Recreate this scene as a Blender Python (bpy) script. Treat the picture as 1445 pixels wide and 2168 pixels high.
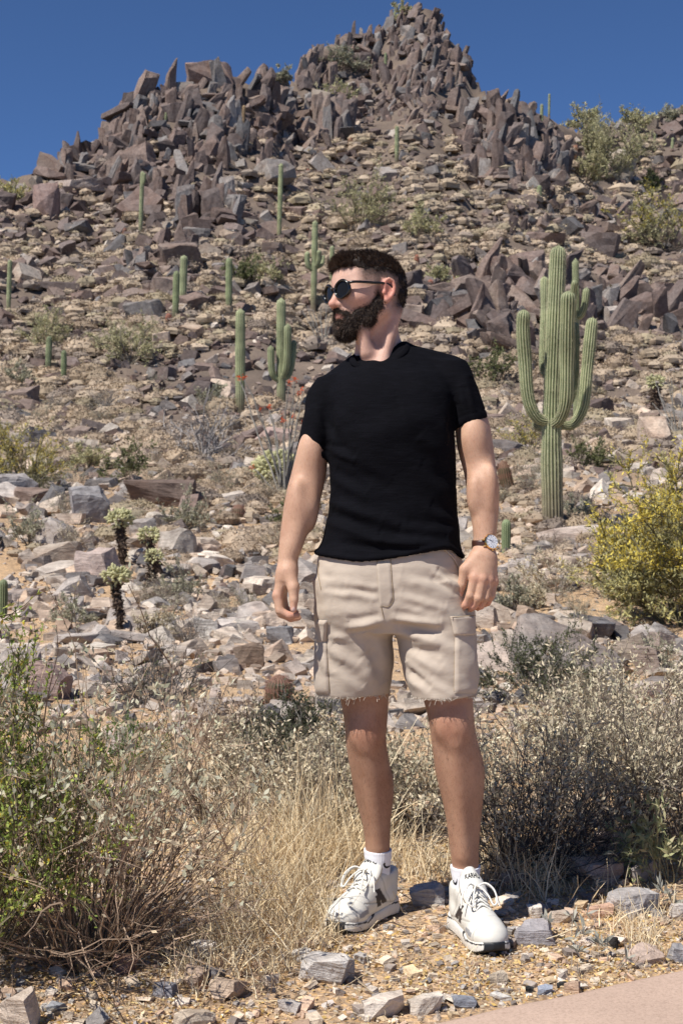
import bpy, bmesh, math, random
import numpy as np
from mathutils import Vector, Matrix, Quaternion
from mathutils.bvhtree import BVHTree

for _o in list(bpy.data.objects):
    bpy.data.objects.remove(_o, do_unlink=True)
SC = bpy.context.scene
COL = SC.collection

# ------------------------------------------------------------------ camera
CAM_H = 1.08            # metres above the gravel the man stands on
F_PX = 3011.0           # focal length in photograph pixels (50 mm on a 36 mm tall frame)
CX, CY = 722.5, 1084.0
cam_d = bpy.data.cameras.new('camera')
cam = bpy.data.objects.new('camera', cam_d)
COL.objects.link(cam)
cam.location = (0, 0, CAM_H)
cam.rotation_euler = (math.radians(90), 0, 0)
cam_d.sensor_fit = 'VERTICAL'
cam_d.sensor_height = 36.0
cam_d.lens = 50.0
cam_d.clip_start = 0.05
cam_d.clip_end = 3000
cam_d.dof.use_dof = True
cam_d.dof.focus_distance = 3.66
cam_d.dof.aperture_fstop = 13.0
SC.camera = cam

# ------------------------------------------------------------------ world and sun
SUN_EL = math.radians(55)
_az = Vector((-0.745, -0.667, 0)).normalized()
SUN_DIR = Vector((_az.x * math.cos(SUN_EL), _az.y * math.cos(SUN_EL), math.sin(SUN_EL)))
world = bpy.data.worlds.new('World')
SC.world = world
world.use_nodes = True
_wn = world.node_tree.nodes
_wl = world.node_tree.links
_wn.clear()
_sky = _wn.new('ShaderNodeTexSky')
_sky.sky_type = 'NISHITA'
_sky.sun_disc = False
_sky.sun_elevation = SUN_EL
_sky.sun_rotation = math.atan2(SUN_DIR.x, SUN_DIR.y)
_sky.altitude = 5000
_sky.air_density = 1.0
_sky.dust_density = 0.0
_sky.ozone_density = 10.0
_bg = _wn.new('ShaderNodeBackground')
_bg.inputs['Strength'].default_value = 0.09
_out = _wn.new('ShaderNodeOutputWorld')
_wl.new(_sky.outputs[0], _bg.inputs['Color'])
_wl.new(_bg.outputs[0], _out.inputs['Surface'])

sun_d = bpy.data.lights.new('sun', 'SUN')
sun_d.energy = 5.0
sun_d.angle = math.radians(0.53)
sun_d.color = (1.0, 0.955, 0.89)
sun = bpy.data.objects.new('sun', sun_d)
COL.objects.link(sun)
sun.rotation_euler = SUN_DIR.to_track_quat('Z', 'Y').to_euler()
sun.location = (-20, -40, 60)

SC.view_settings.view_transform = 'Standard'
SC.view_settings.look = 'None'
SC.view_settings.gamma = 1.0
SC.view_settings.use_curve_mapping = False
SC.view_settings.exposure = 0.32
SC.render.engine = 'CYCLES'
SC.cycles.max_bounces = 6
SC.cycles.diffuse_bounces = 3
SC.cycles.transparent_max_bounces = 8
SC.cycles.use_denoising = True
SC.cycles.use_adaptive_sampling = True
SC.cycles.adaptive_threshold = 0.02

RNG = np.random.default_rng(20240607)

# ------------------------------------------------------------------ helpers
def PX(x, y, d):
    """photograph pixel at depth d -> world point"""
    return Vector(((x - CX) * d / F_PX, d, CAM_H - (y - CY) * d / F_PX))

def link(o, parent=None):
    COL.objects.link(o)
    if parent is not None:
        o.parent = parent
    return o

def tag(o, label=None, category=None, group=None, kind=None):
    if label: o['label'] = label
    if category: o['category'] = category
    if group: o['group'] = group
    if kind: o['kind'] = kind
    return o

def empty(name, loc=(0, 0, 0), rz=0.0):
    o = bpy.data.objects.new(name, None)
    o.location = loc
    o.rotation_euler = (0, 0, rz)
    o.empty_display_size = 0.1
    return link(o)

def new_mesh(name, V, F, smooth=True):
    """V (n,3) array; F (m,k) int array or list of arrays of faces (mixed tri / quad)"""
    me = bpy.data.meshes.new(name)
    V = np.ascontiguousarray(V, dtype=np.float32)
    if not isinstance(F, list):
        F = [F]
    F = [np.asarray(f, dtype=np.int32) for f in F if len(f)]
    nl = sum(f.size for f in F)
    nf = sum(f.shape[0] for f in F)
    me.vertices.add(len(V))
    me.vertices.foreach_set('co', V.ravel())
    me.loops.add(nl)
    me.loops.foreach_set('vertex_index', np.concatenate([f.ravel() for f in F]))
    me.polygons.add(nf)
    tot = np.concatenate([np.full(f.shape[0], f.shape[1], dtype=np.int32) for f in F])
    st = np.concatenate([[0], np.cumsum(tot)[:-1]]).astype(np.int32)
    me.polygons.foreach_set('loop_start', st)
    try:
        me.polygons.foreach_set('loop_total', tot)
    except Exception:
        pass
    me.update(calc_edges=True)
    me.validate()
    me.polygons.foreach_set('use_smooth', np.full(len(me.polygons), bool(smooth)))
    return me

def set_col(me, C, name='tone'):
    C = np.asarray(C, dtype=np.float32)
    if C.ndim == 1:
        C = np.tile(C, (len(me.vertices), 1))
    if C.shape[1] == 3:
        C = np.concatenate([C, np.ones((len(C), 1), np.float32)], 1)
    a = me.attributes.get(name) or me.attributes.new(name, 'FLOAT_COLOR', 'POINT')
    a.data.foreach_set('color', C.astype(np.float32).ravel())

def mesh_obj(name, me, mat=None, parent=None, color=None):
    o = bpy.data.objects.new(name, me)
    if mat is not None and len(me.materials) == 0:
        me.materials.append(mat)
    if color is not None:
        o.color = (color[0], color[1], color[2], 1)
    return link(o, parent)

def mverts(me):
    a = np.empty(len(me.vertices) * 3, np.float32)
    me.vertices.foreach_get('co', a)
    return a.reshape(-1, 3).astype(np.float64)

def mnormals(me):
    a = np.empty(len(me.vertices) * 3, np.float32)
    me.vertices.foreach_get('normal', a)
    return a.reshape(-1, 3).astype(np.float64)

def mtris(me):
    me.calc_loop_triangles()
    a = np.empty(len(me.loop_triangles) * 3, np.int32)
    me.loop_triangles.foreach_get('vertices', a)
    return a.reshape(-1, 3)

class Soup:
    """collects vertices / faces / colours and builds one mesh"""
    def __init__(self):
        self.V = []; self.T = []; self.Q = []; self.C = []; self.n = 0
    def add(self, V, F, C=(1, 1, 1)):
        V = np.asarray(V, float); F = np.asarray(F, np.int64)
        if len(V) == 0: return
        self.V.append(V)
        (self.T if F.shape[1] == 3 else self.Q).append(F + self.n)
        C = np.asarray(C, float)
        if C.ndim == 1: C = np.tile(C[:3], (len(V), 1))
        self.C.append(C)
        self.n += len(V)
    def mesh(self, name, smooth=True):
        V = np.concatenate(self.V)
        F = []
        if self.T: F.append(np.concatenate(self.T))
        if self.Q: F.append(np.concatenate(self.Q))
        me = new_mesh(name, V, F, smooth)
        set_col(me, np.concatenate(self.C))
        return me

def _hash(ix, iy, iz, seed):
    h = (ix.astype(np.uint32) * np.uint32(374761393) + iy.astype(np.uint32) * np.uint32(668265263)
         + iz.astype(np.uint32) * np.uint32(2147483647) + np.uint32((seed * 2654435761) & 0xffffffff))
    h = (h ^ (h >> np.uint32(13))) * np.uint32(1274126177)
    h = h ^ (h >> np.uint32(16))
    h = h * np.uint32(2246822519)
    h = h ^ (h >> np.uint32(15))
    return h.astype(np.float64) / 4294967295.0

def vnoise(P, seed=0):
    P = np.asarray(P, float)
    i = np.floor(P).astype(np.int64)
    f = P - i
    f = f * f * (3 - 2 * f)
    r = 0
    for a in (0, 1):
        wx = f[:, 0] if a else 1 - f[:, 0]
        for b in (0, 1):
            wy = f[:, 1] if b else 1 - f[:, 1]
            for c in (0, 1):
                wz = f[:, 2] if c else 1 - f[:, 2]
                r = r + wx * wy * wz * _hash(i[:, 0] + a, i[:, 1] + b, i[:, 2] + c, seed)
    return r * 2 - 1

def fbm(P, seed=0, octv=4, gain=0.5):
    P = np.asarray(P, float)
    s = 0; a = 1.0
    for k in range(octv):
        s = s + a * vnoise(P * (2.03 ** k) + 17.3 * k, seed + k)
        a *= gain
    return s

def pchip(xs, ys):
    xs = np.asarray(xs, float); ys = np.asarray(ys, float)
    h = np.diff(xs); d = np.diff(ys) / h
    m = np.zeros_like(ys)
    for k in range(1, len(xs) - 1):
        if d[k - 1] * d[k] > 0:
            w1 = 2 * h[k] + h[k - 1]; w2 = h[k] + 2 * h[k - 1]
            m[k] = (w1 + w2) / (w1 / d[k - 1] + w2 / d[k])
    m[0] = d[0]; m[-1] = d[-1]
    def f(x):
        x = np.clip(np.asarray(x, float), xs[0], xs[-1])
        k = np.clip(np.searchsorted(xs, x, side='right') - 1, 0, len(h) - 1)
        t = (x - xs[k]) / h[k]
        return ((2*t**3 - 3*t**2 + 1) * ys[k] + (t**3 - 2*t**2 + t) * h[k] * m[k]
                + (-2*t**3 + 3*t**2) * ys[k+1] + (t**3 - t**2) * h[k] * m[k+1])
    return f

def smooth_curve(pts, n):
    """Catmull-Rom through points (k,d)"""
    P = np.asarray(pts, float)
    if len(P) == 2:
        t = np.linspace(0, 1, n)[:, None]
        return P[0] * (1 - t) + P[1] * t
    Q = np.vstack([2 * P[0] - P[1], P, 2 * P[-1] - P[-2]])
    s = np.linspace(0, len(P) - 1 - 1e-9, n)
    k = s.astype(int); t = (s - k)[:, None]
    a, b, c, d = Q[k], Q[k + 1], Q[k + 2], Q[k + 3]
    return 0.5 * (2*b + (c - a)*t + (2*a - 5*b + 4*c - d)*t*t + (3*b - a - 3*c + d)*t**3)

def frames(path):
    """parallel transport frames along a path"""
    P = np.asarray(path, float)
    T = np.gradient(P, axis=0)
    T /= np.linalg.norm(T, axis=1)[:, None] + 1e-12
    ref = np.array([1.0, 0, 0]) if abs(T[0][0]) < 0.8 else np.array([0, 1.0, 0])
    N = np.zeros_like(P); B = np.zeros_like(P)
    n = ref - T[0] * ref.dot(T[0]); n /= np.linalg.norm(n)
    for k in range(len(P)):
        n = n - T[k] * n.dot(T[k]); n /= np.linalg.norm(n) + 1e-12
        N[k] = n; B[k] = np.cross(T[k], n)
    return T, N, B

def tube(path, radii, sides=6, cap=True):
    P = np.asarray(path, float); k = len(P)
    R = np.broadcast_to(np.asarray(radii, float), (k,))
    T, N, B = frames(P)
    a = np.linspace(0, 2 * np.pi, sides, endpoint=False)
    V = (P[:, None, :] + R[:, None, None] * (np.cos(a)[None, :, None] * N[:, None, :]
         + np.sin(a)[None, :, None] * B[:, None, :])).reshape(-1, 3)
    i = np.arange(k - 1)[:, None] * sides; j = np.arange(sides)[None, :]; j2 = (j + 1) % sides
    F = np.stack([i + j, i + j2, i + sides + j2, i + sides + j], -1).reshape(-1, 4)
    return V, F

def rotz(a):
    c, s = math.cos(a), math.sin(a)
    return np.array([[c, -s, 0], [s, c, 0], [0, 0, 1.0]])

def rand_rot(n, rng, tilt=np.pi):
    """random rotation matrices: yaw any, tilt limited"""
    yaw = rng.uniform(0, 2 * np.pi, n); ax = rng.uniform(0, 2 * np.pi, n); t = rng.normal(0, 1, n) * tilt
    c, s = np.cos(yaw), np.sin(yaw); z = np.zeros(n); o = np.ones(n)
    Rz = np.stack([np.stack([c, -s, z], -1), np.stack([s, c, z], -1), np.stack([z, z, o], -1)], 1)
    ux, uy = np.cos(ax), np.sin(ax); c, s = np.cos(t), np.sin(t); C = 1 - c
    Rt = np.stack([np.stack([c + ux*ux*C, ux*uy*C, uy*s], -1), np.stack([ux*uy*C, c + uy*uy*C, -ux*s], -1),
                   np.stack([-uy*s, ux*s, c], -1)], 1)
    return Rt @ Rz

# ------------------------------------------------------------------ material helpers
class NT:
    def __init__(self, name):
        self.m = bpy.data.materials.new(name)
        self.m.use_nodes = True
        self.t = self.m.node_tree
        self.t.nodes.clear()
        self.out = self.n('ShaderNodeOutputMaterial')
        self.b = self.n('ShaderNodeBsdfPrincipled')
        self.l(self.b.outputs[0], self.out.inputs['Surface'])
    def n(self, t): return self.t.nodes.new(t)
    def l(self, a, b): self.t.links.new(a, b)
    def val(self, sock, v):
        if hasattr(v, 'is_linked') or hasattr(v, 'links'): self.l(v, sock)
        else: sock.default_value = v
    def attr(self, name='tone'):
        a = self.n('ShaderNodeAttribute'); a.attribute_name = name; return a.outputs['Color']
    def objcol(self):
        return self.n('ShaderNodeObjectInfo').outputs['Color']
    def pos(self):
        return self.n('ShaderNodeNewGeometry').outputs['Position']
    def obj(self):
        return self.n('ShaderNodeTexCoord').outputs['Object']
    def scale(self, v, s):
        m = self.n('ShaderNodeVectorMath'); m.operation = 'MULTIPLY'; self.l(v, m.inputs[0]); m.inputs[1].default_value = s
        return m.outputs[0]
    def noise(self, vec, scale, detail=6, rough=0.6, color=False, dist=0.0):
        n = self.n('ShaderNodeTexNoise'); self.l(vec, n.inputs['Vector'])
        n.inputs['Scale'].default_value = scale; n.inputs['Detail'].default_value = detail
        n.inputs['Roughness'].default_value = rough; n.inputs['Distortion'].default_value = dist
        return n.outputs['Color' if color else 'Fac']
    def vor(self, vec, scale, feature='F1', out='Distance'):
        n = self.n('ShaderNodeTexVoronoi'); n.feature = feature; self.l(vec, n.inputs['Vector'])
        n.inputs['Scale'].default_value = scale
        return n.outputs[out]
    def ramp(self, fac, stops):
        r = self.n('ShaderNodeValToRGB'); self.l(fac, r.inputs[0])
        e = r.color_ramp.elements
        while len(e) < len(stops): e.new(0.5)
        for k, (p, c) in enumerate(stops):
            e[k].position = p
            e[k].color = (c, c, c, 1) if not hasattr(c, '__len__') else (c[0], c[1], c[2], 1)
        return r.outputs[0]
    def mix(self, a, b, fac, mode='MIX'):
        m = self.n('ShaderNodeMix'); m.data_type = 'RGBA'; m.blend_type = mode
        def put(s, v):
            if hasattr(v, 'links'): self.l(v, s)
            elif hasattr(v, '__len__'): s.default_value = (v[0], v[1], v[2], 1)
            else: s.default_value = v
        put(m.inputs[0], fac); put(m.inputs[6], a); put(m.inputs[7], b)
        return m.outputs[2]
    def math(self, op, a, b=0.0):
        m = self.n('ShaderNodeMath'); m.operation = op
        self.val(m.inputs[0], a); self.val(m.inputs[1], b)
        return m.outputs[0]
    def bump(self, h, strength=0.4, dist=0.01):
        b = self.n('ShaderNodeBump'); b.inputs['Strength'].default_value = strength
        b.inputs['Distance'].default_value = dist; self.l(h, b.inputs['Height'])
        self.l(b.outputs[0], self.b.inputs['Normal'])
    def color(self, c): self.val(self.b.inputs['Base Color'], c if hasattr(c, 'links') else (c[0], c[1], c[2], 1))
    def rough(self, r): self.val(self.b.inputs['Roughness'], r)
    def spec(self, s): self.b.inputs['Specular IOR Level'].default_value = s
    def translucent(self, col, fac):
        t = self.n('ShaderNodeBsdfTranslucent'); self.val(t.inputs['Color'], col)
        x = self.n('ShaderNodeMixShader'); x.inputs[0].default_value = fac
        self.l(self.b.outputs[0], x.inputs[1]); self.l(t.outputs[0], x.inputs[2])
        self.l(x.outputs[0], self.out.inputs['Surface'])

def srgb(r, g, b):
    f = lambda c: (c / 255 / 12.92) if c / 255 <= 0.04045 else ((c / 255 + 0.055) / 1.055) ** 2.4
    return (f(r), f(g), f(b))
# ================================================================== TERRAIN
_zb = pchip([-30, -8, 0, 3.0, 4.0, 5, 6.5, 8, 11, 14, 17, 22, 27, 34, 42, 50, 60, 61],
            [0, 0, 0, 0.0, 0.0, .02, -.03, -.10, -.20, -.17, 0.0, .47, .86, 1.55, 2.55, 3.75, 5.55, 5.75])
_sil = pchip([-1200, -400, 0, 90, 150, 200, 240, 262, 300, 360, 410, 480, 510, 580, 622, 645, 720, 800, 850, 880, 905, 945, 985, 1003, 1030, 1090, 1150, 1200, 1260, 1310, 1370, 1445, 1700, 2600],
             [520, 430, 352, 338, 315, 300, 262, 232, 205, 195, 180, 178, 186, 178, 152, 112, 98, 72, 40, 12, 14, 60, 98, 150, 178, 200, 228, 262, 276, 252, 242, 222, 200, 300])
_dsil = pchip([-1200, 0, 250, 560, 640, 880, 1000, 1060, 1200, 1300, 1445, 2600],
              [95, 118, 132, 145, 172, 188, 182, 165, 180, 215, 235, 240])
_g = pchip([0, .115, .19, .34, .64, .85, 1.0], [0, .145, .26, .437, .65, .83, 1.0])
Y0 = 60.0
R0 = CY - (5.55 - CAM_H) / Y0 * F_PX

def ground_raw(X, Y):
    X = np.asarray(X, float); Y = np.asarray(Y, float)
    col = CX + F_PX * X / np.maximum(Y, 6.0)
    S = _sil(col); D = _dsil(col)
    s = np.clip((Y - Y0) / (D - Y0), 0, 1)
    row = R0 + (S - R0) * _g(s)
    Yc = np.clip(Y, Y0, D)
    zfar = CAM_H + (CY - row) / F_PX * Yc
    zfar = zfar - np.maximum(Y - D, 0) * 0.42
    zfar = np.maximum(zfar, 2.0)
    z = np.where(Y > Y0, zfar, _zb(np.minimum(Y, Y0)))
    return z

def ground_z(X, Y):
    X = np.atleast_1d(np.asarray(X, float)); Y = np.atleast_1d(np.asarray(Y, float))
    z = ground_raw(X, Y)
    P = np.stack([X, Y, np.zeros_like(X)], -1)
    w1 = np.clip((Y - 7) / 25, 0, 1)
    z = z + w1 * (0.35 * fbm(P / 6.0, 11, 3) + np.clip((Y - 60) / 60, 0, 1) * 0.9 * fbm(P / 14.0, 21, 3))
    w2 = np.clip((Y - 55) / 40, 0, 1)
    rg = 1 - np.abs(fbm(P / np.array([2.6, 4.2, 1.0]), 51, 3))
    z = z + w2 * 0.75 * (rg - 0.6)
    z = z + (0.25 + 0.75 * np.clip((Y - 4.4) / 2, 0, 1)) * (0.028 * fbm(P / 0.5, 31, 3))
    return z

def gz(x, y): return float(ground_z([x], [y])[0])

_YS = np.concatenate([np.linspace(2.2, 12, 120), np.geomspace(12.05, 245, 420)])
def pick(cols, rows):
    """photograph pixels -> points on the terrain surface (first hit)"""
    cols = np.atleast_1d(np.asarray(cols, float)); rows = np.atleast_1d(np.asarray(rows, float))
    out = np.zeros((len(cols), 3))
    for a in range(0, len(cols), 400):
        c = cols[a:a + 400]; r = rows[a:a + 400]
        X = (c[:, None] - CX) / F_PX * _YS[None, :]
        Y = np.broadcast_to(_YS[None, :], X.shape)
        Z = ground_raw(X.ravel(), Y.ravel()).reshape(X.shape)
        R = CY - (Z - CAM_H) / Y * F_PX
        ok = R <= r[:, None]
        k = np.where(ok.any(1), ok.argmax(1), len(_YS) - 1)
        k = np.clip(k, 1, len(_YS) - 1)
        ii = np.arange(len(c))
        r0, r1 = R[ii, k - 1], R[ii, k]
        t = np.clip((r0 - r) / np.where(np.abs(r0 - r1) < 1e-6, 1, r0 - r1), 0, 1)
        y = _YS[k - 1] * (1 - t) + _YS[k] * t
        x = (c - CX) / F_PX * y
        out[a:a + 400, 0] = x; out[a:a + 400, 1] = y; out[a:a + 400, 2] = ground_z(x, y)
    return out

def gp(x, y): return pick([x], [y])[0]

def gnormal(X, Y, e=None):
    X = np.atleast_1d(np.asarray(X, float)); Y = np.atleast_1d(np.asarray(Y, float))
    e = np.maximum(Y * 0.01, 0.1) if e is None else e
    dx = (ground_raw(X + e, Y) - ground_raw(X - e, Y)) / (2 * e)
    dy = (ground_raw(X, Y + e) - ground_raw(X, Y - e)) / (2 * e)
    n = np.stack([-dx, -dy, np.ones_like(dx)], -1)
    return n / np.linalg.norm(n, axis=1)[:, None]

# ---- ground sheet
def build_ground():
    ys = np.concatenate([np.linspace(-12, 1.5, 14), np.linspace(1.6, 9, 190), np.geomspace(9.06, 300, 290), [340, 420, 600, 900, 1400]])
    us = np.concatenate([np.linspace(-3.0, -.45, 26), np.linspace(-.44, .44, 190), np.linspace(.45, 3.0, 26)])
    U, Yg = np.meshgrid(us, ys)
    X = U * (np.maximum(Yg, 0) + 1.5)
    Z = ground_z(X.ravel(), Yg.ravel())
    V = np.stack([X.ravel(), Yg.ravel(), Z], -1)
    nu, ny = len(us), len(ys)
    i = np.arange(ny - 1)[:, None] * nu; j = np.arange(nu - 1)[None, :]
    F = np.stack([i + j, i + j + 1, i + nu + j + 1, i + nu + j], -1).reshape(-1, 4)
    me = new_mesh('ground', V, F)
    m = NT('desert_ground')
    p = m.pos()
    n1 = m.noise(p, 0.35, 5, 0.6)
    n2 = m.noise(p, 9.0, 6, 0.7)
    n3 = m.noise(p, 60.0, 4, 0.7)
    c1 = m.ramp(n1, [(0.35, (.42, .325, .240)), (0.65, (.52, .42, .325))])
    c2 = m.ramp(n2, [(0.30, (.62, .58, .55)), (0.5, (1.0, .97, .93)), (0.72, (1.25, 1.16, 1.0))])
    c3 = m.ramp(n3, [(0.32, (.6, .55, .52)), (0.5, (1, 1, 1)), (0.68, (1.3, 1.25, 1.2))])
    sx = m.n('ShaderNodeSeparateXYZ'); m.l(p, sx.inputs[0])
    hz = m.ramp(m.math('DIVIDE', sx.outputs[2], 10.0), [(0.03, 0.0), (0.40, 1.0)])
    c1 = m.mix(c1, m.ramp(n1, [(0.35, (.135, .112, .098)), (0.65, (.20, .165, .14))]), hz)
    c = m.mix(c1, c2, 1.0, 'MULTIPLY'); c = m.mix(c, c3, 0.8, 'MULTIPLY')
    vc = m.n('ShaderNodeTexVoronoi'); m.l(p, vc.inputs['Vector']); vc.inputs['Scale'].default_value = 105.0
    sv = m.n('ShaderNodeSeparateColor'); m.l(vc.outputs['Color'], sv.inputs[0])
    chips = m.ramp(sv.outputs[0], [(0.0, (.50, .42, .36)), (0.25, (.85, .80, .74)), (0.5, (1.12, 1.02, .84)), (0.7, (1.28, 1.06, .66)), (0.86, (1.45, 1.36, 1.22)), (1.0, (.60, .56, .54))])
    chips = m.mix(chips, (.95, .93, .92), hz)
    c = m.mix(c, chips, .85, 'MULTIPLY')
    m.color(c); m.rough(0.95); m.spec(0.15)
    h = m.math('ADD', m.math('MULTIPLY', n2, 0.6), m.math('MULTIPLY', n3, 0.4))
    m.bump(h, 0.9, 0.03)
    o = mesh_obj('ground', me, m.m)
    tag(o, kind='structure')
    return o
GROUND = build_ground()

# ================================================================== ROCK PROTOTYPES
def make_rock(seed, dims=(1, .75, .55), cuts=9, sub=1, rough=0.03, taper=0.0):
    """a block with jittered corners, its edges struck off by random fracture planes"""
    rng = np.random.default_rng(seed)
    bm = bmesh.new()
    bmesh.ops.create_cube(bm, size=1.0)
    for v in bm.verts:
        v.co += Vector(rng.normal(0, .08, 3))
        if taper and v.co.z > 0:
            v.co.x *= 1 - taper; v.co.y *= 1 - taper
    for k in range(cuts):
        n = rng.normal(size=3); n = n / np.abs(n).max() + rng.normal(0, .15, 3); n /= np.linalg.norm(n)
        sup = max(v.co.dot(Vector(n)) for v in bm.verts)
        d = sup - rng.uniform(.06, .24)
        g = bm.verts[:] + bm.edges[:] + bm.faces[:]
        r = bmesh.ops.bisect_plane(bm, geom=g, plane_co=Vector(n) * d, plane_no=Vector(n), clear_outer=True)
        ed = [e for e in r['geom_cut'] if isinstance(e, bmesh.types.BMEdge)]
        if ed:
            bmesh.ops.contextual_create(bm, geom=ed)
    for v in bm.verts:
        v.co = Vector((v.co.x * dims[0], v.co.y * dims[1], v.co.z * dims[2]))
    bmesh.ops.remove_doubles(bm, verts=bm.verts[:], dist=.02)
    bmesh.ops.triangulate(bm, faces=bm.faces[:])
    for _ in range(sub):
        bmesh.ops.subdivide_edges(bm, edges=bm.edges[:], cuts=1, use_grid_fill=True)
        bmesh.ops.triangulate(bm, faces=bm.faces[:])
    if sub:
        bmesh.ops.smooth_vert(bm, verts=bm.verts[:], factor=0.18, use_axis_x=True, use_axis_y=True, use_axis_z=True)
    bmesh.ops.recalc_face_normals(bm, faces=bm.faces[:])
    me = bpy.data.meshes.new('rock')
    bm.to_mesh(me); bm.free()
    V = mverts(me)
    if rough > 0:
        N = mnormals(me)
        V = V + N * (rough * fbm(V * 3.6 + seed, seed, 3))[:, None]
        me.vertices.foreach_set('co', V.astype(np.float32).ravel())
    me.update()
    set_col(me, np.ones((len(V), 3)))
    return me

def rock_material(name='rock_stone'):
    m = NT(name)
    base = m.mix(m.attr('tone'), m.objcol(), 1.0, 'MULTIPLY')
    p = m.pos()
    n0 = m.noise(p, 0.9, 4, 0.6)
    n1 = m.noise(p, 5.0, 8, 0.68, dist=0.4)
    n2 = m.noise(m.scale(p, (3, 3, 26)), 1.0, 6, 0.62, dist=1.2)
    n3 = m.noise(p, 75.0, 3, 0.7)
    c = m.mix(base, m.ramp(n1, [(0.28, (.50, .45, .44)), (0.5, (1.0, .98, .97)), (0.74, (1.45, 1.40, 1.36))]), 0.9, 'MULTIPLY')
    c = m.mix(c, m.ramp(n0, [(0.36, (.82, .74, .70)), (0.52, (1, 1, 1)), (0.66, (1.05, 1.07, 1.09))]), 0.85, 'MULTIPLY')
    c = m.mix(c, m.ramp(n2, [(0.36, (.62, .58, .56)), (0.5, (1, 1, 1)), (0.66, (1.28, 1.24, 1.2))]), 0.55, 'MULTIPLY')
    c = m.mix(c, m.ramp(n3, [(0.3, (.72, .72, .72)), (0.5, (1, 1, 1)), (0.7, (1.25, 1.25, 1.25))]), 0.6, 'MULTIPLY')
    m.color(c); m.rough(0.86); m.spec(0.25)
    h = m.math('ADD', m.math('ADD', m.math('MULTIPLY', n1, 0.7), m.math('MULTIPLY', n2, 0.35)), m.math('MULTIPLY', n3, 0.06))
    m.bump(h, 0.75, 0.06)
    return m.m
M_ROCK = rock_material()

ROCKS, SLABS, SHARDS, LOWR, TINY = [], [], [], [], []
for k in range(12):
    r_ = np.random.default_rng(900 + k)
    ROCKS.append(make_rock(100 + k, (1, r_.uniform(.65, .95), r_.uniform(.5, .85)), 8, 2, 0.035))
for k in range(12):
    r_ = np.random.default_rng(950 + k)
    SLABS.append(make_rock(200 + k, (1, r_.uniform(.55, .85), r_.uniform(.2, .36)), 8, 2, 0.022))
for k in range(12):
    r_ = np.random.default_rng(980 + k)
    SHARDS.append(make_rock(300 + k, (r_.uniform(.5, .8), r_.uniform(.4, .6), 1.15), 8, 2, 0.035, r_.uniform(.1, .4)))
for k in range(16):
    r_ = np.random.default_rng(k)
    LOWR.append(make_rock(400 + k, (1, r_.uniform(.6, .95), r_.uniform(.25, .7)), 4, 0, 0.0))
for k in range(10):
    r_ = np.random.default_rng(k + 70)
    TINY.append(make_rock(500 + k, (1, r_.uniform(.6, .95), r_.uniform(.3, .7)), 2, 0, 0.0))
for me in ROCKS + SLABS + SHARDS:
    me.materials.append(M_ROCK)
    me.polygons.foreach_set('use_smooth', np.zeros(len(me.polygons), bool))

def scatter_mesh(name, protos, pos, rots, scales, cols, mat, smooth=False):
    """join many copies of a few prototype meshes into one mesh, one colour per copy"""
    Vs, Fs, Cs = [], [], []
    n0 = 0
    pid = RNG.integers(0, len(protos), len(pos))
    for k, me in enumerate(protos):
        sel = np.where(pid == k)[0]
        if not len(sel): continue
        pv = mverts(me); pf = mtris(me)
        S = scales[sel]
        if S.ndim == 1: S = np.stack([S, S, S], -1)
        V = np.einsum('nij,nvj->nvi', rots[sel], pv[None] * S[:, None, :]) + pos[sel][:, None, :]
        F = pf[None] + (np.arange(len(sel)) * len(pv))[:, None, None] + n0
        Vs.append(V.reshape(-1, 3)); Fs.append(F.reshape(-1, 3))
        Cs.append(np.repeat(cols[sel], len(pv), axis=0))
        n0 += len(sel) * len(pv)
    me = new_mesh(name, np.concatenate(Vs), np.concatenate(Fs), smooth)
    set_col(me, np.concatenate(Cs))
    me.materials.append(mat)
    return me

def mat3_to_quat(R):
    return Matrix(R.tolist()).to_quaternion()
# ================================================================== HILL DRESSING
BROWN = np.array([(.165, .124, .108), (.135, .104, .094), (.190, .145, .124), (.155, .126, .116), (.115, .092, .086), (.21, .165, .14)])
GREY = np.array([(.165, .155, .152), (.215, .20, .19), (.125, .121, .122), (.27, .248, .23)])
PALE = np.array([(.50, .435, .36), (.42, .375, .325), (.56, .505, .43), (.45, .355, .27), (.37, .335, .305), (.49, .40, .32), (.33, .28, .23)])

LANDMARKS = [(1185, 820, 'the many-armed saguaro'), (505, 760, 'the lone straight saguaro'), (595, 745, 'the four-armed saguaro'),
    (300, 430, 'the saguaro below the left crag'), (590, 420, 'the slim saguaro under the ridge'), (380, 610, 'the close pair of saguaros'),
    (485, 605, 'the saguaro beside the pair'), (20, 600, 'the saguaro at the left edge'), (840, 310, 'the saguaro below the summit'),
    (1140, 415, 'the short saguaro below the right crag'), (120, 760, 'the two small dark saguaros'), (265, 1130, 'the chollas on the left'),
    (245, 1265, 'the nearest cholla'), (60, 980, 'the yellow bush at the left'), (1400, 1120, 'the yellow palo verde'), (1390, 480, 'the palo verde high at the right'),
    (590, 1450, 'the nearest barrel cactus'), (430, 920, 'the dead grey shrub'), (1215, 1380, 'the big wedge boulder'), (1075, 1020, 'the brown barrel cactus'),
    (745, 420, 'the shrub in mid slope'), (880, 80, 'the summit'), (440, 200, 'the round boulder on the ridge'), (1300, 320, 'the green bushes on the right slope'),
    (250, 720, 'the green shrub on the left slope'), (670, 560, 'the armed saguaro behind the head'), (900, 620, "the man's head"), (575, 1010, 'the big cholla by the elbow'),
    (1385, 840, 'the cholla at the right edge'), (1050, 700, "the man's left shoulder"), (1100, 1280, "the man's watch hand"), (560, 1290, "the man's open hand")]
_LM = np.array([(a, b) for a, b, c in LANDMARKS], float)
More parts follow.
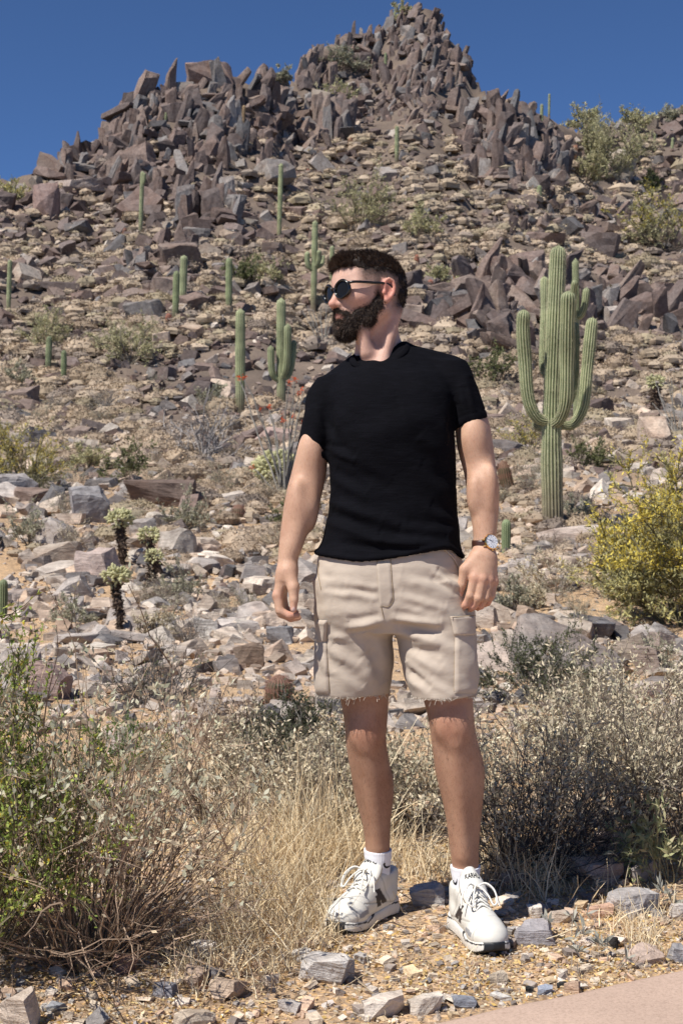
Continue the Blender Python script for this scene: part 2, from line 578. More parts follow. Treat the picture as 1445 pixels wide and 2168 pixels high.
def where_words(px, py):
    d = np.hypot(_LM[:, 0] - px, _LM[:, 1] - py)
    k = int(d.argmin()); dx = px - _LM[k, 0]; dy = py - _LM[k, 1]
    if d[k] < 45: rel = 'close beside'
    elif abs(dx) > abs(dy) * 1.3: rel = 'right of' if dx > 0 else 'left of'
    elif abs(dy) > abs(dx) * 1.3: rel = 'below' if dy > 0 else 'above'
    else: rel = ('below right of' if dx > 0 else 'below left of') if dy > 0 else ('above right of' if dx > 0 else 'above left of')
    return rel + ' ' + LANDMARKS[k][2]

def project(p):
    return CX + F_PX * p[0] / p[1], CY - F_PX * (p[2] - CAM_H) / p[1]

def place(name, me, p, R, s, color, parent=None, sink=0.0):
    o = bpy.data.objects.new(name, me)
    o.rotation_mode = 'QUATERNION'
    o.rotation_quaternion = mat3_to_quat(R)
    o.scale = s if hasattr(s, '__len__') else (s, s, s)
    o.location = (p[0], p[1], p[2] - sink)
    o.color = (float(color[0]), float(color[1]), float(color[2]), 1)
    return link(o, parent)

def tiltm(ax, ang):
    return np.array(Matrix.Rotation(ang, 3, Vector(ax)))

def in_poly(x, y, poly):
    n = len(poly); inside = np.zeros(len(x), bool); j = n - 1
    for i in range(n):
        xi, yi = poly[i]; xj, yj = poly[j]
        c = ((yi > y) != (yj > y)) & (x < (xj - xi) * (y - yi) / (yj - yi + 1e-9) + xi)
        inside ^= c; j = i
    return inside

OUTCROPS = [
    ('bare brown crag of jagged fins forming the summit', [(618, 175), (640, 118), (720, 100), (800, 78), (850, 50), (868, 18), (900, 18), (940, 75), (985, 112), (1003, 175), (930, 190), (860, 205), (800, 165), (730, 150), (690, 180)], 290, (16, 46), 1.6, 8),
    ('long blocky brown crag on the left shoulder of the ridge', [(140, 330), (200, 312), (250, 255), (262, 225), (300, 208), (400, 190), (480, 190), (520, 200), (620, 190), (640, 230), (560, 260), (520, 330), (450, 370), (330, 385), (230, 400), (170, 395), (110, 370)], 270, (28, 74), 1.25, 12),
    ('tall grey and brown crag right of the summit slope', [(950, 248), (1010, 232), (1080, 250), (1150, 275), (1180, 300), (1205, 395), (1150, 425), (1060, 400), (1000, 400), (960, 330), (1000, 290)], 212, (28, 76), 1.6, 14),
    ('weathered grey outcrop of tilted slabs behind the big saguaro', [(960, 610), (1060, 580), (1150, 590), (1300, 600), (1400, 640), (1445, 700), (1380, 740), (1250, 720), (1100, 760), (1030, 770), (960, 720), (870, 690), (880, 650)], 150, (48, 120), 1.3, 30),
    ('low broken outcrop under an overhang at the left edge', [(-90, 410), (0, 415), (60, 400), (140, 400), (150, 470), (60, 490), (-90, 490)], 57, (30, 78), 1.0, 20),
    ('cluster of rounded brown fins in the upper left slope', [(370, 400), (480, 390), (515, 470), (440, 485), (380, 470)], 32, (40, 82), 1.6, 8),
    ('brown fin rock on the slope left of the summit gully', [(650, 225), (735, 220), (750, 300), (665, 315)], 22, (40, 84), 1.5, 6),
    ('dark jagged ribs running down the right slope', [(1020, 470), (1180, 455), (1310, 420), (1400, 420), (1330, 480), (1240, 510), (1100, 520)], 87, (24, 62), 1.0, 35),
    ('row of pointed brown blocks in the left mid slope', [(260, 590), (330, 520), (410, 500), (430, 560), (330, 620)], 30, (36, 74), 1.2, 18),
    ('rubble of small brown blocks below the summit crag', [(690, 185), (800, 168), (860, 208), (930, 200), (940, 250), (760, 262), (680, 232)], 162, (12, 36), 1.1, 22),
    ('shaded brown ledges below the ridge in the middle', [(560, 250), (640, 200), (700, 330), (640, 370), (560, 380), (520, 340)], 68, (22, 56), 1.2, 12),
]

def build_outcrops():
    rng = np.random.default_rng(77)
    for lab, poly, n, (s0, s1), elong, tilt in OUTCROPS:
        P = np.array(poly, float)
        xs, ys = [], []
        while len(xs) < n:
            x = rng.uniform(P[:, 0].min(), P[:, 0].max(), 200); y = rng.uniform(P[:, 1].min(), P[:, 1].max(), 200)
            ok = in_poly(x, y, poly)
            xs += list(x[ok]); ys += list(y[ok])
        xs = np.array(xs[:n]); ys = np.array(ys[:n])
        W = pick(xs, ys)
        c = W.mean(0)
        root = empty('rock_outcrop', (c[0], c[1], gz(c[0], c[1])))
        tag(root, lab, 'rock outcrop', 'rock outcrops on the hill')
        lean = rng.normal(0, 0.12)
        for k in range(n):
            p = W[k]; s = 0.86 * s0 * (s1 / s0) ** rng.beta(1.2, 1.5) * p[1] / F_PX
            u = rng.random()
            if u < 0.72:
                me = SHARDS[rng.integers(len(SHARDS))]; el = elong * rng.uniform(.9, 1.7); w = s * rng.uniform(.65, 1.15)
                R = tiltm((0, 1, 0), lean + math.radians(rng.normal(0, tilt * 1.3))) @ tiltm((1, 0, 0), math.radians(rng.normal(-6, tilt))) @ rotz(rng.normal(.35, .3))
                el = min(el, 1.35 * s1 * p[1] / F_PX / s)
                sc = (w, w * rng.uniform(.8, 1.4), s * el)
                up = s * el * 0.02
            elif u < 0.9:
                me = ROCKS[rng.integers(len(ROCKS))]
                R = rand_rot(1, rng, math.radians(25))[0]
                sc = (s * rng.uniform(.7, 1.1), s * rng.uniform(.7, 1.1), s * rng.uniform(.7, 1.1)); up = s * .05
            else:
                me = SLABS[rng.integers(len(SLABS))]
                R = rand_rot(1, rng, math.radians(20))[0]
                sc = (s * 1.3, s * 1.2, s * 1.1); up = s * .22
            col = BROWN[rng.integers(len(BROWN))] if rng.random() < .82 else GREY[rng.integers(len(GREY))]
            col = col * rng.uniform(.85, 1.2)
            o = place('slab', me, (p[0] - c[0], p[1] - c[1], p[2] - root.location.z + up), R, sc, col, root)
build_outcrops()

# ---- loose rocks: image-plane density, ground gives the distance
def scatter_rocks():
    rng = np.random.default_rng(5)
    # candidate pixels, far part of hill to mid field
    N = 9400
    x = rng.uniform(-170, 1620, N); y = rng.uniform(200, 1125, N)
    top = _sil(x)
    ok = y > top + 12
    x, y = x[ok], y[ok]
    W = pick(x, y)
    s = np.exp(rng.normal(math.log(16), 0.58, len(x)))
    s = np.clip(s * (0.8 + 0.5 * np.clip((y - 300) / 800, 0, 1)), 5, 62)
    clump = fbm(W / np.array([9, 14, 9.]), 3, 2)
    s *= np.where(clump > 0, 1.25, 0.75)
    size = s * W[:, 1] / F_PX
    # mid field, closer: pale stones
    N2 = 9000
    x2 = rng.uniform(-200, 1650, N2); y2 = 1115 + 450 * rng.beta(1.2, 1.45, N2)
    W2 = pick(x2, y2)
    keep = (fbm(W2 / np.array([1.8, 2.6, 2.]), 9, 2) > -0.35) & (W2[:, 1] > 6.7)
    x2, y2, W2 = x2[keep], y2[keep], W2[keep]
    s2 = np.clip(np.exp(rng.normal(math.log(13.5), 0.72, len(x2))), 5, 80)
    size2 = s2 * W2[:, 1] / F_PX
    # the slope goes on beyond the picture edges
    NE = 4600
    xe = np.where(rng.random(NE) < .5, rng.uniform(-1000, -150, NE), rng.uniform(1600, 2450, NE)); ye = 215 + 1290 * rng.random(NE)
    ok = ye > _sil(xe) + 15; xe, ye = xe[ok], ye[ok]; We = pick(xe, ye)
    se = np.clip(np.exp(rng.normal(math.log(26), .5, len(xe))), 9, 70); sizee = se * We[:, 1] / F_PX
    X = np.concatenate([x, x2, xe]); Yp = np.concatenate([y, y2, ye]); W = np.concatenate([W, W2, We])
    S = np.concatenate([s, s2, se]); size = np.concatenate([size, size2, sizee])
    n = len(X)
    t = np.clip((Yp - 760) / 380 + rng.normal(0, .25, n), 0, 1)
    u = rng.random(n)
    col = np.where((u < .74)[:, None], BROWN[rng.integers(0, len(BROWN), n)], GREY[rng.integers(0, len(GREY), n)])
    col = np.where((u > .90)[:, None], PALE[rng.integers(0, len(PALE), n)] * .85, col)
    colp = np.where((rng.random(n) < .80)[:, None], PALE[rng.integers(0, len(PALE), n)], GREY[rng.integers(0, len(GREY), n)])
    isp = rng.random(n) < t
    col = np.where(isp[:, None], colp, col) * rng.uniform(.8, 1.2, (n, 1))
    inframe = (X > 5) & (X < 1440) & ~((X > 640) & (X < 1010) & (Yp > 640) & (Yp < 1700))
    order = np.argsort(-S * inframe)
    big = order[:262]
    rest = np.setdiff1d(np.arange(n), big)
    # individuals
    for k in big:
        flat = rng.random() < .55
        me = (SLABS if flat else ROCKS)[rng.integers(10)]
        R = rand_rot(1, rng, math.radians(14 if flat else 30))[0]
        nrm = gnormal(W[k:k+1, 0], W[k:k+1, 1])[0]
        q = Vector((0, 0, 1)).rotation_difference(Vector(nrm).lerp(Vector((0, 0, 1)), .45))
        R = np.array(q.to_matrix()) @ R
        sz = size[k]
        o = place('rock', me, W[k] + np.array([0, 0, sz * .12]), R, (sz * rng.uniform(.9, 1.2), sz, sz * rng.uniform(.8, 1.2)), col[k])
        c = col[k]
        tone = 'pale tan' if c.mean() > .33 and c[0] > c[2] * 1.2 else ('pale grey' if c.mean() > .3 else ('dark grey' if c[0] < c[2] * 1.2 else ('dark brown' if c.mean() < .15 else 'reddish brown')))
        sw = 'large' if S[k] > 52 else ('medium sized' if S[k] > 40 else 'smallish')
        tag(o, f"{sw} {tone} {'flat slab' if flat else 'angular rock'} {where_words(X[k], Yp[k])}", 'rock', 'loose rocks on the hillside')
    # the rest as stuff
    nr = len(rest)
    rots = rand_rot(nr, rng, 0.7)
    scl = size[rest][:, None] * rng.uniform(.75, 1.25, (nr, 3))
    pos = W[rest] + np.stack([np.zeros(nr), np.zeros(nr), size[rest] * .10], -1)
    me = scatter_mesh('rock_scree', LOWR, pos, rots, scl, col[rest], M_ROCK)
    o = mesh_obj('rock_scree', me); tag(o, 'countless broken stones covering the hillside', 'scree', kind='stuff')
    # small gravel filling between
    N3 = 6500
    x3 = rng.uniform(-150, 1600, N3); y3 = np.concatenate([rng.uniform(420, 1110, N3 // 2), 1085 + 430 * rng.beta(1.2, 1.5, N3 - N3 // 2)])
    W3 = pick(x3, y3); ok = (W3[:, 1] > 6.5); x3, y3, W3 = x3[ok], y3[ok], W3[ok]
    s3 = rng.uniform(3.5, 9.5, len(x3)) * W3[:, 1] / F_PX
    n3 = len(x3)
    t3 = np.clip((y3 - 720) / 380 + rng.normal(0, .2, n3), 0, 1)
    c3 = np.where((rng.random(n3) < t3)[:, None], PALE[rng.integers(0, len(PALE), n3)], BROWN[rng.integers(0, len(BROWN), n3)] * 1.25) * rng.uniform(.75, 1.15, (n3, 1))
    me = scatter_mesh('gravel', TINY, W3 + np.array([0, 0, 1]) * (s3 * .15)[:, None], rand_rot(n3, rng, .5), s3[:, None] * rng.uniform(.7, 1.3, (n3, 3)), c3, M_ROCK)
    o = mesh_obj('hillside_gravel', me); tag(o, 'small loose stones between the rocks on the slope', 'gravel', kind='stuff')
scatter_rocks()

# ================================================================== LEAF CLOUDS, TUFTS
def leaf_quads(P, size, rng, aspect=0.45, up=0.0, D=None):
    """diamond leaves at points P; returns V,F"""
    n = len(P)
    if D is None:
        D = rng.normal(size=(n, 3)); D[:, 2] += up
    D = D / (np.linalg.norm(D, axis=1)[:, None] + 1e-9)
    A = rng.normal(size=(n, 3)); A = np.cross(D, A); A /= np.linalg.norm(A, axis=1)[:, None] + 1e-9
    size = np.broadcast_to(size, (n,))[:, None]
    a = P - D * size * .1; b = P + D * size * .45 + A * size * aspect * .5; c = P + D * size; d = P + D * size * .45 - A * size * aspect * .5
    V = np.stack([a, b, c, d], 1).reshape(-1, 3)
    F = np.arange(n * 4).reshape(n, 4)
    return V, F

def foliage_material(name, trans=0.25, rough=0.75, var=0.5):
    m = NT(name)
    base = m.mix(m.attr('tone'), m.objcol(), 1.0, 'MULTIPLY')
    n1 = m.noise(m.pos(), 6.0, 3, 0.6)
    c = m.mix(base, m.ramp(n1, [(0.35, (.75, .75, .75)), (0.65, (1.22, 1.2, 1.15))]), var, 'MULTIPLY')
    m.color(c); m.rough(rough); m.spec(0.2)
    if trans: m.translucent(c, trans)
    return m.m
M_DRY = foliage_material('dry_leaf', 0.15)
M_LEAF = foliage_material('living_leaf', 0.28)
M_TWIG = foliage_material('twig_bark', 0.0, 0.9)

def make_tuft(seed, n, leaf, stick=8, core=True, m=10, tri=False):
    rng = np.random.default_rng(seed)
    s = Soup()
    if core:
        a = np.linspace(0, 2 * np.pi, m, endpoint=False)
        rings = []
        for ph, rr in ((-.25, .9), (.25, 1.0), (.75, .75), (1.2, .38)):
            rings.append(np.stack([np.cos(a) * rr * math.cos(max(ph, 0) * .3), np.sin(a) * rr, np.full(m, math.sin(ph))], -1))
        V = np.concatenate(rings); V *= (1 + .22 * fbm(V * 1.7 + seed, seed, 2))[:, None]
        V = np.vstack([V, [[0, 0, 1.0]]]) * .465 * np.array([1, 1, .82])
        F = [(r * m + k, r * m + (k + 1) % m, r * m + m + (k + 1) % m, r * m + m + k) for r in range(3) for k in range(m)]
        T = [(3 * m + k, 3 * m + (k + 1) % m, 4 * m) for k in range(m)]
        s.add(V, F, (.92, .91, .90)); s.T.append(np.array(T))
    d = rng.normal(size=(n, 3)); d[:, 2] = np.abs(d[:, 2]); d /= np.linalg.norm(d, axis=1)[:, None]
    r = 0.5 * rng.uniform(.75, 1.0, n) * (1 + .28 * fbm(d * 2.0 + seed, seed, 2))
    P = d * r[:, None] * np.array([1, 1, .82])
    C = np.array([1, 1, 1.0]) * rng.uniform(.7, 1.25, (n, 1))
    C = np.repeat(C, 4, 0) * np.array([1, .99, .97])
    V, F = leaf_quads(P, leaf * rng.uniform(.6, 1.4, n), rng, .55, D=d + rng.normal(0, .9, (n, 3)))
    if tri: V = V.reshape(-1, 4, 3)[:, [1, 2, 3]].reshape(-1, 3); F = np.arange(len(V)).reshape(-1, 3); C = C.reshape(-1, 4, 3)[:, :3].reshape(-1, 3)
    s.add(V, F, C)
    for k in range(stick):
        e = rng.normal(size=3); e[2] = abs(e[2]) * .9 + .15; e /= np.linalg.norm(e)
        V, F = tube([np.zeros(3), e * .3 + rng.normal(0, .03, 3), e * .56], [.012, .008, .004], 3)
        s.add(V, F, (.6, .52, .46))
    me = s.mesh('tuft', False); me.materials.append(M_DRY)
    return me
TUFT_HI = [make_tuft(600 + k, 950, .062) for k in range(6)]
TUFT_LO = [make_tuft(650 + k, 38, .19, 0, True, 5, True) for k in range(5)]

def scatter_tufts():
    rng = np.random.default_rng(15)
    N = 8000
    x = rng.uniform(-170, 1620, N); y = 290 + 900 * rng.beta(1.25, 1.35, N)
    xe = np.where(rng.random(1900) < .5, rng.uniform(-1000, -150, 1900), rng.uniform(1600, 2450, 1900)); x = np.concatenate([x, xe]); y = np.concatenate([y, 330 + 950 * rng.random(1900)])
    ok = (y > _sil(x) + 35)
    x, y = x[ok], y[ok]
    # fewer inside outcrops
    m = np.zeros(len(x), bool)
    for lab, poly, *_ in OUTCROPS[:4]: m |= in_poly(x, y, poly)
    ok = ~m | (rng.random(len(x)) < .22)
    x, y = x[ok], y[ok]
    W = pick(x, y)
    dens = fbm(W / np.array([7, 11, 7.]), 41, 2)
    ok = (dens > -.45 + .5 * np.clip((y - 1050) / 150, 0, 1))
    x, y, W = x[ok], y[ok], W[ok]
    n = len(x)
    s = np.clip(np.exp(rng.normal(math.log(30), .36, n)), 12, 66) * (0.8 + .45 * np.clip((y - 400) / 500, 0, 1))
    s = s * np.where((x < -150) | (x > 1600), 1.55, 1.0)
    size = s * W[:, 1] / F_PX
    pal = np.array([(.43, .335, .24), (.38, .30, .215), (.47, .375, .28), (.34, .265, .195), (.35, .29, .20), (.28, .228, .188)])
    col = pal[rng.integers(0, len(pal), n)] * rng.uniform(.85, 1.15, (n, 1))
    inf = (x > 5) & (x < 1440) & ~((x > 650) & (x < 1010) & (y > 650))
    order = np.argsort(-s * inf); big = order[:270]; rest = order[270:]
    for k in big:
        R = rotz(rng.uniform(0, 6.28)); sz = size[k]
        o = place('bursage_tuft', TUFT_HI[rng.integers(6)], W[k] + np.array([0, 0, sz * .06]), R, (sz * rng.uniform(.9, 1.35), sz, sz * rng.uniform(.75, 1.05)), col[k])
        sw = 'broad' if s[k] > 55 else ('rounded' if s[k] > 42 else 'small')
        tone = 'greyish' if col[k][0] < .33 else ('straw coloured' if col[k][0] > .44 else 'tan')
        tag(o, f"{sw} {tone} dry bursage cushion {where_words(x[k], y[k])}", 'bush', 'dry bursage cushions on the slope')
    nr = len(rest)
    me = scatter_mesh('low_scrub', TUFT_LO, W[rest] + np.array([0, 0, 1]) * (size[rest] * .08)[:, None], rand_rot(nr, rng, .06),
                      size[rest][:, None] * np.stack([rng.uniform(.9, 1.35, nr), np.ones(nr), rng.uniform(.7, 1.0, nr)], -1), col[rest], M_DRY)
    o = mesh_obj('low_scrub', me); tag(o, 'dry scrub cushions carpeting the far slope', 'scrub', kind='stuff')
scatter_tufts()
# ================================================================== CACTI
def saguaro_material():
    m = NT('saguaro_skin')
    c = m.mix(m.attr('tone'), m.objcol(), 1.0, 'MULTIPLY')
    p = m.obj()
    n1 = m.noise(p, 4.0, 5, 0.6); n2 = m.noise(m.scale(p, (4, 4, 22)), 1.0, 4, 0.6)
    c = m.mix(c, m.ramp(n1, [(0.3, (.72, .72, .70)), (0.55, (1, 1, 1)), (0.8, (1.15, 1.12, 1.05))]), 0.8, 'MULTIPLY')
    c = m.mix(c, m.ramp(n2, [(0.3, (.80, .78, .74)), (0.5, (1, 1, 1))]), 0.6, 'MULTIPLY')
    m.color(c); m.rough(0.62); m.spec(0.3)
    m.bump(m.noise(p, 30.0, 3, .6), 0.3, 0.01)
    return m.m
M_SAG = saguaro_material()

def ribbed(path, radii, ribs, depth, rng, rings=46, per=6, round_top=True, cork=None):
    """ribbed succulent column along a path; returns V,F,C. cork = (height, colour) of the woody foot"""
    P = smooth_curve(path, rings)
    seg = np.linalg.norm(np.diff(P, axis=0), axis=1); L = np.concatenate([[0], np.cumsum(seg)]); L /= L[-1]
    R = np.interp(L, np.linspace(0, 1, len(radii)), radii)
    tot = seg.sum(); r_end = R[-1]
    if round_top:
        dist = (1 - L) * tot
        k = np.clip(dist / (r_end * 1.25), 0, 1)
        R = R * np.sqrt(np.clip(1 - (1 - k) ** 2, 0.0009, 1))
    R = R * (1 + .025 * np.sin(L * tot * 7 + rng.uniform(0, 6)) + .02 * fbm(np.stack([L * tot * 3, L * 0, L * 0], -1) + rng.uniform(0, 99), 4, 2))
    T, N, B = frames(P)
    ns = ribs * per
    a = np.linspace(0, 2 * np.pi, ns, endpoint=False)
    prof = np.abs(np.cos(a * ribs / 2)) ** 0.8         # 1 on crest, 0 in the groove
    rr = (1 - depth) + depth * prof
    V = P[:, None, :] + (R[:, None] * rr[None, :])[:, :, None] * (np.cos(a)[None, :, None] * N[:, None, :] + np.sin(a)[None, :, None] * B[:, None, :])
    green = np.array([.105, .138, .060]); crest = np.array([.50, .50, .30])
    w = np.clip((prof - .62) / .38, 0, 1) ** 1.3
    C = green[None, None, :] * (1 - w[None, :, None]) + crest[None, None, :] * w[None, :, None]
    C = np.repeat(C, rings, 0) if C.shape[0] == 1 else C
    C = C * (1 + .16 * fbm(np.stack([L * tot * 4, L * 0, L * 0], -1) + 3, 8, 2))[:, None, None]
    if cork:
        hh = (L * tot)[:, None, None]
        k = np.clip(1.15 - hh / cork, 0, 1) ** 1.1
        C = C * (1 - k) + np.array([.25, .20, .135]) * k * (.55 + .45 * w[None, :, None])
    i = np.arange(rings - 1)[:, None] * ns; j = np.arange(ns)[None, :]; j2 = (j + 1) % ns
    F = np.stack([i + j, i + j2, i + ns + j2, i + ns + j], -1).reshape(-1, 4)
    return V.reshape(-1, 3), F, C.reshape(-1, 3)

def saguaro(label, base_px, top_px, width_px, arms=(), tone=(1, 1, 1), ribs=13, depth=.22, bend=0.0, hi=False, widths=None, d=None, group='saguaros on the hillside', name='saguaro', cork=True):
    rng = np.random.default_rng(int(base_px[0] * 7 + base_px[1]))
    g = gp(*base_px) if d is None else np.array([*PX(base_px[0], base_px[1], d)])
    d = g[1]
    root = empty(name, (g[0], g[1], g[2]))
    tag(root, label, 'cactus', group)
    def loc(px, py, dd=0.0):
        q = PX(px, py, d + dd)
        return np.array([q.x - g[0], dd, q.z - g[2]])
    r = width_px * .5 * d / F_PX
    b = np.array([0, 0, -.25 * r * 2]); t = loc(*top_px)
    path = [b, b * .65 + t * .35 + np.array([bend * r, 0, 0]), b * .3 + t * .7 + np.array([bend * r * .6, 0, 0]), t]
    rad = [r * f for f in (widths or (.88, .95, 1.0, 1.03, 1.0, .97))]
    V, F, C = ribbed(path, rad, ribs, depth, rng, rings=(90 if hi else 34), per=(6 if hi else 4), cork=(np.linalg.norm(t) * .3 if cork else None))
    s = Soup(); s.add(V, F, C)
    def bristle(V, C, n):
        cand = np.where(C.max(1) > .30)[0]
        if not hi or len(cand) < 10: return
        i = rng.choice(cand, n); ctr = np.array([V[i, 0] * 0 + V[:, 0].mean(), V[i, 1] * 0 + V[:, 1].mean(), V[i, 2]]).T
        D = V[i] - ctr; D /= np.linalg.norm(D, axis=1)[:, None] + 1e-9
        A, B = leaf_quads(V[i], .045 * rng.uniform(.5, 1.2, n), rng, .09, D=D + rng.normal(0, .8, (n, 3)))
        s.add(A, B, np.repeat(np.array([.50, .44, .31]) * rng.uniform(.5, 1.2, (n, 1)), 4, 0))
    bristle(V, C, 5000)
    mesh_obj('trunk', s.mesh('saguaro_trunk'), M_SAG, root, tone)
    for pts, w, dd in arms:
        rr = w * .57 * d / F_PX
        pth = [loc(x, y, dd * q) for (x, y), q in zip(pts, np.linspace(0.15, 1, len(pts)))]
        V, F, C = ribbed(pth, [rr * .72, rr * .95, rr, rr * 1.02, rr], max(9, ribs - 4), depth, rng, rings=(60 if hi else 24), per=(6 if hi else 4))
        s = Soup(); s.add(V, F, C); bristle(V, C, 1600)
        mesh_obj('arm', s.mesh('saguaro_arm'), M_SAG, root, tone)
    return root

saguaro('tall light green saguaro with several upturned arms beside the man\'s watch arm', (1170, 1122), (1181, 519), 42, hi=True, ribs=18, depth=.21, bend=-.35,
        widths=(.98, 1.06, 1.10, 1.10, 1.0, .92, .90, .92, .92, .90, .86, .82),
        arms=[([(1163, 892), (1136, 884), (1117, 842), (1110, 760), (1106, 700), (1108, 655)], 25, -.35),
              ([(1172, 898), (1186, 884), (1197, 845), (1199, 760), (1200, 690), (1202, 615)], 27, -.75),
              ([(1186, 900), (1212, 898), (1233, 860), (1241, 790), (1248, 720), (1253, 672)], 23, .12),
              ([(1160, 800), (1148, 780), (1150, 720), (1152, 650), (1151, 585)], 16, .55),
              ([(1176, 860), (1205, 850), (1215, 800), (1217, 740), (1217, 682)], 15, .45),
              ([(1158, 905), (1140, 904), (1127, 896)], 17, .2)])
saguaro('slim saguaro with one crooked arm just behind the many-armed saguaro', (1219, 900), (1217, 546), 15, ribs=14, d=29.5, cork=False,
        arms=[([(1218, 672), (1228, 668), (1236, 648), (1241, 608)], 14, -.1), ([(1216, 690), (1212, 660), (1213, 620), (1217, 592)], 13, -.4)])
saguaro('green saguaro with one short left arm and two right arms near the man\'s shoulder', (595, 865), (595, 630), 20, ribs=15,
        arms=[([(590, 806), (578, 795), (574, 770), (573, 731)], 13, -.3), ([(597, 800), (605, 780), (608, 740), (609, 684)], 14, -.6), ([(600, 804), (613, 790), (619, 760), (622, 719)], 12, .5)])
saguaro('tall armless saguaro with a grey dead foot left of the armed one', (508, 890), (509, 653), 21, ribs=15)
saguaro('slim saguaro at the left edge of the picture', (18, 658), (22, 549), 10)
saguaro('shorter darker saguaro of the close pair on the left slope', (371, 682), (374, 573), 14, tone=(.8, .85, .8))
saguaro('taller saguaro of the close pair on the left slope', (386, 657), (390, 540), 16)
saguaro('dark straight saguaro right of the close pair', (484, 668), (485, 545), 14, tone=(.85, .9, .85))
saguaro('leaning slim saguaro with a bud at its top below the left crag', (297, 498), (302, 362), 9, arms=[([(301, 392), (305, 384), (306, 372), (306, 366)], 6, -.2)])
saguaro('pale slim saguaro leaning right under the middle of the ridge', (590, 492), (595, 345), 10, tone=(1.1, 1.1, 1.05))
saguaro('saguaro with two stubby arms behind the man\'s forehead', (663, 655), (667, 466), 13, arms=[([(662, 572), (653, 564), (650, 548), (651, 532)], 10, -.2), ([(667, 566), (673, 556), (675, 542), (675, 529)], 9, -.4), ([(668, 568), (680, 560), (683, 550), (683, 540)], 8, .3)])
saguaro('short saguaro peeping out above the man\'s hair', (702, 600), (703, 520), 10)
saguaro('slim saguaro with a dark scar below the summit', (839, 362), (840, 266), 9)
saguaro('tiny dark saguaro on the summit crag face', (815, 152), (816, 111), 6, tone=(.75, .8, .75))
saguaro('tiny saguaro beside the highest yellow bush', (834, 55), (835, 14), 6)
saguaro('short dark saguaro below the right crag', (1140, 442), (1141, 392), 10, tone=(.9, .95, .9))
saguaro('small saguaro on the right skyline left of its thin neighbour', (1145, 262), (1146, 220), 7)
saguaro('thin saguaro spike on the right skyline', (1161, 240), (1162, 198), 5)
saguaro('double-stemmed saguaro standing on the right skyline', (1260, 280), (1261, 224), 8, arms=[([(1259, 268), (1255, 262), (1254, 245), (1254, 228)], 7, -.2)])
saguaro('tiny pale saguaro on the far right slope', (1421, 332), (1423, 291), 6)
saguaro('faint tiny saguaro left of the far right one', (1385, 318), (1385, 283), 5)
saguaro('taller of the two small dark saguaros on the left slope', (102, 784), (105, 711), 13, tone=(.7, .74, .72))
saguaro('shorter of the two small dark saguaros on the left slope', (135, 808), (136, 741), 12, tone=(.62, .68, .64))
saguaro('tiny saguaro on the skyline by the left crag', (228, 282), (228, 258), 6)
saguaro('tiny saguaro inside the left crag', (351, 268), (352, 236), 6, tone=(.8, .8, .8))
saguaro('young column cactus beside the wristwatch', (1070, 1166), (1071, 1099), 20, ribs=13, tone=(.75, .85, .8), cork=False)
saguaro('dark young column cactus at the left edge above the creosote bush', (6, 1302), (8, 1226), 20, ribs=13, tone=(.6, .66, .62), cork=False)
saguaro('dead brown saguaro trunk standing above the left crag ledges', (511, 332), (517, 222), 8, tone=(1.0, .62, .6), name='dead_saguaro')

# ---- barrel cacti
def barrel_mesh(seed, ribs=20, spines=900):
    rng = np.random.default_rng(seed)
    s = Soup()
    V, F, C = ribbed([(0, 0, -.05), (0, 0, .35), (0, 0, .7), (0, 0, 1.0)], [.40, .49, .5, .47, .40], ribs, .16, rng, rings=24, per=4)
    pr = np.linalg.norm(C, axis=1)
    C = np.where((pr > .35)[:, None], np.array([.30, .17, .13]), np.array([.13, .115, .07]))
    s.add(V, F, C)
    # spines standing off the crests
    a = (rng.integers(0, ribs, spines) * 2 * np.pi / ribs) ; z = rng.uniform(.02, .98, spines)
    r = .49 * np.sqrt(np.clip(1 - np.clip((z - .55) / .46, 0, 1) ** 2.2, .01, 1))
    P = np.stack([np.cos(a) * r, np.sin(a) * r, z], -1)
    D = np.stack([np.cos(a), np.sin(a), np.full(spines, .15)], -1) + rng.normal(0, .75, (spines, 3))
    V, F = leaf_quads(P, .12 * rng.uniform(.6, 1.3, spines), rng, .11, D=D)
    pal = np.array([(.42, .22, .17), (.34, .15, .12), (.46, .32, .24)])
    s.add(V, F, np.repeat(pal[rng.integers(0, 3, spines)], 4, 0))
    me = s.mesh('barrel'); me.materials.append(M_SAG)
    return me
BARREL = [barrel_mesh(1), barrel_mesh(2, 16, 420), barrel_mesh(3, 14, 420)]
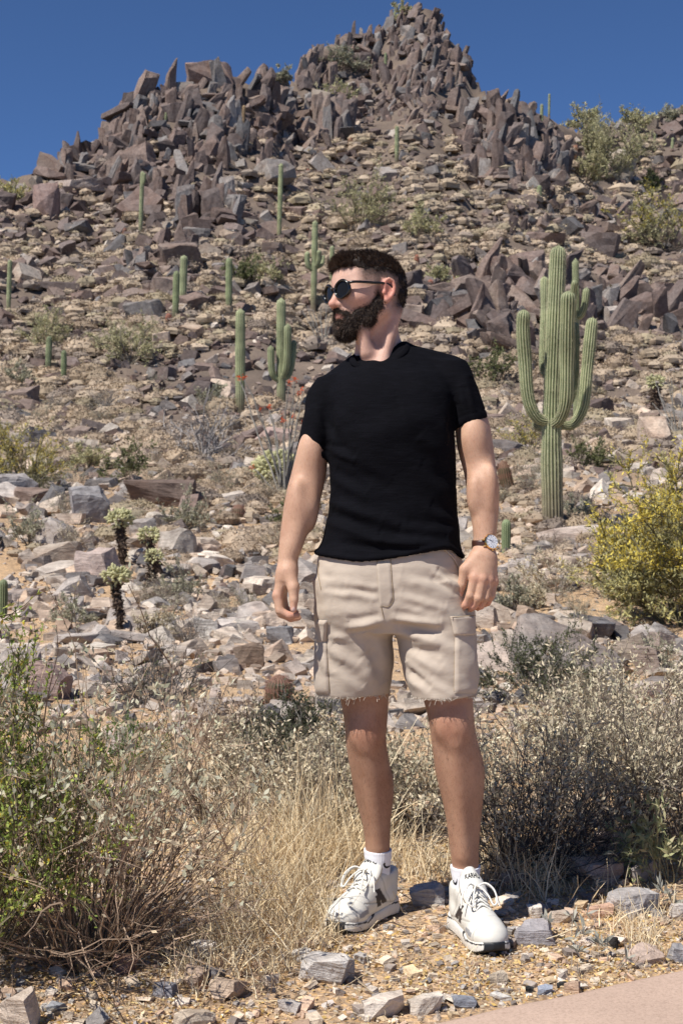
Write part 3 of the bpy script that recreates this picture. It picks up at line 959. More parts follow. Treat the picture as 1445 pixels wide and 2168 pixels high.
for lab, x, b, w, h, k, tone in [
    ('round reddish spiny barrel cactus above the dark green shrub', 590, 1484, 58, 66, 0, (.72, .66, .62)),
    ('round barrel cactus beside the pale flat slab left of the elbow', 505, 1112, 29, 36, 0, (.75, .7, .65)),
    ('tall brown barrel cactus between the man\'s elbow and the big saguaro', 1075, 1048, 30, 68, 1, (.66, .60, .50)),
    ('rusty small barrel cactus below the left outcrop', 130 + 128, 633, 12, 20, 1, (1.2, .8, .7)),
    ('small red barrel cactus at the foot of the close saguaro pair', 357, 685, 13, 16, 2, (1.2, .75, .7)),
    ('upright barrel cactus behind the man\'s head to the right', 966, 604, 13, 26, 1, (1.1, 1, .8)),
    ('red barrel cactus right of the hair', 881, 560, 11, 22, 2, (1.1, .7, .6)),
    ('small red barrel cactus right of the ear', 911, 606, 12, 17, 1, (1.1, .7, .65)),
    ('barrel cactus on the slope above the shrub in mid slope', 741, 322, 10, 24, 2, (1, .85, .7)),
    ('little barrel cactus left of the shrub in mid slope', 650, 368, 9, 16, 1, (1.1, .8, .7)),
    ('tall brown barrel cactus below the right skyline', 1215, 336, 13, 30, 1, (1, .8, .65)),
    ('barrel cactus under the double-stemmed saguaro', 1267, 305, 9, 14, 2, (1, .85, .7)),
    ('pair-wise barrel cactus on the right ridge rock', 1242, 284, 9, 13, 1, (1.1, .85, .7)),
    ('dark barrel cactus left of the leaning saguaro', 263, 494, 10, 22, 2, (.8, .6, .55)),
    ('tiny barrel cactus on the left skyline', 58, 342, 6, 13, 1, (.7, .5, .5)),
    ('barrel cactus beside the slim saguaro below the summit', 847, 304, 8, 16, 2, (1.1, .8, .7)),
    ('golden barrel cactus right of the right crag foot', 1336, 460, 12, 16, 1, (1.1, .95, .75)),
    ('small barrel cactus by the left crag face', 318, 276, 9, 15, 2, (1, .85, .6)),
    ('brown barrel cactus on the slope at the foot of the right crag', 1030, 325, 11, 18, 1, (1, .8, .6))]:
    p = gp(x, b); s = p[1] / F_PX
    o = place('barrel_cactus', BARREL[k], p, tiltm((0, 1, 0), RNG.normal(0, .06)) @ rotz(RNG.uniform(0, 6)), (w * s, w * s, h * s), tone)
    tag(o, lab, 'cactus', 'barrel cacti on the slope')

# ---- cholla
def cholla(label, base_px, top_px, head_w_px, head_h_px, njoint=80, seed=1, lean=0.0):
    rng = np.random.default_rng(seed)
    g = gp(*base_px); d = g[1]; u = d / F_PX
    root = empty('cholla_cactus', g); tag(root, label, 'cactus', 'teddy bear chollas')
    H = (base_px[1] - top_px[1]) * u; dx = (top_px[0] - base_px[0]) * u
    hh = head_h_px * u; hw = head_w_px * u
    # trunk: dark shaggy stem
    s = Soup()
    path = smooth_curve([(0, 0, -.05), (dx * .3 + .02, 0, H * .3), (dx * .8, .01, (H - hh) * .8), (dx, 0, H - hh * .6)], 22)
    r = 8.5 * u
    V, F = tube(path, r * (1 + .25 * rng.normal(0, 1, 22)), 8)
    s.add(V, F, (.075, .052, .038))
    n = 520
    k = rng.uniform(0, 1, n); P = np.stack([np.interp(k, np.linspace(0, 1, 22), path[:, c]) for c in range(3)], -1)
    D = rng.normal(0, 1, (n, 3)); D[:, 2] = D[:, 2] * .4 - .55
    V, F = leaf_quads(P + D * r * .4, r * 1.1 * rng.uniform(.5, 1.4, n), rng, .35, D=D)
    s.add(V, F, np.repeat(np.array([.10, .07, .05]) * rng.uniform(.5, 1.6, (n, 1)), 4, 0))
    mesh_obj('trunk', s.mesh('cholla_trunk', False), M_TWIG, root)
    # crown of pale stubby joints
    s = Soup(); sp = Soup()
    for q in range(int(njoint * 1.9)):
        e = rng.normal(size=3); e[2] = e[2] * .75 + .25; e /= np.linalg.norm(e)
        rr = rng.uniform(.35, 1) ** .5
        c = np.array([dx, 0, H - hh * .55]) + e * rr * np.array([hw * .42, hw * .42, hh * .42])
        L = head_w_px * u * rng.uniform(.12, .18); a = e + rng.normal(0, .55, 3); a[2] += .25; a /= np.linalg.norm(a)
        jr = L * .24
        pth = np.stack([c, c + a * L * .2, c + a * L * .55, c + a * L * .85, c + a * L])
        V, F = tube(pth, [jr * .6, jr, jr * 1.05, jr * .8, jr * .15], 7)
        sh = rng.uniform(.85, 1.15)
        s.add(V, F, np.array([.58, .56, .32]) * sh)
        m = 34
        t = rng.uniform(.05, 1, m)[:, None]; nd = rng.normal(size=(m, 3)); nd /= np.linalg.norm(nd, axis=1)[:, None]
        V, F = leaf_quads(c + a * L * t + nd * jr * .9, jr * .75, rng, .16, D=nd + a * .3)
        sp.add(V, F, np.repeat(np.array([.82, .77, .52]) * rng.uniform(.85, 1.2, (m, 1)), 4, 0))
    mesh_obj('crown', s.mesh('cholla_crown'), M_LEAF, root)
    o = mesh_obj('spines', sp.mesh('cholla_spines', False), M_LEAF, root); o['kind'] = 'stuff'
    return root
cholla('tallest of the left chollas, pale crown on a dark shaggy stem', (258, 1188), (254, 1066), 62, 42, 80, 1)
cholla('two-headed leaning cholla, upper head, right of the tallest left cholla', (335, 1212), (316, 1092), 52, 44, 66, 2)
cholla('smallest left cholla head below and right of the leaning one', (312, 1225), (326, 1138), 44, 34, 50, 3)
cholla('nearest left cholla with a long black stem among pale stones', (252, 1338), (246, 1190), 66, 46, 84, 4)
cholla('broad bushy cholla behind the ocotillo stems at the man\'s elbow', (592, 1052), (586, 950), 104, 78, 190, 5)
cholla('cholla with a dark trunk at the right edge of the slope', (1385, 882), (1386, 788), 42, 34, 60, 6)

# ================================================================== SHRUBS
def batch_tubes(P, R, sides=3):
    """P (n,k,3) polylines, R (n,k) radii -> V,F"""
    n, k, _ = P.shape
    T = np.gradient(P, axis=1); T /= np.linalg.norm(T, axis=2)[:, :, None] + 1e-12
    ref = np.where((np.abs(T[:, :1, 2:3]) < .85), np.array([0, 0, 1.0]), np.array([1.0, 0, 0]))
    N = np.cross(T, np.broadcast_to(ref, T.shape)); N /= np.linalg.norm(N, axis=2)[:, :, None] + 1e-12
    B = np.cross(T, N)
    a = np.linspace(0, 2 * np.pi, sides, endpoint=False)
    V = P[:, :, None, :] + R[:, :, None, None] * (np.cos(a)[None, None, :, None] * N[:, :, None, :] + np.sin(a)[None, None, :, None] * B[:, :, None, :])
    b = (np.arange(n) * k * sides)[:, None, None]; i = (np.arange(k - 1) * sides)[None, :, None]; j = np.arange(sides)[None, None, :]; j2 = (j + 1) % sides
    F = np.stack(np.broadcast_arrays(b + i + j, b + i + j2, b + i + sides + j2, b + i + sides + j), -1).reshape(-1, 4)
    return V.reshape(-1, 3), F

def batch_ribbons(P, R, rng):
    """flat blades: P (n,k,3), half widths R (n,k)"""
    n, k, _ = P.shape
    A = np.cross(P[:, -1] - P[:, 0], rng.normal(size=(n, 3))); A /= np.linalg.norm(A, axis=1)[:, None] + 1e-12
    V = np.stack([P - A[:, None, :] * R[:, :, None], P + A[:, None, :] * R[:, :, None]], 2).reshape(-1, 3)
    b = (np.arange(n) * k * 2)[:, None]; i = (np.arange(k - 1) * 2)[None, :]
    F = np.stack(np.broadcast_arrays(b + i, b + i + 1, b + i + 3, b + i + 2), -1).reshape(-1, 4)
    return V, F

def hair_tris(P, D, L, w, rng):
    n = len(P); A = np.cross(D, rng.normal(size=(n, 3))); A /= np.linalg.norm(A, axis=1)[:, None] + 1e-12
    L = np.broadcast_to(L, (n,))[:, None]; w = np.broadcast_to(w, (n,))[:, None]
    D = D / (np.linalg.norm(D, axis=1)[:, None] + 1e-12)
    V = np.stack([P - A * w, P + A * w, P + D * L * .98 + A * w * .25, P + D * L * .98 - A * w * .25], 1).reshape(-1, 3)
    return V, np.arange(n * 4).reshape(n, 4)

def bez_sticks(P0, D, L, rng, k=6, curl=.25, rise=.2, jit=.03):
    """n curved sticks from P0 along D with length L"""
    n = len(P0); t = np.linspace(0, 1, k)[None, :, None]
    side = rng.normal(0, curl, (n, 1, 3)); side[:, :, 2] += rise
    P = P0[:, None, :] + L[:, None, None] * (D[:, None, :] * t + side * t * t)
    w = np.cumsum(rng.normal(0, 1, (n, k, 3)), axis=1) * (jit * L)[:, None, None]; w -= w[:, :1]
    return P + w

def on_sticks(P, n, rng, lo=.3, hi=1.0, bias=1.0):
    k = P.shape[1]; i = rng.integers(0, len(P), n); t = (lo + (hi - lo) * rng.random(n) ** bias) * (k - 1)
    a = np.clip(t.astype(int), 0, k - 2); f = (t - a)[:, None]
    q = P[i, a] * (1 - f) + P[i, a + 1] * f
    d = P[i, a + 1] - P[i, a]; d /= np.linalg.norm(d, axis=1)[:, None] + 1e-9
    return q, d

def shrub(name, label, cat, base, height, radius, nstem=40, ntwig=160, nsub=300, nleaf=2000, leaf=.012, leafcol=((.3, .3, .2),), stemcol=(.16, .12, .09),
          stemr=.003, seed=0, spread=.8, leaf_lo=.3, aspect=.45, group=None, rise=.25, base_r=.06, mat=None, top_only=0.0, ntw_len=.35, flower=None, curl=.2, leafup=.3, bias=.7, xmax=None):
    rng = np.random.default_rng(seed + 1234)
    root = empty(name, base)
    tag(root, label, cat, group)
    az = rng.uniform(0, 2 * np.pi, nstem); el = np.clip(rng.uniform(0, 1, nstem) ** .7 * spread * 1.25, 0, 1.5)
    D = np.stack([np.cos(az) * np.sin(el), np.sin(az) * np.sin(el), np.cos(el)], -1)
    ext = 1 / np.sqrt((np.sin(el) / radius) ** 2 + (np.cos(el) / height) ** 2)
    L = ext * rng.uniform(.62, 1.0, nstem)
    P0 = np.stack([np.cos(az), np.sin(az), np.zeros(nstem)], -1) * (base_r * rng.random(nstem) ** .5)[:, None]; P0[:, 2] = -.02 * height
    P = bez_sticks(P0, D, L, rng, 7, curl * .6, rise * .35, .03)
    if xmax is not None:
        P = P[P[:, :, 0].max(1) < xmax]; nstem = len(P)
    s = Soup()
    R = np.linspace(1, .35, 7)[None, :] * stemr * rng.uniform(.6, 1.3, (nstem, 1))
    V, F = batch_tubes(P, R); s.add(V, F, np.repeat(np.array(stemcol) * rng.uniform(.6, 1.4, (nstem, 1)), 21, 0))
    tw = P; allp = [P[:, 3:]]
    if ntwig:
        q, d = on_sticks(P, ntwig, rng, .3, 1.0, .8)
        dd = d + rng.normal(0, .55, d.shape); dd /= np.linalg.norm(dd, axis=1)[:, None]
        tw = bez_sticks(q, dd, ntw_len * min(height, radius * 1.6) * rng.uniform(.4, 1.1, ntwig), rng, 5, .25, rise * .6, .05)
        if xmax is not None:
            tw = tw[tw[:, :, 0].max(1) < xmax]; ntwig = len(tw)
        V, F = batch_ribbons(tw, np.linspace(.68, .26, 5)[None, :] * stemr * rng.uniform(.7, 1.2, (ntwig, 1)), rng)
        s.add(V, F, np.repeat(np.array(stemcol) * rng.uniform(.6, 1.5, (ntwig, 1)), 10, 0))
    if nsub:
        q, d = on_sticks(tw, nsub, rng, .25, 1.0)
        dd = d + rng.normal(0, .7, d.shape); dd /= np.linalg.norm(dd, axis=1)[:, None]
        sb = bez_sticks(q, dd, .16 * min(height, radius * 1.6) * rng.uniform(.4, 1.2, nsub), rng, 4, .25, rise * .5, .05)
        if xmax is not None:
            sb = sb[sb[:, :, 0].max(1) < xmax]; nsub = len(sb)
        V, F = batch_ribbons(sb, np.linspace(.42, .18, 4)[None, :] * stemr * rng.uniform(.7, 1.2, (nsub, 1)), rng)
        s.add(V, F, np.repeat(np.array(stemcol) * rng.uniform(.6, 1.6, (nsub, 1)), 8, 0))
    else: sb = tw
    mesh_obj('stems', s.mesh('stems'), M_TWIG, root)
    if nleaf:
        q1, d1 = on_sticks(tw, nleaf // 2, rng, leaf_lo, 1.0, bias); q2, d2 = on_sticks(sb, nleaf - nleaf // 2, rng, .1, 1.0, bias)
        q = np.vstack([q1, q2]); d = np.vstack([d1, d2])
        if top_only: 
            ok = rng.random(len(q)) < np.clip((q[:, 2] / height - top_only) / .25 + .12, 0, 1)
            q, d = q[ok], d[ok]
        n = len(q)
        D = d * .6 + rng.normal(0, .7, (n, 3)); D[:, 2] += leafup
        V, F = leaf_quads(q, leaf * rng.uniform(.5, 1.4, n), rng, aspect, D=D)
        pal = np.array(leafcol); C = pal[rng.integers(0, len(pal), n)] * rng.uniform(.75, 1.25, (n, 1))
        if flower is not None:
            fc, ff, zlo = flower
            isf = (rng.random(n) < ff) & (q[:, 2] > zlo * height) & (vnoise(q * 5.0 / max(height, .3), seed) > -.35)
            C = np.where(isf[:, None], np.array(fc) * rng.uniform(.8, 1.2, (n, 1)), C)
        ss = Soup(); ss.add(V, F, np.repeat(C, 4, 0))
        o = mesh_obj('foliage', ss.mesh('foliage', False), mat or M_LEAF, root); o['kind'] = 'stuff'
    return root

def shrub_px(name, label, cat, bx, by, top, w, **kw):
    g = gp(bx, by); u = g[1] / F_PX
    return shrub(name, label, cat, g, (by - top) * u, w * .5 * u, **kw)

SAGE = ((.38, .37, .27), (.33, .325, .225), (.45, .42, .31))
DRYL = ((.60, .51, .36), (.53, .45, .32), (.48, .43, .30), (.66, .58, .43), (.45, .42, .30))
GRN = ((.15, .165, .07), (.19, .20, .095), (.12, .135, .06))
PVG = ((.46, .435, .245), (.41, .395, .215), (.52, .48, .29))
YEL = (.60, .49, .11)

# palo verdes and flowering bushes on the slope
shrub_px('palo_verde', 'big yellow flowering palo verde at the right edge', 'tree', 1445, 1315, 985, 330, nstem=34, ntwig=560, nsub=5200, nleaf=52000, leaf=.046, leafcol=((.46, .44, .21), (.54, .50, .23), (.40, .39, .21), (.64, .56, .20)), stemcol=(.17, .15, .09), stemr=.016, seed=1, spread=.75, flower=((.78, .64, .13), .66, .36), aspect=.3, group='palo verdes on the slope', curl=.35, base_r=.2)
shrub_px('palo_verde', 'yellow flowering bush at the left edge above the grey slab', 'tree', 55, 1062, 905, 210, nstem=18, ntwig=160, nsub=800, nleaf=13000, leaf=0.056, leafcol=PVG, stemcol=(.2, .18, .12), stemr=.018, seed=2, spread=.9, flower=(YEL, .55, .3), aspect=.3, group='palo verdes on the slope')
shrub_px('palo_verde', 'small yellow bush between the man\'s elbow and the big saguaro', 'tree', 1118, 962, 866, 120, nstem=12, ntwig=90, nsub=300, nleaf=2850, leaf=0.065, leafcol=PVG, stemcol=(.15, .12, .09), stemr=.014, seed=3, spread=.9, flower=(YEL, .5, .2), aspect=.3, group='palo verdes on the slope')
shrub_px('palo_verde', 'yellow green palo verde with dark trunks high at the right edge', 'tree', 1405, 545, 425, 190, nstem=16, ntwig=140, nsub=700, nleaf=6840, leaf=0.239, leafcol=PVG, stemcol=(.10, .085, .07), stemr=.06, seed=4, spread=.9, flower=((.5, .42, .08), .5, .45), aspect=.3, group='palo verdes on the slope')
shrub_px('palo_verde', 'pale green shrub in the middle of the upper slope', 'tree', 758, 478, 352, 150, nstem=14, ntwig=120, nsub=500, nleaf=4940, leaf=0.221, leafcol=PVG, stemcol=(.16, .13, .1), stemr=.04, seed=5, spread=.9, aspect=.25, group='palo verdes on the slope')
shrub_px('palo_verde', 'wide pale green palo verde with forked trunk on the left slope', 'tree', 275, 768, 668, 165, nstem=13, ntwig=120, nsub=500, nleaf=4370, leaf=0.138, leafcol=PVG, stemcol=(.22, .19, .15), stemr=.026, seed=6, spread=1.05, aspect=.25, group='palo verdes on the slope')
shrub_px('palo_verde', 'green shrub at the far left of the mid slope', 'tree', 100, 742, 662, 120, nstem=12, ntwig=90, nsub=400, nleaf=3610, leaf=0.138, leafcol=PVG, stemcol=(.2, .18, .14), stemr=.022, seed=7, spread=.95, aspect=.25, group='palo verdes on the slope')
shrub_px('palo_verde', 'yellowish bush below the left skyline', 'tree', 20, 408, 352, 90, nstem=10, ntwig=70, nsub=200, nleaf=1710, leaf=0.313, leafcol=PVG, stemr=.05, seed=8, spread=.95, flower=((.45, .38, .1), .3, .3), aspect=.3, group='palo verdes on the slope')
shrub_px('palo_verde', 'large green palo verde thicket on the right slope', 'tree', 1290, 392, 255, 170, nstem=18, ntwig=150, nsub=700, nleaf=7220, leaf=0.386, leafcol=PVG, stemcol=(.19, .17, .12), stemr=.07, seed=9, spread=.8, aspect=.25, group='palo verdes on the slope')
shrub_px('palo_verde', 'low green palo verde left of the thicket on the right slope', 'tree', 1235, 385, 325, 110, nstem=12, ntwig=80, nsub=300, nleaf=2850, leaf=0.368, leafcol=PVG, stemr=.06, seed=10, spread=.95, aspect=.25, group='palo verdes on the slope')
for lab, x, b, t, w, sd, cols in [
    ('dark shrub on the left skyline', 135, 315, 288, 55, 31, GRN), ('grey shrub on the ridge left of the summit crag', 552, 178, 138, 70, 32, SAGE), ('small shrub at the ridge notch', 597, 178, 140, 30, 33, SAGE),
    ('wispy shrub at the left end of the skyline', 22, 350, 308, 70, 34, PVG), ('grey green shrub on the ridge right of the summit', 1052, 190, 142, 70, 35, SAGE), ('yellow green shrub on the right skyline beside the double saguaro', 1232, 282, 232, 70, 36, PVG),
    ('rounded shrub on the skyline at the far right', 1420, 262, 222, 60, 37, SAGE), ('green shrub right of the double saguaro', 1345, 275, 232, 70, 38, PVG), ('dull shrub on the face of the summit crag', 722, 150, 92, 80, 39, SAGE), ('green shrub below the summit crag', 712, 225, 135, 80, 40, PVG),
    ('yellow bush high on the summit', 852, 42, 8, 36, 41, PVG), ('dry grass tuft on the summit shoulder', 680, 105, 58, 30, 42, DRYL), ('small olive bush right of the summit slope', 1185, 255, 225, 60, 43, PVG),
    ('dark green low bush beside the close saguaro pair', 512, 612, 560, 90, 44, GRN), ('olive bush behind the man\'s hair', 560, 600, 545, 80, 45, PVG), ('round green creosote above the man\'s left shoulder', 1040, 812, 735, 130, 46, GRN),
    ('grey green shrub right of the big saguaro trunk', 1240, 985, 915, 120, 47, GRN), ('dark round bush on the right slope', 1372, 412, 372, 55, 48, GRN), ('olive shrub below the dark ribs', 890, 510, 450, 90, 49, PVG),
    ('olive bush left of the ear', 930, 606, 560, 60, 50, PVG), ('green creosote left of the dead grey shrub', 270, 1035, 960, 120, 51, GRN), ('olive shrub beside the dark block boulder', 395, 1130, 1060, 130, 52, SAGE),
    ('low green shrub right of the trunk of the big saguaro', 1230, 1112, 1035, 120, 53, SAGE), ('tan dry shrub below the pale flat slab', 1180, 1245, 1150, 130, 54, DRYL), ('second tan dry shrub right of the first below the slab', 1275, 1262, 1165, 120, 55, DRYL),
    ('dull green bush on the far left slope edge', 30, 820, 770, 80, 56, SAGE), ('small bush left of the lone straight saguaro', 455, 870, 820, 80, 57, SAGE), ('sage bush above the three chollas', 180, 1010, 950, 100, 58, PVG),
    ('pale bush at the left edge below the yellow bush', 60, 1165, 1090, 120, 59, SAGE), ('green bush below the ocotillo at the elbow', 610, 1118, 1055, 90, 60, GRN), ('grey twiggy bush in the stones left of the open hand', 390, 1250, 1180, 110, 61, SAGE),
    ('dry shrub above the wedge boulder', 1140, 1290, 1240, 90, 62, DRYL), ('grey dead bush beside the watch hand', 1085, 1300, 1230, 80, 63, SAGE), ('sage shrub right of the wedge boulder', 1400, 1420, 1330, 110, 64, SAGE),
    ('sage bush left of the near cholla stem', 150, 1330, 1260, 110, 65, SAGE), ('dry bush between the cholla and the dark shrub', 330, 1345, 1280, 110, 66, DRYL)]:
    g = gp(x, b); u = g[1] / F_PX
    shrub_px('slope_shrub', lab, 'bush', x, b, t, w, nstem=16, ntwig=70, nsub=260, nleaf=2100, leaf=max(6.2 * u, .012), leafcol=cols, stemcol=(.2, .165, .13), stemr=1.1 * u, seed=sd, spread=.95, aspect=.35, group='shrubs scattered over the slope', mat=(M_DRY if cols is DRYL else M_LEAF), base_r=3 * u)

# dead grey shrub and ocotillos
shrub_px('dead_shrub', 'leafless grey shrub with twisted limbs on the left slope', 'bush', 430, 985, 862, 190, nstem=20, ntwig=150, nsub=500, nleaf=0, stemcol=(.26, .24, .23), stemr=.028, seed=71, spread=1.1, curl=.6, base_r=.15)
def ocotillo(label, base_px, tips, seed, col=(.25, .235, .21), flower=True, wpx=2.4):
    rng = np.random.default_rng(seed); g = gp(*base_px); u = g[1] / F_PX
    root = empty('ocotillo', g); tag(root, label, 'bush', 'ocotillos on the slope')
    s = Soup(); fl = Soup()
    for (x, y) in tips:
        t = np.array([(x - base_px[0]) * u, rng.normal(0, .25), (base_px[1] - y) * u])
        mid = t * .5 + np.array([rng.normal(0, .05), 0, t[2] * .06])
        P = smooth_curve([(rng.normal(0, .03), 0, -.05), mid, t], 14); P[1:] += rng.normal(0, .012, (13, 3))
        V, F = tube(P, np.linspace(wpx, wpx * .45, 14) * u, 5); s.add(V, F, np.array(col) * rng.uniform(.8, 1.25))
        n = 40
        V, F = leaf_quads(P[rng.integers(2, 14, n)] + rng.normal(0, .01, (n, 3)), 3 * u, rng, .3); s.add(V, F, np.array(col) * .8)
        if flower and rng.random() < .85:
            n = 26; V, F = leaf_quads(P[-1] + rng.normal(0, 1, (n, 3)) * np.array([2.2, 2.2, 3.2]) * u, 5 * u, rng, .4, up=.8)
            fl.add(V, F, np.array([.72, .13, .04]))
    mesh_obj('stems', s.mesh('ocotillo_stems', False), M_TWIG, root)
    if fl.n:
        o = mesh_obj('flowers', fl.mesh('ocotillo_flowers', False), M_LEAF, root); o['kind'] = 'stuff'
ocotillo('orange tipped ocotillo stems fanning up beside the man\'s right sleeve', (600, 1062), [(515, 808), (505, 805), (548, 875), (568, 868), (575, 885), (612, 820), (625, 815), (632, 845), (640, 835), (618, 890), (560, 935), (600, 900), (640, 905), (655, 880), (535, 1000)], 1)
ocotillo('leafless grey ocotillo clump right of the four-armed saguaro', (684, 738), [(640, 650), (650, 640), (662, 648), (672, 655), (690, 640), (700, 650), (712, 660), (655, 668), (722, 690), (640, 700), (678, 645)], 2, flower=False, wpx=1.5)
ocotillo('grey ocotillo with red tips at the right edge', (1432, 935), [(1395, 812), (1410, 805), (1385, 860), (1425, 810), (1440, 815), (1455, 820), (1375, 890), (1400, 850)], 3, wpx=1.6, flower=False)

# ---- dry shrubs repeated over the lower slope: five kinds, copied
def dry_shrub_field():
    rng = np.random.default_rng(66)
    protos = []
    for k in range(5):
        cols = [SAGE, DRYL, ((.40, .34, .27), (.33, .28, .23)), ((.30, .27, .24), (.36, .33, .28)), SAGE][k]
        r = shrub('dry_shrub', '', '', (0, 0, 0), .8, .6, nstem=26, ntwig=130, nsub=380, nleaf=(1300, 1100, 900, 500, 1500)[k], leaf=.036, leafcol=cols, stemcol=((.24, .20, .165), (.26, .21, .16), (.22, .18, .15), (.17, .155, .145), (.22, .19, .15))[k], stemr=.0075, seed=300 + k, spread=.98, aspect=.32, mat=M_DRY, base_r=.05, curl=.35)
        protos.append(r)
    n = 0
    tones = ['sage grey', 'straw coloured', 'tan', 'bare grey', 'grey green']
    while n < 64:
        x = rng.uniform(15, 1430); y = 800 + 560 * rng.random()
        if 600 < x < 1060: continue
        k = int(rng.integers(5)); src = protos[k]; g = gp(x, y); u = g[1] / F_PX
        w = rng.uniform(42, 105) * (.75 + .4 * (y - 800) / 560)
        c = src.copy(); COL.objects.link(c); c.location = g; c.rotation_euler = (0, 0, rng.uniform(0, 6.28)); s = w * u / 1.2
        c.scale = (s, s, s * rng.uniform(.75, 1.1))
        for ch in src.children:
            q = ch.copy(); COL.objects.link(q); q.parent = c
        sw = 'wide' if w > 80 else ('small' if w < 58 else 'knee high')
        tag(c, f"{sw} {tones[k]} twiggy shrub {where_words(x, y)}", 'bush', 'twiggy shrubs among the stones')
        n += 1
    for r in protos:
        for ch in list(r.children): bpy.data.objects.remove(ch, do_unlink=True)
        bpy.data.objects.remove(r, do_unlink=True)
dry_shrub_field()
# ================================================================== FOREGROUND
# concrete path in the near right corner
def build_path():
    a = np.array([.2166, 3.0]); b = np.array([.798, 3.325]); t = (b - a) / np.linalg.norm(b - a); n = np.array([t[1], -t[0]])
    rng = np.random.default_rng(3)
    us = np.linspace(-9, 9, 361); vs = np.array([0, .004, .012, .03, .3, .8, 1.5, 2.2, 2.6])
    zs = np.array([-.05, .004, .012, .015, .016, .017, .017, .015, .0])
    V = []
    for v, z in zip(vs, zs):
        w = 0.006 * fbm(np.stack([us * 6, us * 0, us * 0], -1), 5, 3) * (v < .2)
        P = a[None, :] + us[:, None] * t[None, :] + (v + w)[:, None] * n[None, :]
        V.append(np.stack([P[:, 0], P[:, 1], np.full(len(us), z)], -1))
    V = np.concatenate(V); m_, k_ = len(us), len(vs)
    i = np.arange(k_ - 1)[:, None] * m_; j = np.arange(m_ - 1)[None, :]
    F = np.stack([i + j, i + m_ + j, i + m_ + j + 1, i + j + 1], -1).reshape(-1, 4)
    me = new_mesh('path', V, F)
    m = NT('tan_concrete'); p = m.pos()
    n1 = m.noise(p, 2.5, 5, .6); n2 = m.noise(p, 160.0, 4, .7); n3 = m.vor(p, 90.0)
    c = m.mix((.50, .37, .295), m.ramp(n1, [(0.3, (.88, .87, .86)), (0.7, (1.08, 1.07, 1.06))]), 1.0, 'MULTIPLY')
    c = m.mix(c, m.ramp(n2, [(0.3, (.72, .70, .68)), (0.5, (1, 1, 1)), (0.7, (1.15, 1.15, 1.15))]), 0.8, 'MULTIPLY')
    c = m.mix(c, m.ramp(n3, [(0.08, (.55, .5, .46)), (0.16, (1, 1, 1))]), 0.5, 'MULTIPLY')
    m.color(c); m.rough(0.9); m.spec(.2); m.bump(n2, .35, .004)
    o = mesh_obj('path', me, m.m); tag(o, kind='structure')
build_path()
_pa = np.array([.2166, 3.0]); _pt = np.array([.798 - .2166, .325]); _pt /= np.linalg.norm(_pt); _pn = np.array([_pt[1], -_pt[0]])
def off_path(X, Y): return (X - _pa[0]) * _pn[0] + (Y - _pa[1]) * _pn[1]     # >0 on the path

# named stones near the man
def stone(label, x, b, w, h, color, kind='rock', seed=0, tilt=.12, depth=.8, d=None):
    rng = np.random.default_rng(seed + int(x))
    g = gp(x, b) if d is None else np.array([*PX(x, b, d)]); u = g[1] / F_PX
    me = {'rock': ROCKS, 'slab': SLABS, 'shard': SHARDS}[kind][(seed + int(x)) % 12]
    bb = mverts(me); ex = bb.max(0) - bb.min(0)
    R = tiltm((0, 1, 0), rng.normal(0, tilt)) @ tiltm((1, 0, 0), rng.normal(0, tilt)) @ rotz(rng.uniform(-.5, .5))
    sx = w * u / ex[0]; sz = h * u * 1.3 / ex[2]
    o = place('stone' if w * u < .25 else 'boulder', me, g + np.array([0, w * u * depth * .3, h * u * .42]), R, (sx, max(w * u * depth / ex[1], sz * .4), sz), color)
    tag(o, label, 'rock', 'stones around the man')
    return o
GY = (.42, .41, .40); GP = (.56, .54, .51); TN = (.50, .41, .32); PK = (.44, .34, .30); WH = (.60, .57, .52); DG = (.13, .125, .125); BR = (.26, .195, .15)
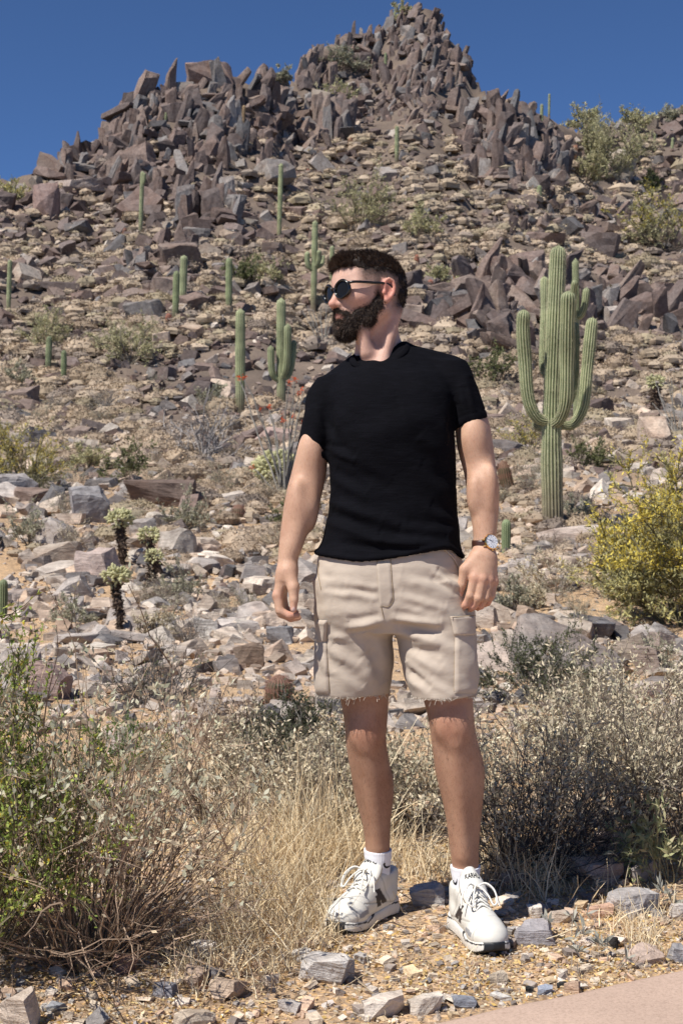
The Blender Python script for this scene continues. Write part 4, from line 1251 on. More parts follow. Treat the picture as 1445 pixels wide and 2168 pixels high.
for lab, x, b, w, h, c, k, sd in [
    ('pale grey flat-topped stone on the gravel left of the front shoe', 688, 2086, 118, 46, GP, 'slab', 1),
    ('round grey stone between the two shoes', 907, 1922, 74, 40, GY, 'rock', 2),
    ('violet grey angular stone right of the front shoe', 1132, 2002, 86, 40, (.33, .32, .335), 'slab', 3),
    ('pinkish cream stone with a flat top right of the socks', 1262, 1872, 104, 44, (.52, .42, .36), 'rock', 4),
    ('grey angular block lying at the right by the small weeds', 1342, 1942, 112, 50, GY, 'rock', 5),
    ('grey slab behind the angular block at the right', 1352, 1868, 66, 40, GY, 'slab', 6),
    ('pale tan boulder in the lower left corner', 34, 2178, 92, 76, (.52, .44, .36), 'rock', 7),
    ('tan rough stone left of the path under the shrub', 478, 2116, 76, 34, TN, 'rock', 8),
    ('brown speckled stone beside the tan rough stone', 412, 2092, 54, 36, (.42, .33, .26), 'rock', 9),
    ('dark grey stone touching the brown speckled stone', 448, 2084, 44, 30, (.2, .2, .21), 'slab', 10),
    ('small dark grey stone under the shrub', 346, 2112, 54, 22, (.22, .22, .24), 'slab', 11),
    ('tiny slate stone near the lower left boulder', 118, 2142, 42, 18, (.24, .25, .27), 'slab', 12),
    ('white stone below the front of the shrub', 425, 2032, 58, 30, WH, 'slab', 13),
    ('pale grey stone at the bottom edge left of centre', 612, 2150, 48, 24, GP, 'rock', 14),
    ('large cream stone at the bottom edge', 405, 2176, 90, 30, (.56, .48, .38), 'rock', 15),
    ('cream stone at the bottom edge beneath the shoes', 808, 2160, 92, 38, (.57, .51, .44), 'slab', 16),
    ('whitish stone at the bottom edge near the path', 898, 2150, 78, 32, (.58, .53, .46), 'slab', 17),
    ('small blue grey stone at the edge of the path', 980, 2138, 52, 18, (.27, .29, .33), 'slab', 18),
    ('white flat chip near the path edge', 1060, 2122, 42, 12, WH, 'slab', 19),
    ('tiny blue slate stone at the path edge', 1152, 2108, 32, 15, (.28, .31, .37), 'slab', 20),
    ('black lump of stone at the path edge', 1190, 2096, 20, 14, (.03, .03, .03), 'rock', 21),
    ('black lump left of the blue slate stone', 1120, 2104, 18, 12, (.03, .03, .03), 'rock', 22),
    ('black porous lump right of the front shoe', 1298, 2010, 22, 22, (.03, .028, .028), 'rock', 23),
    ('pinkish flat stone at the right above the path', 1362, 2042, 76, 28, (.47, .38, .32), 'slab', 24),
    ('grey stone at the right edge above the path', 1434, 2036, 40, 32, (.4, .41, .42), 'slab', 25),
    ('white pointed stone right of the front sock', 1132, 1948, 30, 26, WH, 'rock', 26),
    ('cream stone beside the white pointed stone', 1188, 1956, 56, 22, (.60, .52, .43), 'slab', 27),
    ('salmon flat stone beside the weeds at the right', 1270, 1945, 58, 22, (.52, .36, .27), 'slab', 28),
    ('white stone half hidden at the right edge', 1436, 1950, 36, 30, WH, 'rock', 29),
    ('flat brown stone in the shade behind the front leg', 1080, 1888, 60, 28, (.34, .27, .21), 'slab', 30),
    ('pale stone in the dry grass left of the rear shoe', 520, 1800, 52, 28, (.50, .43, .36), 'rock', 31),
    ('grey green stone beside the toe of the rear shoe', 700, 1935, 34, 30, (.3, .3, .27), 'rock', 32),
    ('pale stone left of the toe of the rear shoe', 640, 2040, 40, 22, WH, 'slab', 33),
    ('pink stone in the litter under the shrub', 265, 2062, 46, 32, (.34, .23, .19), 'rock', 34),
    ('grey stone in the shade at the right behind the weeds', 1290, 1808, 80, 40, (.45, .38, .34), 'rock', 35)]:
    stone(lab, x, b, w, h, c, k, sd)
for lab, x, b, w, h, c, k, sd in [
    ('dark slab lying on the back of the wedge boulder', 1252, 1352, 88, 40, (.15, .15, .16), 'slab', 1),
    ('upright brown grey boulder at the right end of the wedge boulder', 1374, 1424, 62, 66, (.30, .245, .21), 'rock', 4),
    ('pale block below the upright boulder at the right', 1366, 1484, 66, 36, (.45, .38, .33), 'rock', 6),
    ('slanted grey slab boulder left of the chollas', 188, 1128, 92, 72, (.25, .24, .24), 'rock', 8),
    ('dark brown block boulder with a flat top above the chollas', 338, 1090, 148, 58, (.155, .115, .095), 'rock', 0),
    ('pale grey boulder at the left edge above the chollas', 30, 1078, 100, 54, (.33, .31, .30), 'rock', 10),
    ('tan lichen-spotted slab left of the chollas', 112, 1196, 112, 46, (.36, .31, .255), 'slab', 2),
    ('pinkish white leaning slab left of the tallest cholla', 206, 1216, 76, 62, (.46, .38, .34), 'slab', 5),
    ('pink flat slab above the bushy cholla', 588, 950, 104, 34, (.42, .32, .28), 'slab', 7),
    ('pale flat slab at the foot of the many-armed saguaro', 1205, 1146, 138, 30, (.45, .39, .34), 'slab', 9),
    ('brown boulder with pale top behind the wedge boulder right', 1400, 1390, 60, 50, (.27, .22, .19), 'rock', 11),
    ('reddish sunken boulder behind the creosote bush', 95, 1482, 110, 70, (.30, .225, .20), 'rock', 13),
    ('white grey block left of the open hand', 440, 1340, 62, 42, (.47, .45, .42), 'rock', 14),
    ('dark hollow brown boulder below the open hand', 528, 1412, 66, 50, (.22, .17, .13), 'rock', 15),
    ('pale standing stone left of the nearest barrel cactus', 455, 1500, 26, 46, (.55, .48, .42), 'shard', 16),
    ('blue grey block under the open hand', 592, 1352, 62, 36, (.27, .28, .29), 'rock', 17),
    ('white boulder beyond the twiggy shrub', 258, 1598, 66, 52, (.55, .50, .46), 'rock', 18),
    ('pale stone beside the watch hand', 1025, 1322, 64, 44, (.50, .45, .39), 'rock', 19),
    ('dark knobbly rock right of the big saguaro branches', 1275, 558, 84, 52, (.16, .13, .12), 'rock', 20),
    ('brown gabled boulder behind the big saguaro', 1120, 582, 84, 50, (.21, .16, .14), 'rock', 21),
    ('flat topped brown boulder above the big saguaro', 1150, 530, 88, 36, (.2, .15, .13), 'slab', 22),
    ('round pinkish boulder perched on the ridge crest', 442, 190, 104, 50, (.27, .20, .17), 'rock', 23),
    ('tan and grey leaning boulder beside the man\'s ear', 866, 690, 60, 46, (.30, .24, .20), 'rock', 24),
    ('square pinkish boulder in the left outcrop', 96, 462, 62, 72, (.27, .20, .18), 'rock', 25),
    ('light capstone slab over the left outcrop', 160, 392, 130, 26, (.36, .30, .26), 'slab', 26)]:
    stone(lab, x, b, w, h, c, k, sd)

def hull_boulder(label, pts, color, seed=0, name='boulder', cat='rock', rough=.02, group='stones around the man'):
    """boulder from its own corner points (pixel x, y, metres of depth behind its front)"""
    g = gp(*pts[0][:2]); rng = np.random.default_rng(seed)
    bm = bmesh.new()
    for x, y, dd in pts[1:]:
        q = PX(x, y, g[1]); bm.verts.new((q.x - g[0], dd, q.z - g[2]))
    bmesh.ops.convex_hull(bm, input=bm.verts[:])
    for v in [v for v in bm.verts if not v.link_faces]: bm.verts.remove(v)
    bmesh.ops.triangulate(bm, faces=bm.faces[:])
    for _ in range(3):
        bmesh.ops.subdivide_edges(bm, edges=bm.edges[:], cuts=1, use_grid_fill=True); bmesh.ops.triangulate(bm, faces=bm.faces[:])
    for _ in range(2): bmesh.ops.smooth_vert(bm, verts=bm.verts[:], factor=.3, use_axis_x=True, use_axis_y=True, use_axis_z=True)
    bmesh.ops.recalc_face_normals(bm, faces=bm.faces[:])
    me = bpy.data.meshes.new(name); bm.to_mesh(me); bm.free()
    V = mverts(me); V = V + mnormals(me) * (rough * fbm(V * 4 + seed, seed, 4))[:, None]
    me.vertices.foreach_set('co', V.astype(np.float32).ravel()); me.update(); set_col(me, np.ones((len(V), 3))); me.materials.append(M_ROCK)
    o = bpy.data.objects.new(name, me); o.location = g; o.color = (*color, 1); link(o); tag(o, label, cat, group)
hull_boulder('big grey tan wedge boulder behind the shrub at the right', [(1215, 1445), (1096, 1380, .1), (1100, 1445, 0), (1118, 1312, .5), (1160, 1306, .6), (1230, 1350, .55), (1336, 1398, .45), (1338, 1418, .3), (1322, 1450, .1), (1180, 1400, -.12), (1105, 1385, .75), (1330, 1440, .8), (1150, 1450, .95)], (.27, .243, .222), 5, rough=.03)
hull_boulder('long pinkish flat boulder under the stones right of the watch hand', [(1040, 1425), (985, 1418, .1), (1000, 1372, .3), (1050, 1362, .35), (1090, 1388, .3), (1095, 1425, .1), (1000, 1430, 0), (1080, 1435, .5)], (.42, .35, .30), 6)

# ---- litter, pebbles, twigs on the near ground
def build_litter():
    rng = np.random.default_rng(8)
    def pts(n, d0, d1, x0=-1.3, x1=1.3):
        Y = d0 + (d1 - d0) * rng.random(n); X = rng.uniform(x0, x1, n) * Y / 3.6
        ok = off_path(X, Y) < -.012 + .03 * rng.random(n) ** 3
        X, Y = X[ok], Y[ok]
        return np.stack([X, Y, ground_z(X, Y)], -1)
    # pebbles
    P = pts(10000, 2.8, 5.6); n = len(P)
    s = np.clip(np.exp(rng.normal(math.log(.0095), .55, n)), .004, .04)
    pal = np.array([(.63, .54, .42), (.54, .46, .36), (.42, .40, .38), (.70, .63, .54), (.56, .41, .30), (.30, .26, .23), (.64, .50, .32)])
    me = scatter_mesh('pebbles', TINY, P + np.array([0, 0, 1]) * (s * .2)[:, None], rand_rot(n, rng, .4), s[:, None] * rng.uniform(.7, 1.3, (n, 3)), pal[rng.integers(0, 7, n)] * rng.uniform(.75, 1.15, (n, 1)), M_ROCK)
    tag(mesh_obj('pebbles', me), 'small tan and grey pebbles strewn over the near ground', 'pebbles', kind='stuff')
    # yellow petals, leaf scraps
    P = pts(70000, 2.75, 5.0); n = len(P)
    keep = rng.random(n) < np.clip(.55 + .6 * fbm(P * 4.0, 6, 2), .12, 1); P = P[keep]; n = len(P)
    D = rng.normal(0, 1, (n, 3)); D[:, 2] *= .35
    V, F = leaf_quads(P + np.array([0, 0, .004]), rng.uniform(.004, .015, n), rng, .55, D=D)
    pal = np.array([(.70, .50, .20), (.72, .55, .26), (.66, .53, .35), (.70, .61, .45), (.48, .35, .21), (.62, .43, .15), (.74, .67, .54), (.38, .28, .18)])
    sp = Soup(); sp.add(V, F, np.repeat(pal[rng.integers(0, 8, n)] * rng.uniform(.75, 1.15, (n, 1)), 4, 0))
    tag(mesh_obj('leaf_litter', sp.mesh('leaf_litter', False), M_DRY), 'yellow petals and dry leaf scraps littering the near ground', 'litter', kind='stuff')
    # fine twigs and stalks
    P = pts(1500, 2.8, 5.5); n = len(P)
    D = rng.normal(0, 1, (n, 3)); D[:, 2] = np.abs(D[:, 2]) * .15; D /= np.linalg.norm(D, axis=1)[:, None]
    T = bez_sticks(P + np.array([0, 0, .004]), D, rng.uniform(.02, .11, n), rng, 4, .25, .02, .05)
    V, F = batch_tubes(T, np.broadcast_to(rng.uniform(.0006, .0016, (n, 1)), (n, 4)))
    pal = np.array([(.50, .40, .26), (.30, .24, .19), (.58, .49, .34), (.22, .18, .15)])
    sp = Soup(); sp.add(V, F, np.repeat(pal[rng.integers(0, 4, n)], 12, 0))
    tag(mesh_obj('fallen_twigs', sp.mesh('fallen_twigs', False), M_TWIG), 'thin dry twigs and stalks fallen on the near ground', 'twigs', kind='stuff')
build_litter()

# ---- dry grass
def build_grass():
    rng = np.random.default_rng(9)
    P0, L, lean = [], [], []
    for x, b, top, w, n in [(560, 1880, 1690, 150, 420), (650, 1850, 1600, 120, 420), (720, 1840, 1650, 120, 380), (600, 1940, 1780, 160, 420), (500, 1990, 1850, 150, 380),
                            (640, 2000, 1890, 120, 260), (480, 1850, 1700, 120, 260), (780, 1820, 1700, 110, 220), (560, 2060, 1985, 140, 220), (430, 2060, 1960, 130, 220),
                            (1120, 1880, 1760, 130, 300), (1060, 1860, 1740, 90, 200), (1210, 1850, 1740, 110, 180), (880, 1850, 1740, 110, 200), (1360, 2000, 1915, 70, 110), (1310, 1960, 1900, 90, 100),
                            (940, 1850, 1770, 80, 130), (620, 1780, 1600, 160, 260), (700, 1760, 1610, 120, 240), (1000, 2060, 2030, 60, 40), (1390, 1930, 1880, 90, 90), (660, 1960, 1850, 90, 220), (560, 1800, 1640, 120, 240)]:
        g = gp(x, b); u = g[1] / F_PX
        X = g[0] + rng.normal(0, w * .32 * u, n); Y = g[1] + rng.normal(0, .09, n)
        P0.append(np.stack([X, Y, ground_z(X, Y)], -1)); L.append((b - top) * u * rng.uniform(.35, 1.08, n)); 
    P0 = np.concatenate(P0); L = np.concatenate(L); n = len(P0)
    D = rng.normal(0, .30, (n, 3)); D[:, 2] = 1; D /= np.linalg.norm(D, axis=1)[:, None]
    L *= .88
    T = bez_sticks(P0, D, L, rng, 6, .34, -.14, .012)
    W = rng.uniform(.0007, .0016, (n, 1)) * np.linspace(1.1, .3, 6)[None, :]
    V, F = batch_ribbons(T, W * 1.25, rng)
    pal = np.array([(.80, .65, .42), (.74, .58, .36), (.84, .72, .50), (.64, .48, .29), (.80, .69, .50)])
    s = Soup(); s.add(V, F, np.repeat(pal[rng.integers(0, 5, n)] * rng.uniform(.8, 1.15, (n, 1)), 12, 0))
    tag(mesh_obj('dry_grass', s.mesh('dry_grass', False), M_DRY), 'straw coloured dry grass standing round the man\'s feet', 'grass', kind='stuff')
build_grass()

# ---- near shrubs
BL = ((.56, .55, .41), (.48, .47, .34), (.62, .60, .46), (.62, .53, .37), (.55, .45, .31), (.45, .45, .32))
shrub_px('brittlebush', 'large twiggy brittlebush with sparse pale grey leaves at the lower left', 'bush', 190, 2030, 1450, 880, nstem=210, ntwig=620, nsub=1100, nleaf=8200, leaf=.0170, leafcol=BL, stemcol=(.27, .195, .14), stemr=.0026, seed=81, spread=.84, aspect=.5, rise=.12, base_r=.10, top_only=.36, ntw_len=.34, curl=.22, leafup=.5, xmax=.47)
shrub_px('creosote_bush', 'bright green creosote bush at the left edge', 'bush', -130, 2070, 1322, 540, nstem=52, ntwig=520, nsub=4600, nleaf=42000, leaf=.0105, leafcol=((.26, .34, .075), (.34, .41, .10), (.19, .26, .06), (.44, .46, .12)), stemcol=(.13, .11, .07), stemr=.0028, seed=82, spread=.62, aspect=.5, rise=.45, base_r=.12, top_only=.10, ntw_len=.42, flower=((.65, .48, .05), .05, .2))
for lab, x, b, t, w, ns, nt, nsb, nl, cols, sc, sd, lf, tp in [
    ('pale dry brittlebush right behind the front knee', 1120, 1838, 1520, 360, 110, 420, 900, 3400, DRYL, (.11, .095, .085), 91, .018, .36),
    ('wide straw coloured brittlebush at the right', 1330, 1772, 1435, 420, 110, 420, 900, 5200, DRYL, (.17, .14, .115), 92, .018, .30),
    ('brittlebush cut by the right picture edge', 1470, 1800, 1470, 300, 80, 300, 600, 3600, DRYL, (.17, .14, .115), 93, .018, .25),
    ('brittlebush behind the dry grass left of the legs', 660, 1772, 1568, 330, 100, 380, 800, 4200, DRYL, (.16, .13, .11), 94, .017, .28),
    ('brittlebush seen between the two legs', 870, 1765, 1545, 240, 80, 300, 700, 3600, DRYL, (.15, .125, .105), 95, .017, .28),
    ('brittlebush behind the right leg bushes on the rise', 1230, 1660, 1435, 330, 90, 300, 700, 4200, DRYL, (.17, .14, .11), 96, .02, .2),
    ('brittlebush far right behind the straw coloured one', 1420, 1640, 1420, 300, 80, 260, 600, 3400, DRYL, (.17, .14, .11), 97, .02, .2),
    ('brittlebush behind the large twiggy one', 470, 1730, 1560, 300, 90, 300, 600, 3000, DRYL, (.2, .16, .12), 98, .018, .25),
    ('low brittlebush in front of the dark green shrub', 745, 1690, 1525, 190, 70, 260, 500, 2600, DRYL, (.16, .13, .11), 99, .018, .25),
    ('tan dry shrub left of the dark green shrub', 495, 1610, 1478, 160, 60, 220, 500, 1900, ((.42, .33, .24), (.36, .28, .2)), (.2, .15, .12), 100, .017, .1)]:
    shrub_px('brittlebush', lab, 'bush', x, b, t, w, nstem=ns, ntwig=nt, nsub=nsb, nleaf=int(nl * 1.55), leaf=lf * .86, leafcol=cols, stemcol=sc, stemr=.0024, seed=sd, spread=.85, aspect=.42, rise=.2, base_r=.08, top_only=tp * .7, ntw_len=.42, group='brittlebushes around the man', mat=M_DRY, leafup=.4)
shrub_px('dark_green_shrub', 'dense dark green shrub left of the knees', 'bush', 630, 1618, 1484, 220, nstem=50, ntwig=300, nsub=2000, nleaf=13000, leaf=.0115, leafcol=((.075, .085, .045), (.10, .11, .06), (.13, .135, .09)), stemcol=(.14, .13, .12), stemr=.003, seed=111, spread=.95, aspect=.5, base_r=.1)
shrub_px('dark_green_shrub', 'dense dark green shrub in front of the wedge boulder', 'bush', 1155, 1490, 1362, 300, nstem=50, ntwig=300, nsub=2200, nleaf=17000, leaf=.0135, leafcol=((.085, .10, .05), (.11, .125, .06), (.14, .145, .09)), stemcol=(.14, .13, .12), stemr=.004, seed=112, spread=1.0, aspect=.5, base_r=.1)
shrub_px('dead_twig_shrub', 'dark leafless twig tangle left of the nearest barrel cactus', 'bush', 330, 1492, 1368, 210, nstem=60, ntwig=360, nsub=1200, nleaf=500, leaf=.016, leafcol=GRN, stemcol=(.10, .09, .085), stemr=.0042, seed=113, spread=1.1, base_r=.12, curl=.5)
shrub_px('dead_twig_shrub', 'black bare twigs of a dead bush behind the front leg', 'bush', 1125, 1850, 1610, 330, nstem=70, ntwig=380, nsub=900, nleaf=0, stemcol=(.075, .066, .062), stemr=.0026, seed=114, spread=1.05, base_r=.08, curl=.55, rise=.1)
shrub_px('dead_twig_shrub', 'grey bare arching twigs at the right behind the stones', 'bush', 1260, 1800, 1640, 300, nstem=36, ntwig=200, nsub=500, nleaf=0, stemcol=(.26, .235, .21), stemr=.0022, seed=115, spread=1.2, base_r=.08, curl=.6, rise=-.1)
shrub_px('green_weed', 'soft bright green weed behind the twiggy brittlebush', 'plant', 255, 1625, 1535, 260, nstem=40, ntwig=160, nsub=500, nleaf=3000, leaf=.014, leafcol=((.10, .17, .045), (.13, .21, .06)), stemcol=(.12, .14, .06), stemr=.002, seed=116, spread=1.1, aspect=.3)
shrub_px('green_weed', 'pale green leafy weed at the right edge', 'plant', 1420, 1868, 1705, 150, nstem=26, ntwig=90, nsub=120, nleaf=900, leaf=.030, leafcol=((.36, .37, .20), (.30, .32, .16), (.46, .42, .25)), stemcol=(.3, .26, .15), stemr=.0018, seed=117, spread=.8, aspect=.28)
for lab, x, b, t, sd in [('thin grey-leaved seedling beside the cream stone', 1210, 1990, 1875, 1), ('small grey seedling left of the black porous lump', 1262, 2050, 1968, 2), ('grey seedling at the right edge by the slab', 1436, 1935, 1850, 3)]:
    shrub_px('seedling', lab, 'plant', x, b, t, 46, nstem=5, ntwig=8, nsub=0, nleaf=46, leaf=.030, leafcol=((.45, .44, .38), (.38, .38, .32)), stemcol=(.35, .3, .25), stemr=.0016, seed=120 + sd, spread=.5, aspect=.25, group='seedlings beside the path', rise=.4)
# ================================================================== THE MAN
# ---- signed distance helpers on broadcast grids
def s_cap(G, a, b, ra, rb, sy=1.0):
    X, Y, Z = G
    ax, ay, az = a; bx, by, bz = b
    dx, dy, dz = bx - ax, by - ay, bz - az
    L2 = dx*dx + dy*dy + dz*dz + 1e-12
    px, py, pz = X - ax, Y - ay, Z - az
    t = np.clip((px*dx + py*dy + pz*dz) / L2, 0, 1)
    return np.sqrt((px - t*dx)**2 + ((py - t*dy) / sy)**2 + (pz - t*dz)**2) - (ra + t * (rb - ra))

def s_ell(G, c, r, R=None):
    X, Y, Z = G
    x, y, z = X - c[0], Y - c[1], Z - c[2]
    if R is not None:
        x, y, z = R[0][0]*x + R[1][0]*y + R[2][0]*z, R[0][1]*x + R[1][1]*y + R[2][1]*z, R[0][2]*x + R[1][2]*y + R[2][2]*z
    k0 = np.sqrt((x/r[0])**2 + (y/r[1])**2 + (z/r[2])**2)
    k1 = np.sqrt((x/r[0]**2)**2 + (y/r[1]**2)**2 + (z/r[2]**2)**2) + 1e-9
    return k0 * (k0 - 1) / k1

def smin(a, b, k):
    h = np.clip(.5 + .5 * (b - a) / k, 0, 1)
    return b * (1 - h) + a * h - k * h * (1 - h)
def smax(a, b, k): return -smin(-a, -b, k)

def rows_px(rows):
    """(y, xl, xr, depth, half_depth) -> z, cx, cy, a, b arrays sorted by z"""
    o = []
    for y, xl, xr, d, b in rows:
        o.append((CAM_H - (y - CY) * d / F_PX, ((xl + xr) / 2 - CX) * d / F_PX, d, (xr - xl) / 2 * d / F_PX, b))
    return np.array(sorted(o))

def s_loft(G, R, n=2.0, cap=True):
    X, Y, Z = G
    z = np.asarray(Z, float)
    cx, cy, a, b = [pchip(R[:, 0], R[:, k])(z) for k in (1, 2, 3, 4)]
    q = (np.abs((X - cx) / a) ** n + np.abs((Y - cy) / b) ** n) ** (1 / n)
    d = (q - 1) * np.minimum(a, b)
    if cap:
        d = np.maximum(d, np.maximum(z - R[-1, 0], R[0, 0] - z))
    return d

def surface_nets(fn, lo, hi, h):
    lo = np.array(lo, float); hi = np.array(hi, float)
    n = np.ceil((hi - lo) / h).astype(int) + 1
    xs = [lo[k] + np.arange(n[k]) * h for k in range(3)]
    G = (xs[0][:, None, None], xs[1][None, :, None], xs[2][None, None, :])
    Fd = np.broadcast_to(fn(G), tuple(n)).astype(np.float32)
    ins = Fd < 0
    nc = n - 1
    acc = np.zeros(tuple(nc) + (3,), np.float32); cnt = np.zeros(tuple(nc), np.float32)
    def sl(o): return tuple(slice(o[k], o[k] + nc[k]) for k in range(3))
    for ax in range(3):
        for j in (0, 1):
            for k in (0, 1):
                o0 = [0, 0, 0]; oth = [q for q in range(3) if q != ax]
                o0[oth[0]] = j; o0[oth[1]] = k
                o1 = list(o0); o1[ax] = 1
                A = Fd[sl(o0)]; B = Fd[sl(o1)]
                cr = ins[sl(o0)] != ins[sl(o1)]
                t = np.where(cr, A / np.where(cr, A - B, 1), 0)
                c = cr.astype(np.float32)
                acc[..., ax] += t * c; acc[..., oth[0]] += j * c; acc[..., oth[1]] += k * c
                cnt += c
    act = cnt > 0
    idx = np.full(tuple(nc), -1, np.int64); idx[act] = np.arange(act.sum())
    ijk = np.argwhere(act)
    V = lo + (ijk + acc[act] / cnt[act][:, None]) * h
    Fq = []
    for ax in range(3):
        oth = [q for q in range(3) if q != ax]
        s0 = [slice(1, nc[q]) for q in range(3)]; s0[ax] = slice(0, nc[ax])
        s1 = list(s0); s1[ax] = slice(1, nc[ax] + 1)
        A = ins[tuple(s0)]; B = ins[tuple(s1)]
        cr = np.argwhere(A != B)
        if not len(cr): continue
        flip = A[tuple(cr.T)]
        base = cr.copy(); base[:, oth[0]] += 1; base[:, oth[1]] += 1
        def at(da, db):
            q = base.copy(); q[:, oth[0]] += da; q[:, oth[1]] += db
            return idx[tuple(q.T)]
        quad = np.stack([at(-1, -1), at(0, -1), at(0, 0), at(-1, 0)], -1)
        if ax == 1: flip = ~flip
        quad = np.where(flip[:, None], quad, quad[:, ::-1])
        Fq.append(quad)
    F = np.concatenate(Fq)
    F = F[(F >= 0).all(1)]
    return V, F

def relax(V, F, it=2, f=.5):
    n = len(V)
    E = np.concatenate([F[:, [0, 1]], F[:, [1, 2]], F[:, [2, 3]], F[:, [3, 0]]])
    for _ in range(it):
        s = np.zeros_like(V); c = np.zeros(n)
        for a, b in ((0, 1), (1, 0)):
            for k in range(3): s[:, k] += np.bincount(E[:, a], V[E[:, b], k], n)
            c += np.bincount(E[:, a], minlength=n)
        V = V * (1 - f) + f * s / np.maximum(c, 1)[:, None]
    return V

def vnormals(V, F):
    fn = np.cross(V[F[:, 2]] - V[F[:, 0]], V[F[:, 3]] - V[F[:, 1]])
    N = np.zeros_like(V)
    for k in range(4):
        for c in range(3): N[:, c] += np.bincount(F[:, k], fn[:, c], len(V))
    return N / (np.linalg.norm(N, axis=1)[:, None] + 1e-12)

def proj(V):
    return CX + F_PX * V[:, 0] / V[:, 1], CY - F_PX * (V[:, 2] - CAM_H) / V[:, 1]

def W(x, y, d): return tuple(PX(x, y, d))

# ---- root
_toe = gz(.1, 3.68)
person = empty('person', (0.12, 3.70, _toe))
tag(person, 'bearded man in black t-shirt, khaki cargo shorts and white sneakers looking left', 'person')
def pobj(name, V, F, mat, col=None, parent=person, smooth=True):
    org = np.array(person.location)
    me = new_mesh(name, V - org, F, smooth)
    if col is not None: set_col(me, col)
    o = mesh_obj(name, me, mat, parent)
    return o

# ---- head frame
PHI = math.radians(57); ROLL = math.radians(5.0)
HC = np.array(W(777, 628, 3.715))
Fv = np.array([-math.sin(PHI), -math.cos(PHI), 0.0]); Lv0 = np.array([math.cos(PHI), -math.sin(PHI), 0.0]); Uv0 = np.array([0, 0, 1.0])
Lv = Lv0 * math.cos(ROLL) + Uv0 * math.sin(ROLL); Uv = Uv0 * math.cos(ROLL) - Lv0 * math.sin(ROLL)
HM = np.stack([Fv, Lv, Uv], 1)              # columns
def H(f, l, u): return HC + HM @ np.array([f, l, u], float)
def hlocal(G):
    x, y, z = G[0] - HC[0], G[1] - HC[1], G[2] - HC[2]
    return tuple(HM[0, k] * x + HM[1, k] * y + HM[2, k] * z for k in range(3))

def sdf_head(G):
    L = hlocal(G)                      # f, l, u
    S = (L[0], np.abs(L[1]), L[2])     # mirrored side
    d = s_ell(L, (-.012, 0, .026), (.096, .0745, .086))
    d = smin(d, s_ell(L, (.036, 0, .030), (.058, .060, .062)), .03)
    d = smin(d, s_ell(L, (.034, 0, -.036), (.058, .057, .074)), .03)
    d = smin(d, s_cap(S, (-.008, .053, -.045), (.066, .016, -.093), .018, .017), .025)
    d = smin(d, s_ell(L, (.080, 0, -.095), (.018, .022, .017)), .02)
    d = smin(d, s_cap(S, (.083, .010, .019), (.064, .046, .015), .0105, .010), .016)
    d = smin(d, s_ell(S, (.058, .043, -.016), (.026, .019, .019)), .022)
    d = smax(d, -s_ell(S, (.094, .031, -.001), (.013, .014, .010)), .010)
    n = s_cap(L, (.088, 0, .010), (.106, 0, -.026), .0078, .0105)
    n = smin(n, s_ell(L, (.1075, 0, -.0285), (.0125, .0115, .0105)), .006)
    n = smin(n, s_ell(S, (.095, .0125, -.031), (.0105, .0075, .0085)), .006)
    d = smin(d, n, .010)
    d = smin(d, s_ell(L, (.084, 0, -.052), (.013, .026, .016)), .012)
    d = smin(d, s_cap(S, (.0955, .0, -.0525), (.0855, .020, -.0575), .0048, .003), .004)
    d = smin(d, s_cap(S, (.0940, .0, -.0630), (.0850, .018, -.0600), .0052, .0035), .004)
    # near and far ear: plate, rim and lobe
    e = s_ell(S, (-.012, .0765, .000), (.0150, .0065, .0290), None)
    rim = None
    pts = [(-.001, .076, .010), (-.004, .0795, .024), (-.013, .083, .0305), (-.0235, .0855, .0245), (-.027, .086, .010), (-.0245, .0845, -.006), (-.016, .081, -.019), (-.007, .0775, -.026)]
    for a, b in zip(pts[:-1], pts[1:]):
        c = s_cap(S, a, b, .0042, .0042); rim = c if rim is None else np.minimum(rim, c)
    e = smin(smax(e, -s_ell(S, (-.010, .086, -.002), (.0085, .0075, .0135)), .004), rim, .004)
    e = smin(e, s_ell(S, (-.007, .0775, -.024), (.0075, .0055, .0085)), .005)
    e = smin(e, s_ell(S, (.0005, .0765, -.005), (.0045, .006, .0065)), .004)
    d = smin(d, e, .006)
    return d

NECK_A = np.array(W(800, 800, 3.735)); NECK_B = np.array(W(797, 668, 3.745))
def sdf_headneck(G):
    d = sdf_head(G)
    k = s_cap(G, NECK_A, NECK_B, .062, .0545)
    k = smin(k, s_cap(G, W(842, 655, 3.70), W(806, 775, 3.66), .012, .013), .03)       # sternomastoid
    k = smin(k, s_cap(G, W(775, 745, 3.665), W(768, 700, 3.655), .018, .014), .03)     # throat
    k = smin(k, s_cap(G, W(838, 765, 3.75), W(915, 812, 3.74), .040, .03), .04)
    k = smin(k, s_cap(G, W(772, 795, 3.75), W(715, 840, 3.74), .040, .03), .04)
    k = smin(k, s_ell(G, W(805, 840, 3.71), (.12, .09, .08)), .05)
    return smin(d, k, .022)
hv, hf = surface_nets(sdf_headneck, HC - np.array([.16, .16, .29]), HC + np.array([.19, .17, .14]), .0026)
hv = relax(hv, hf, 1, .4)

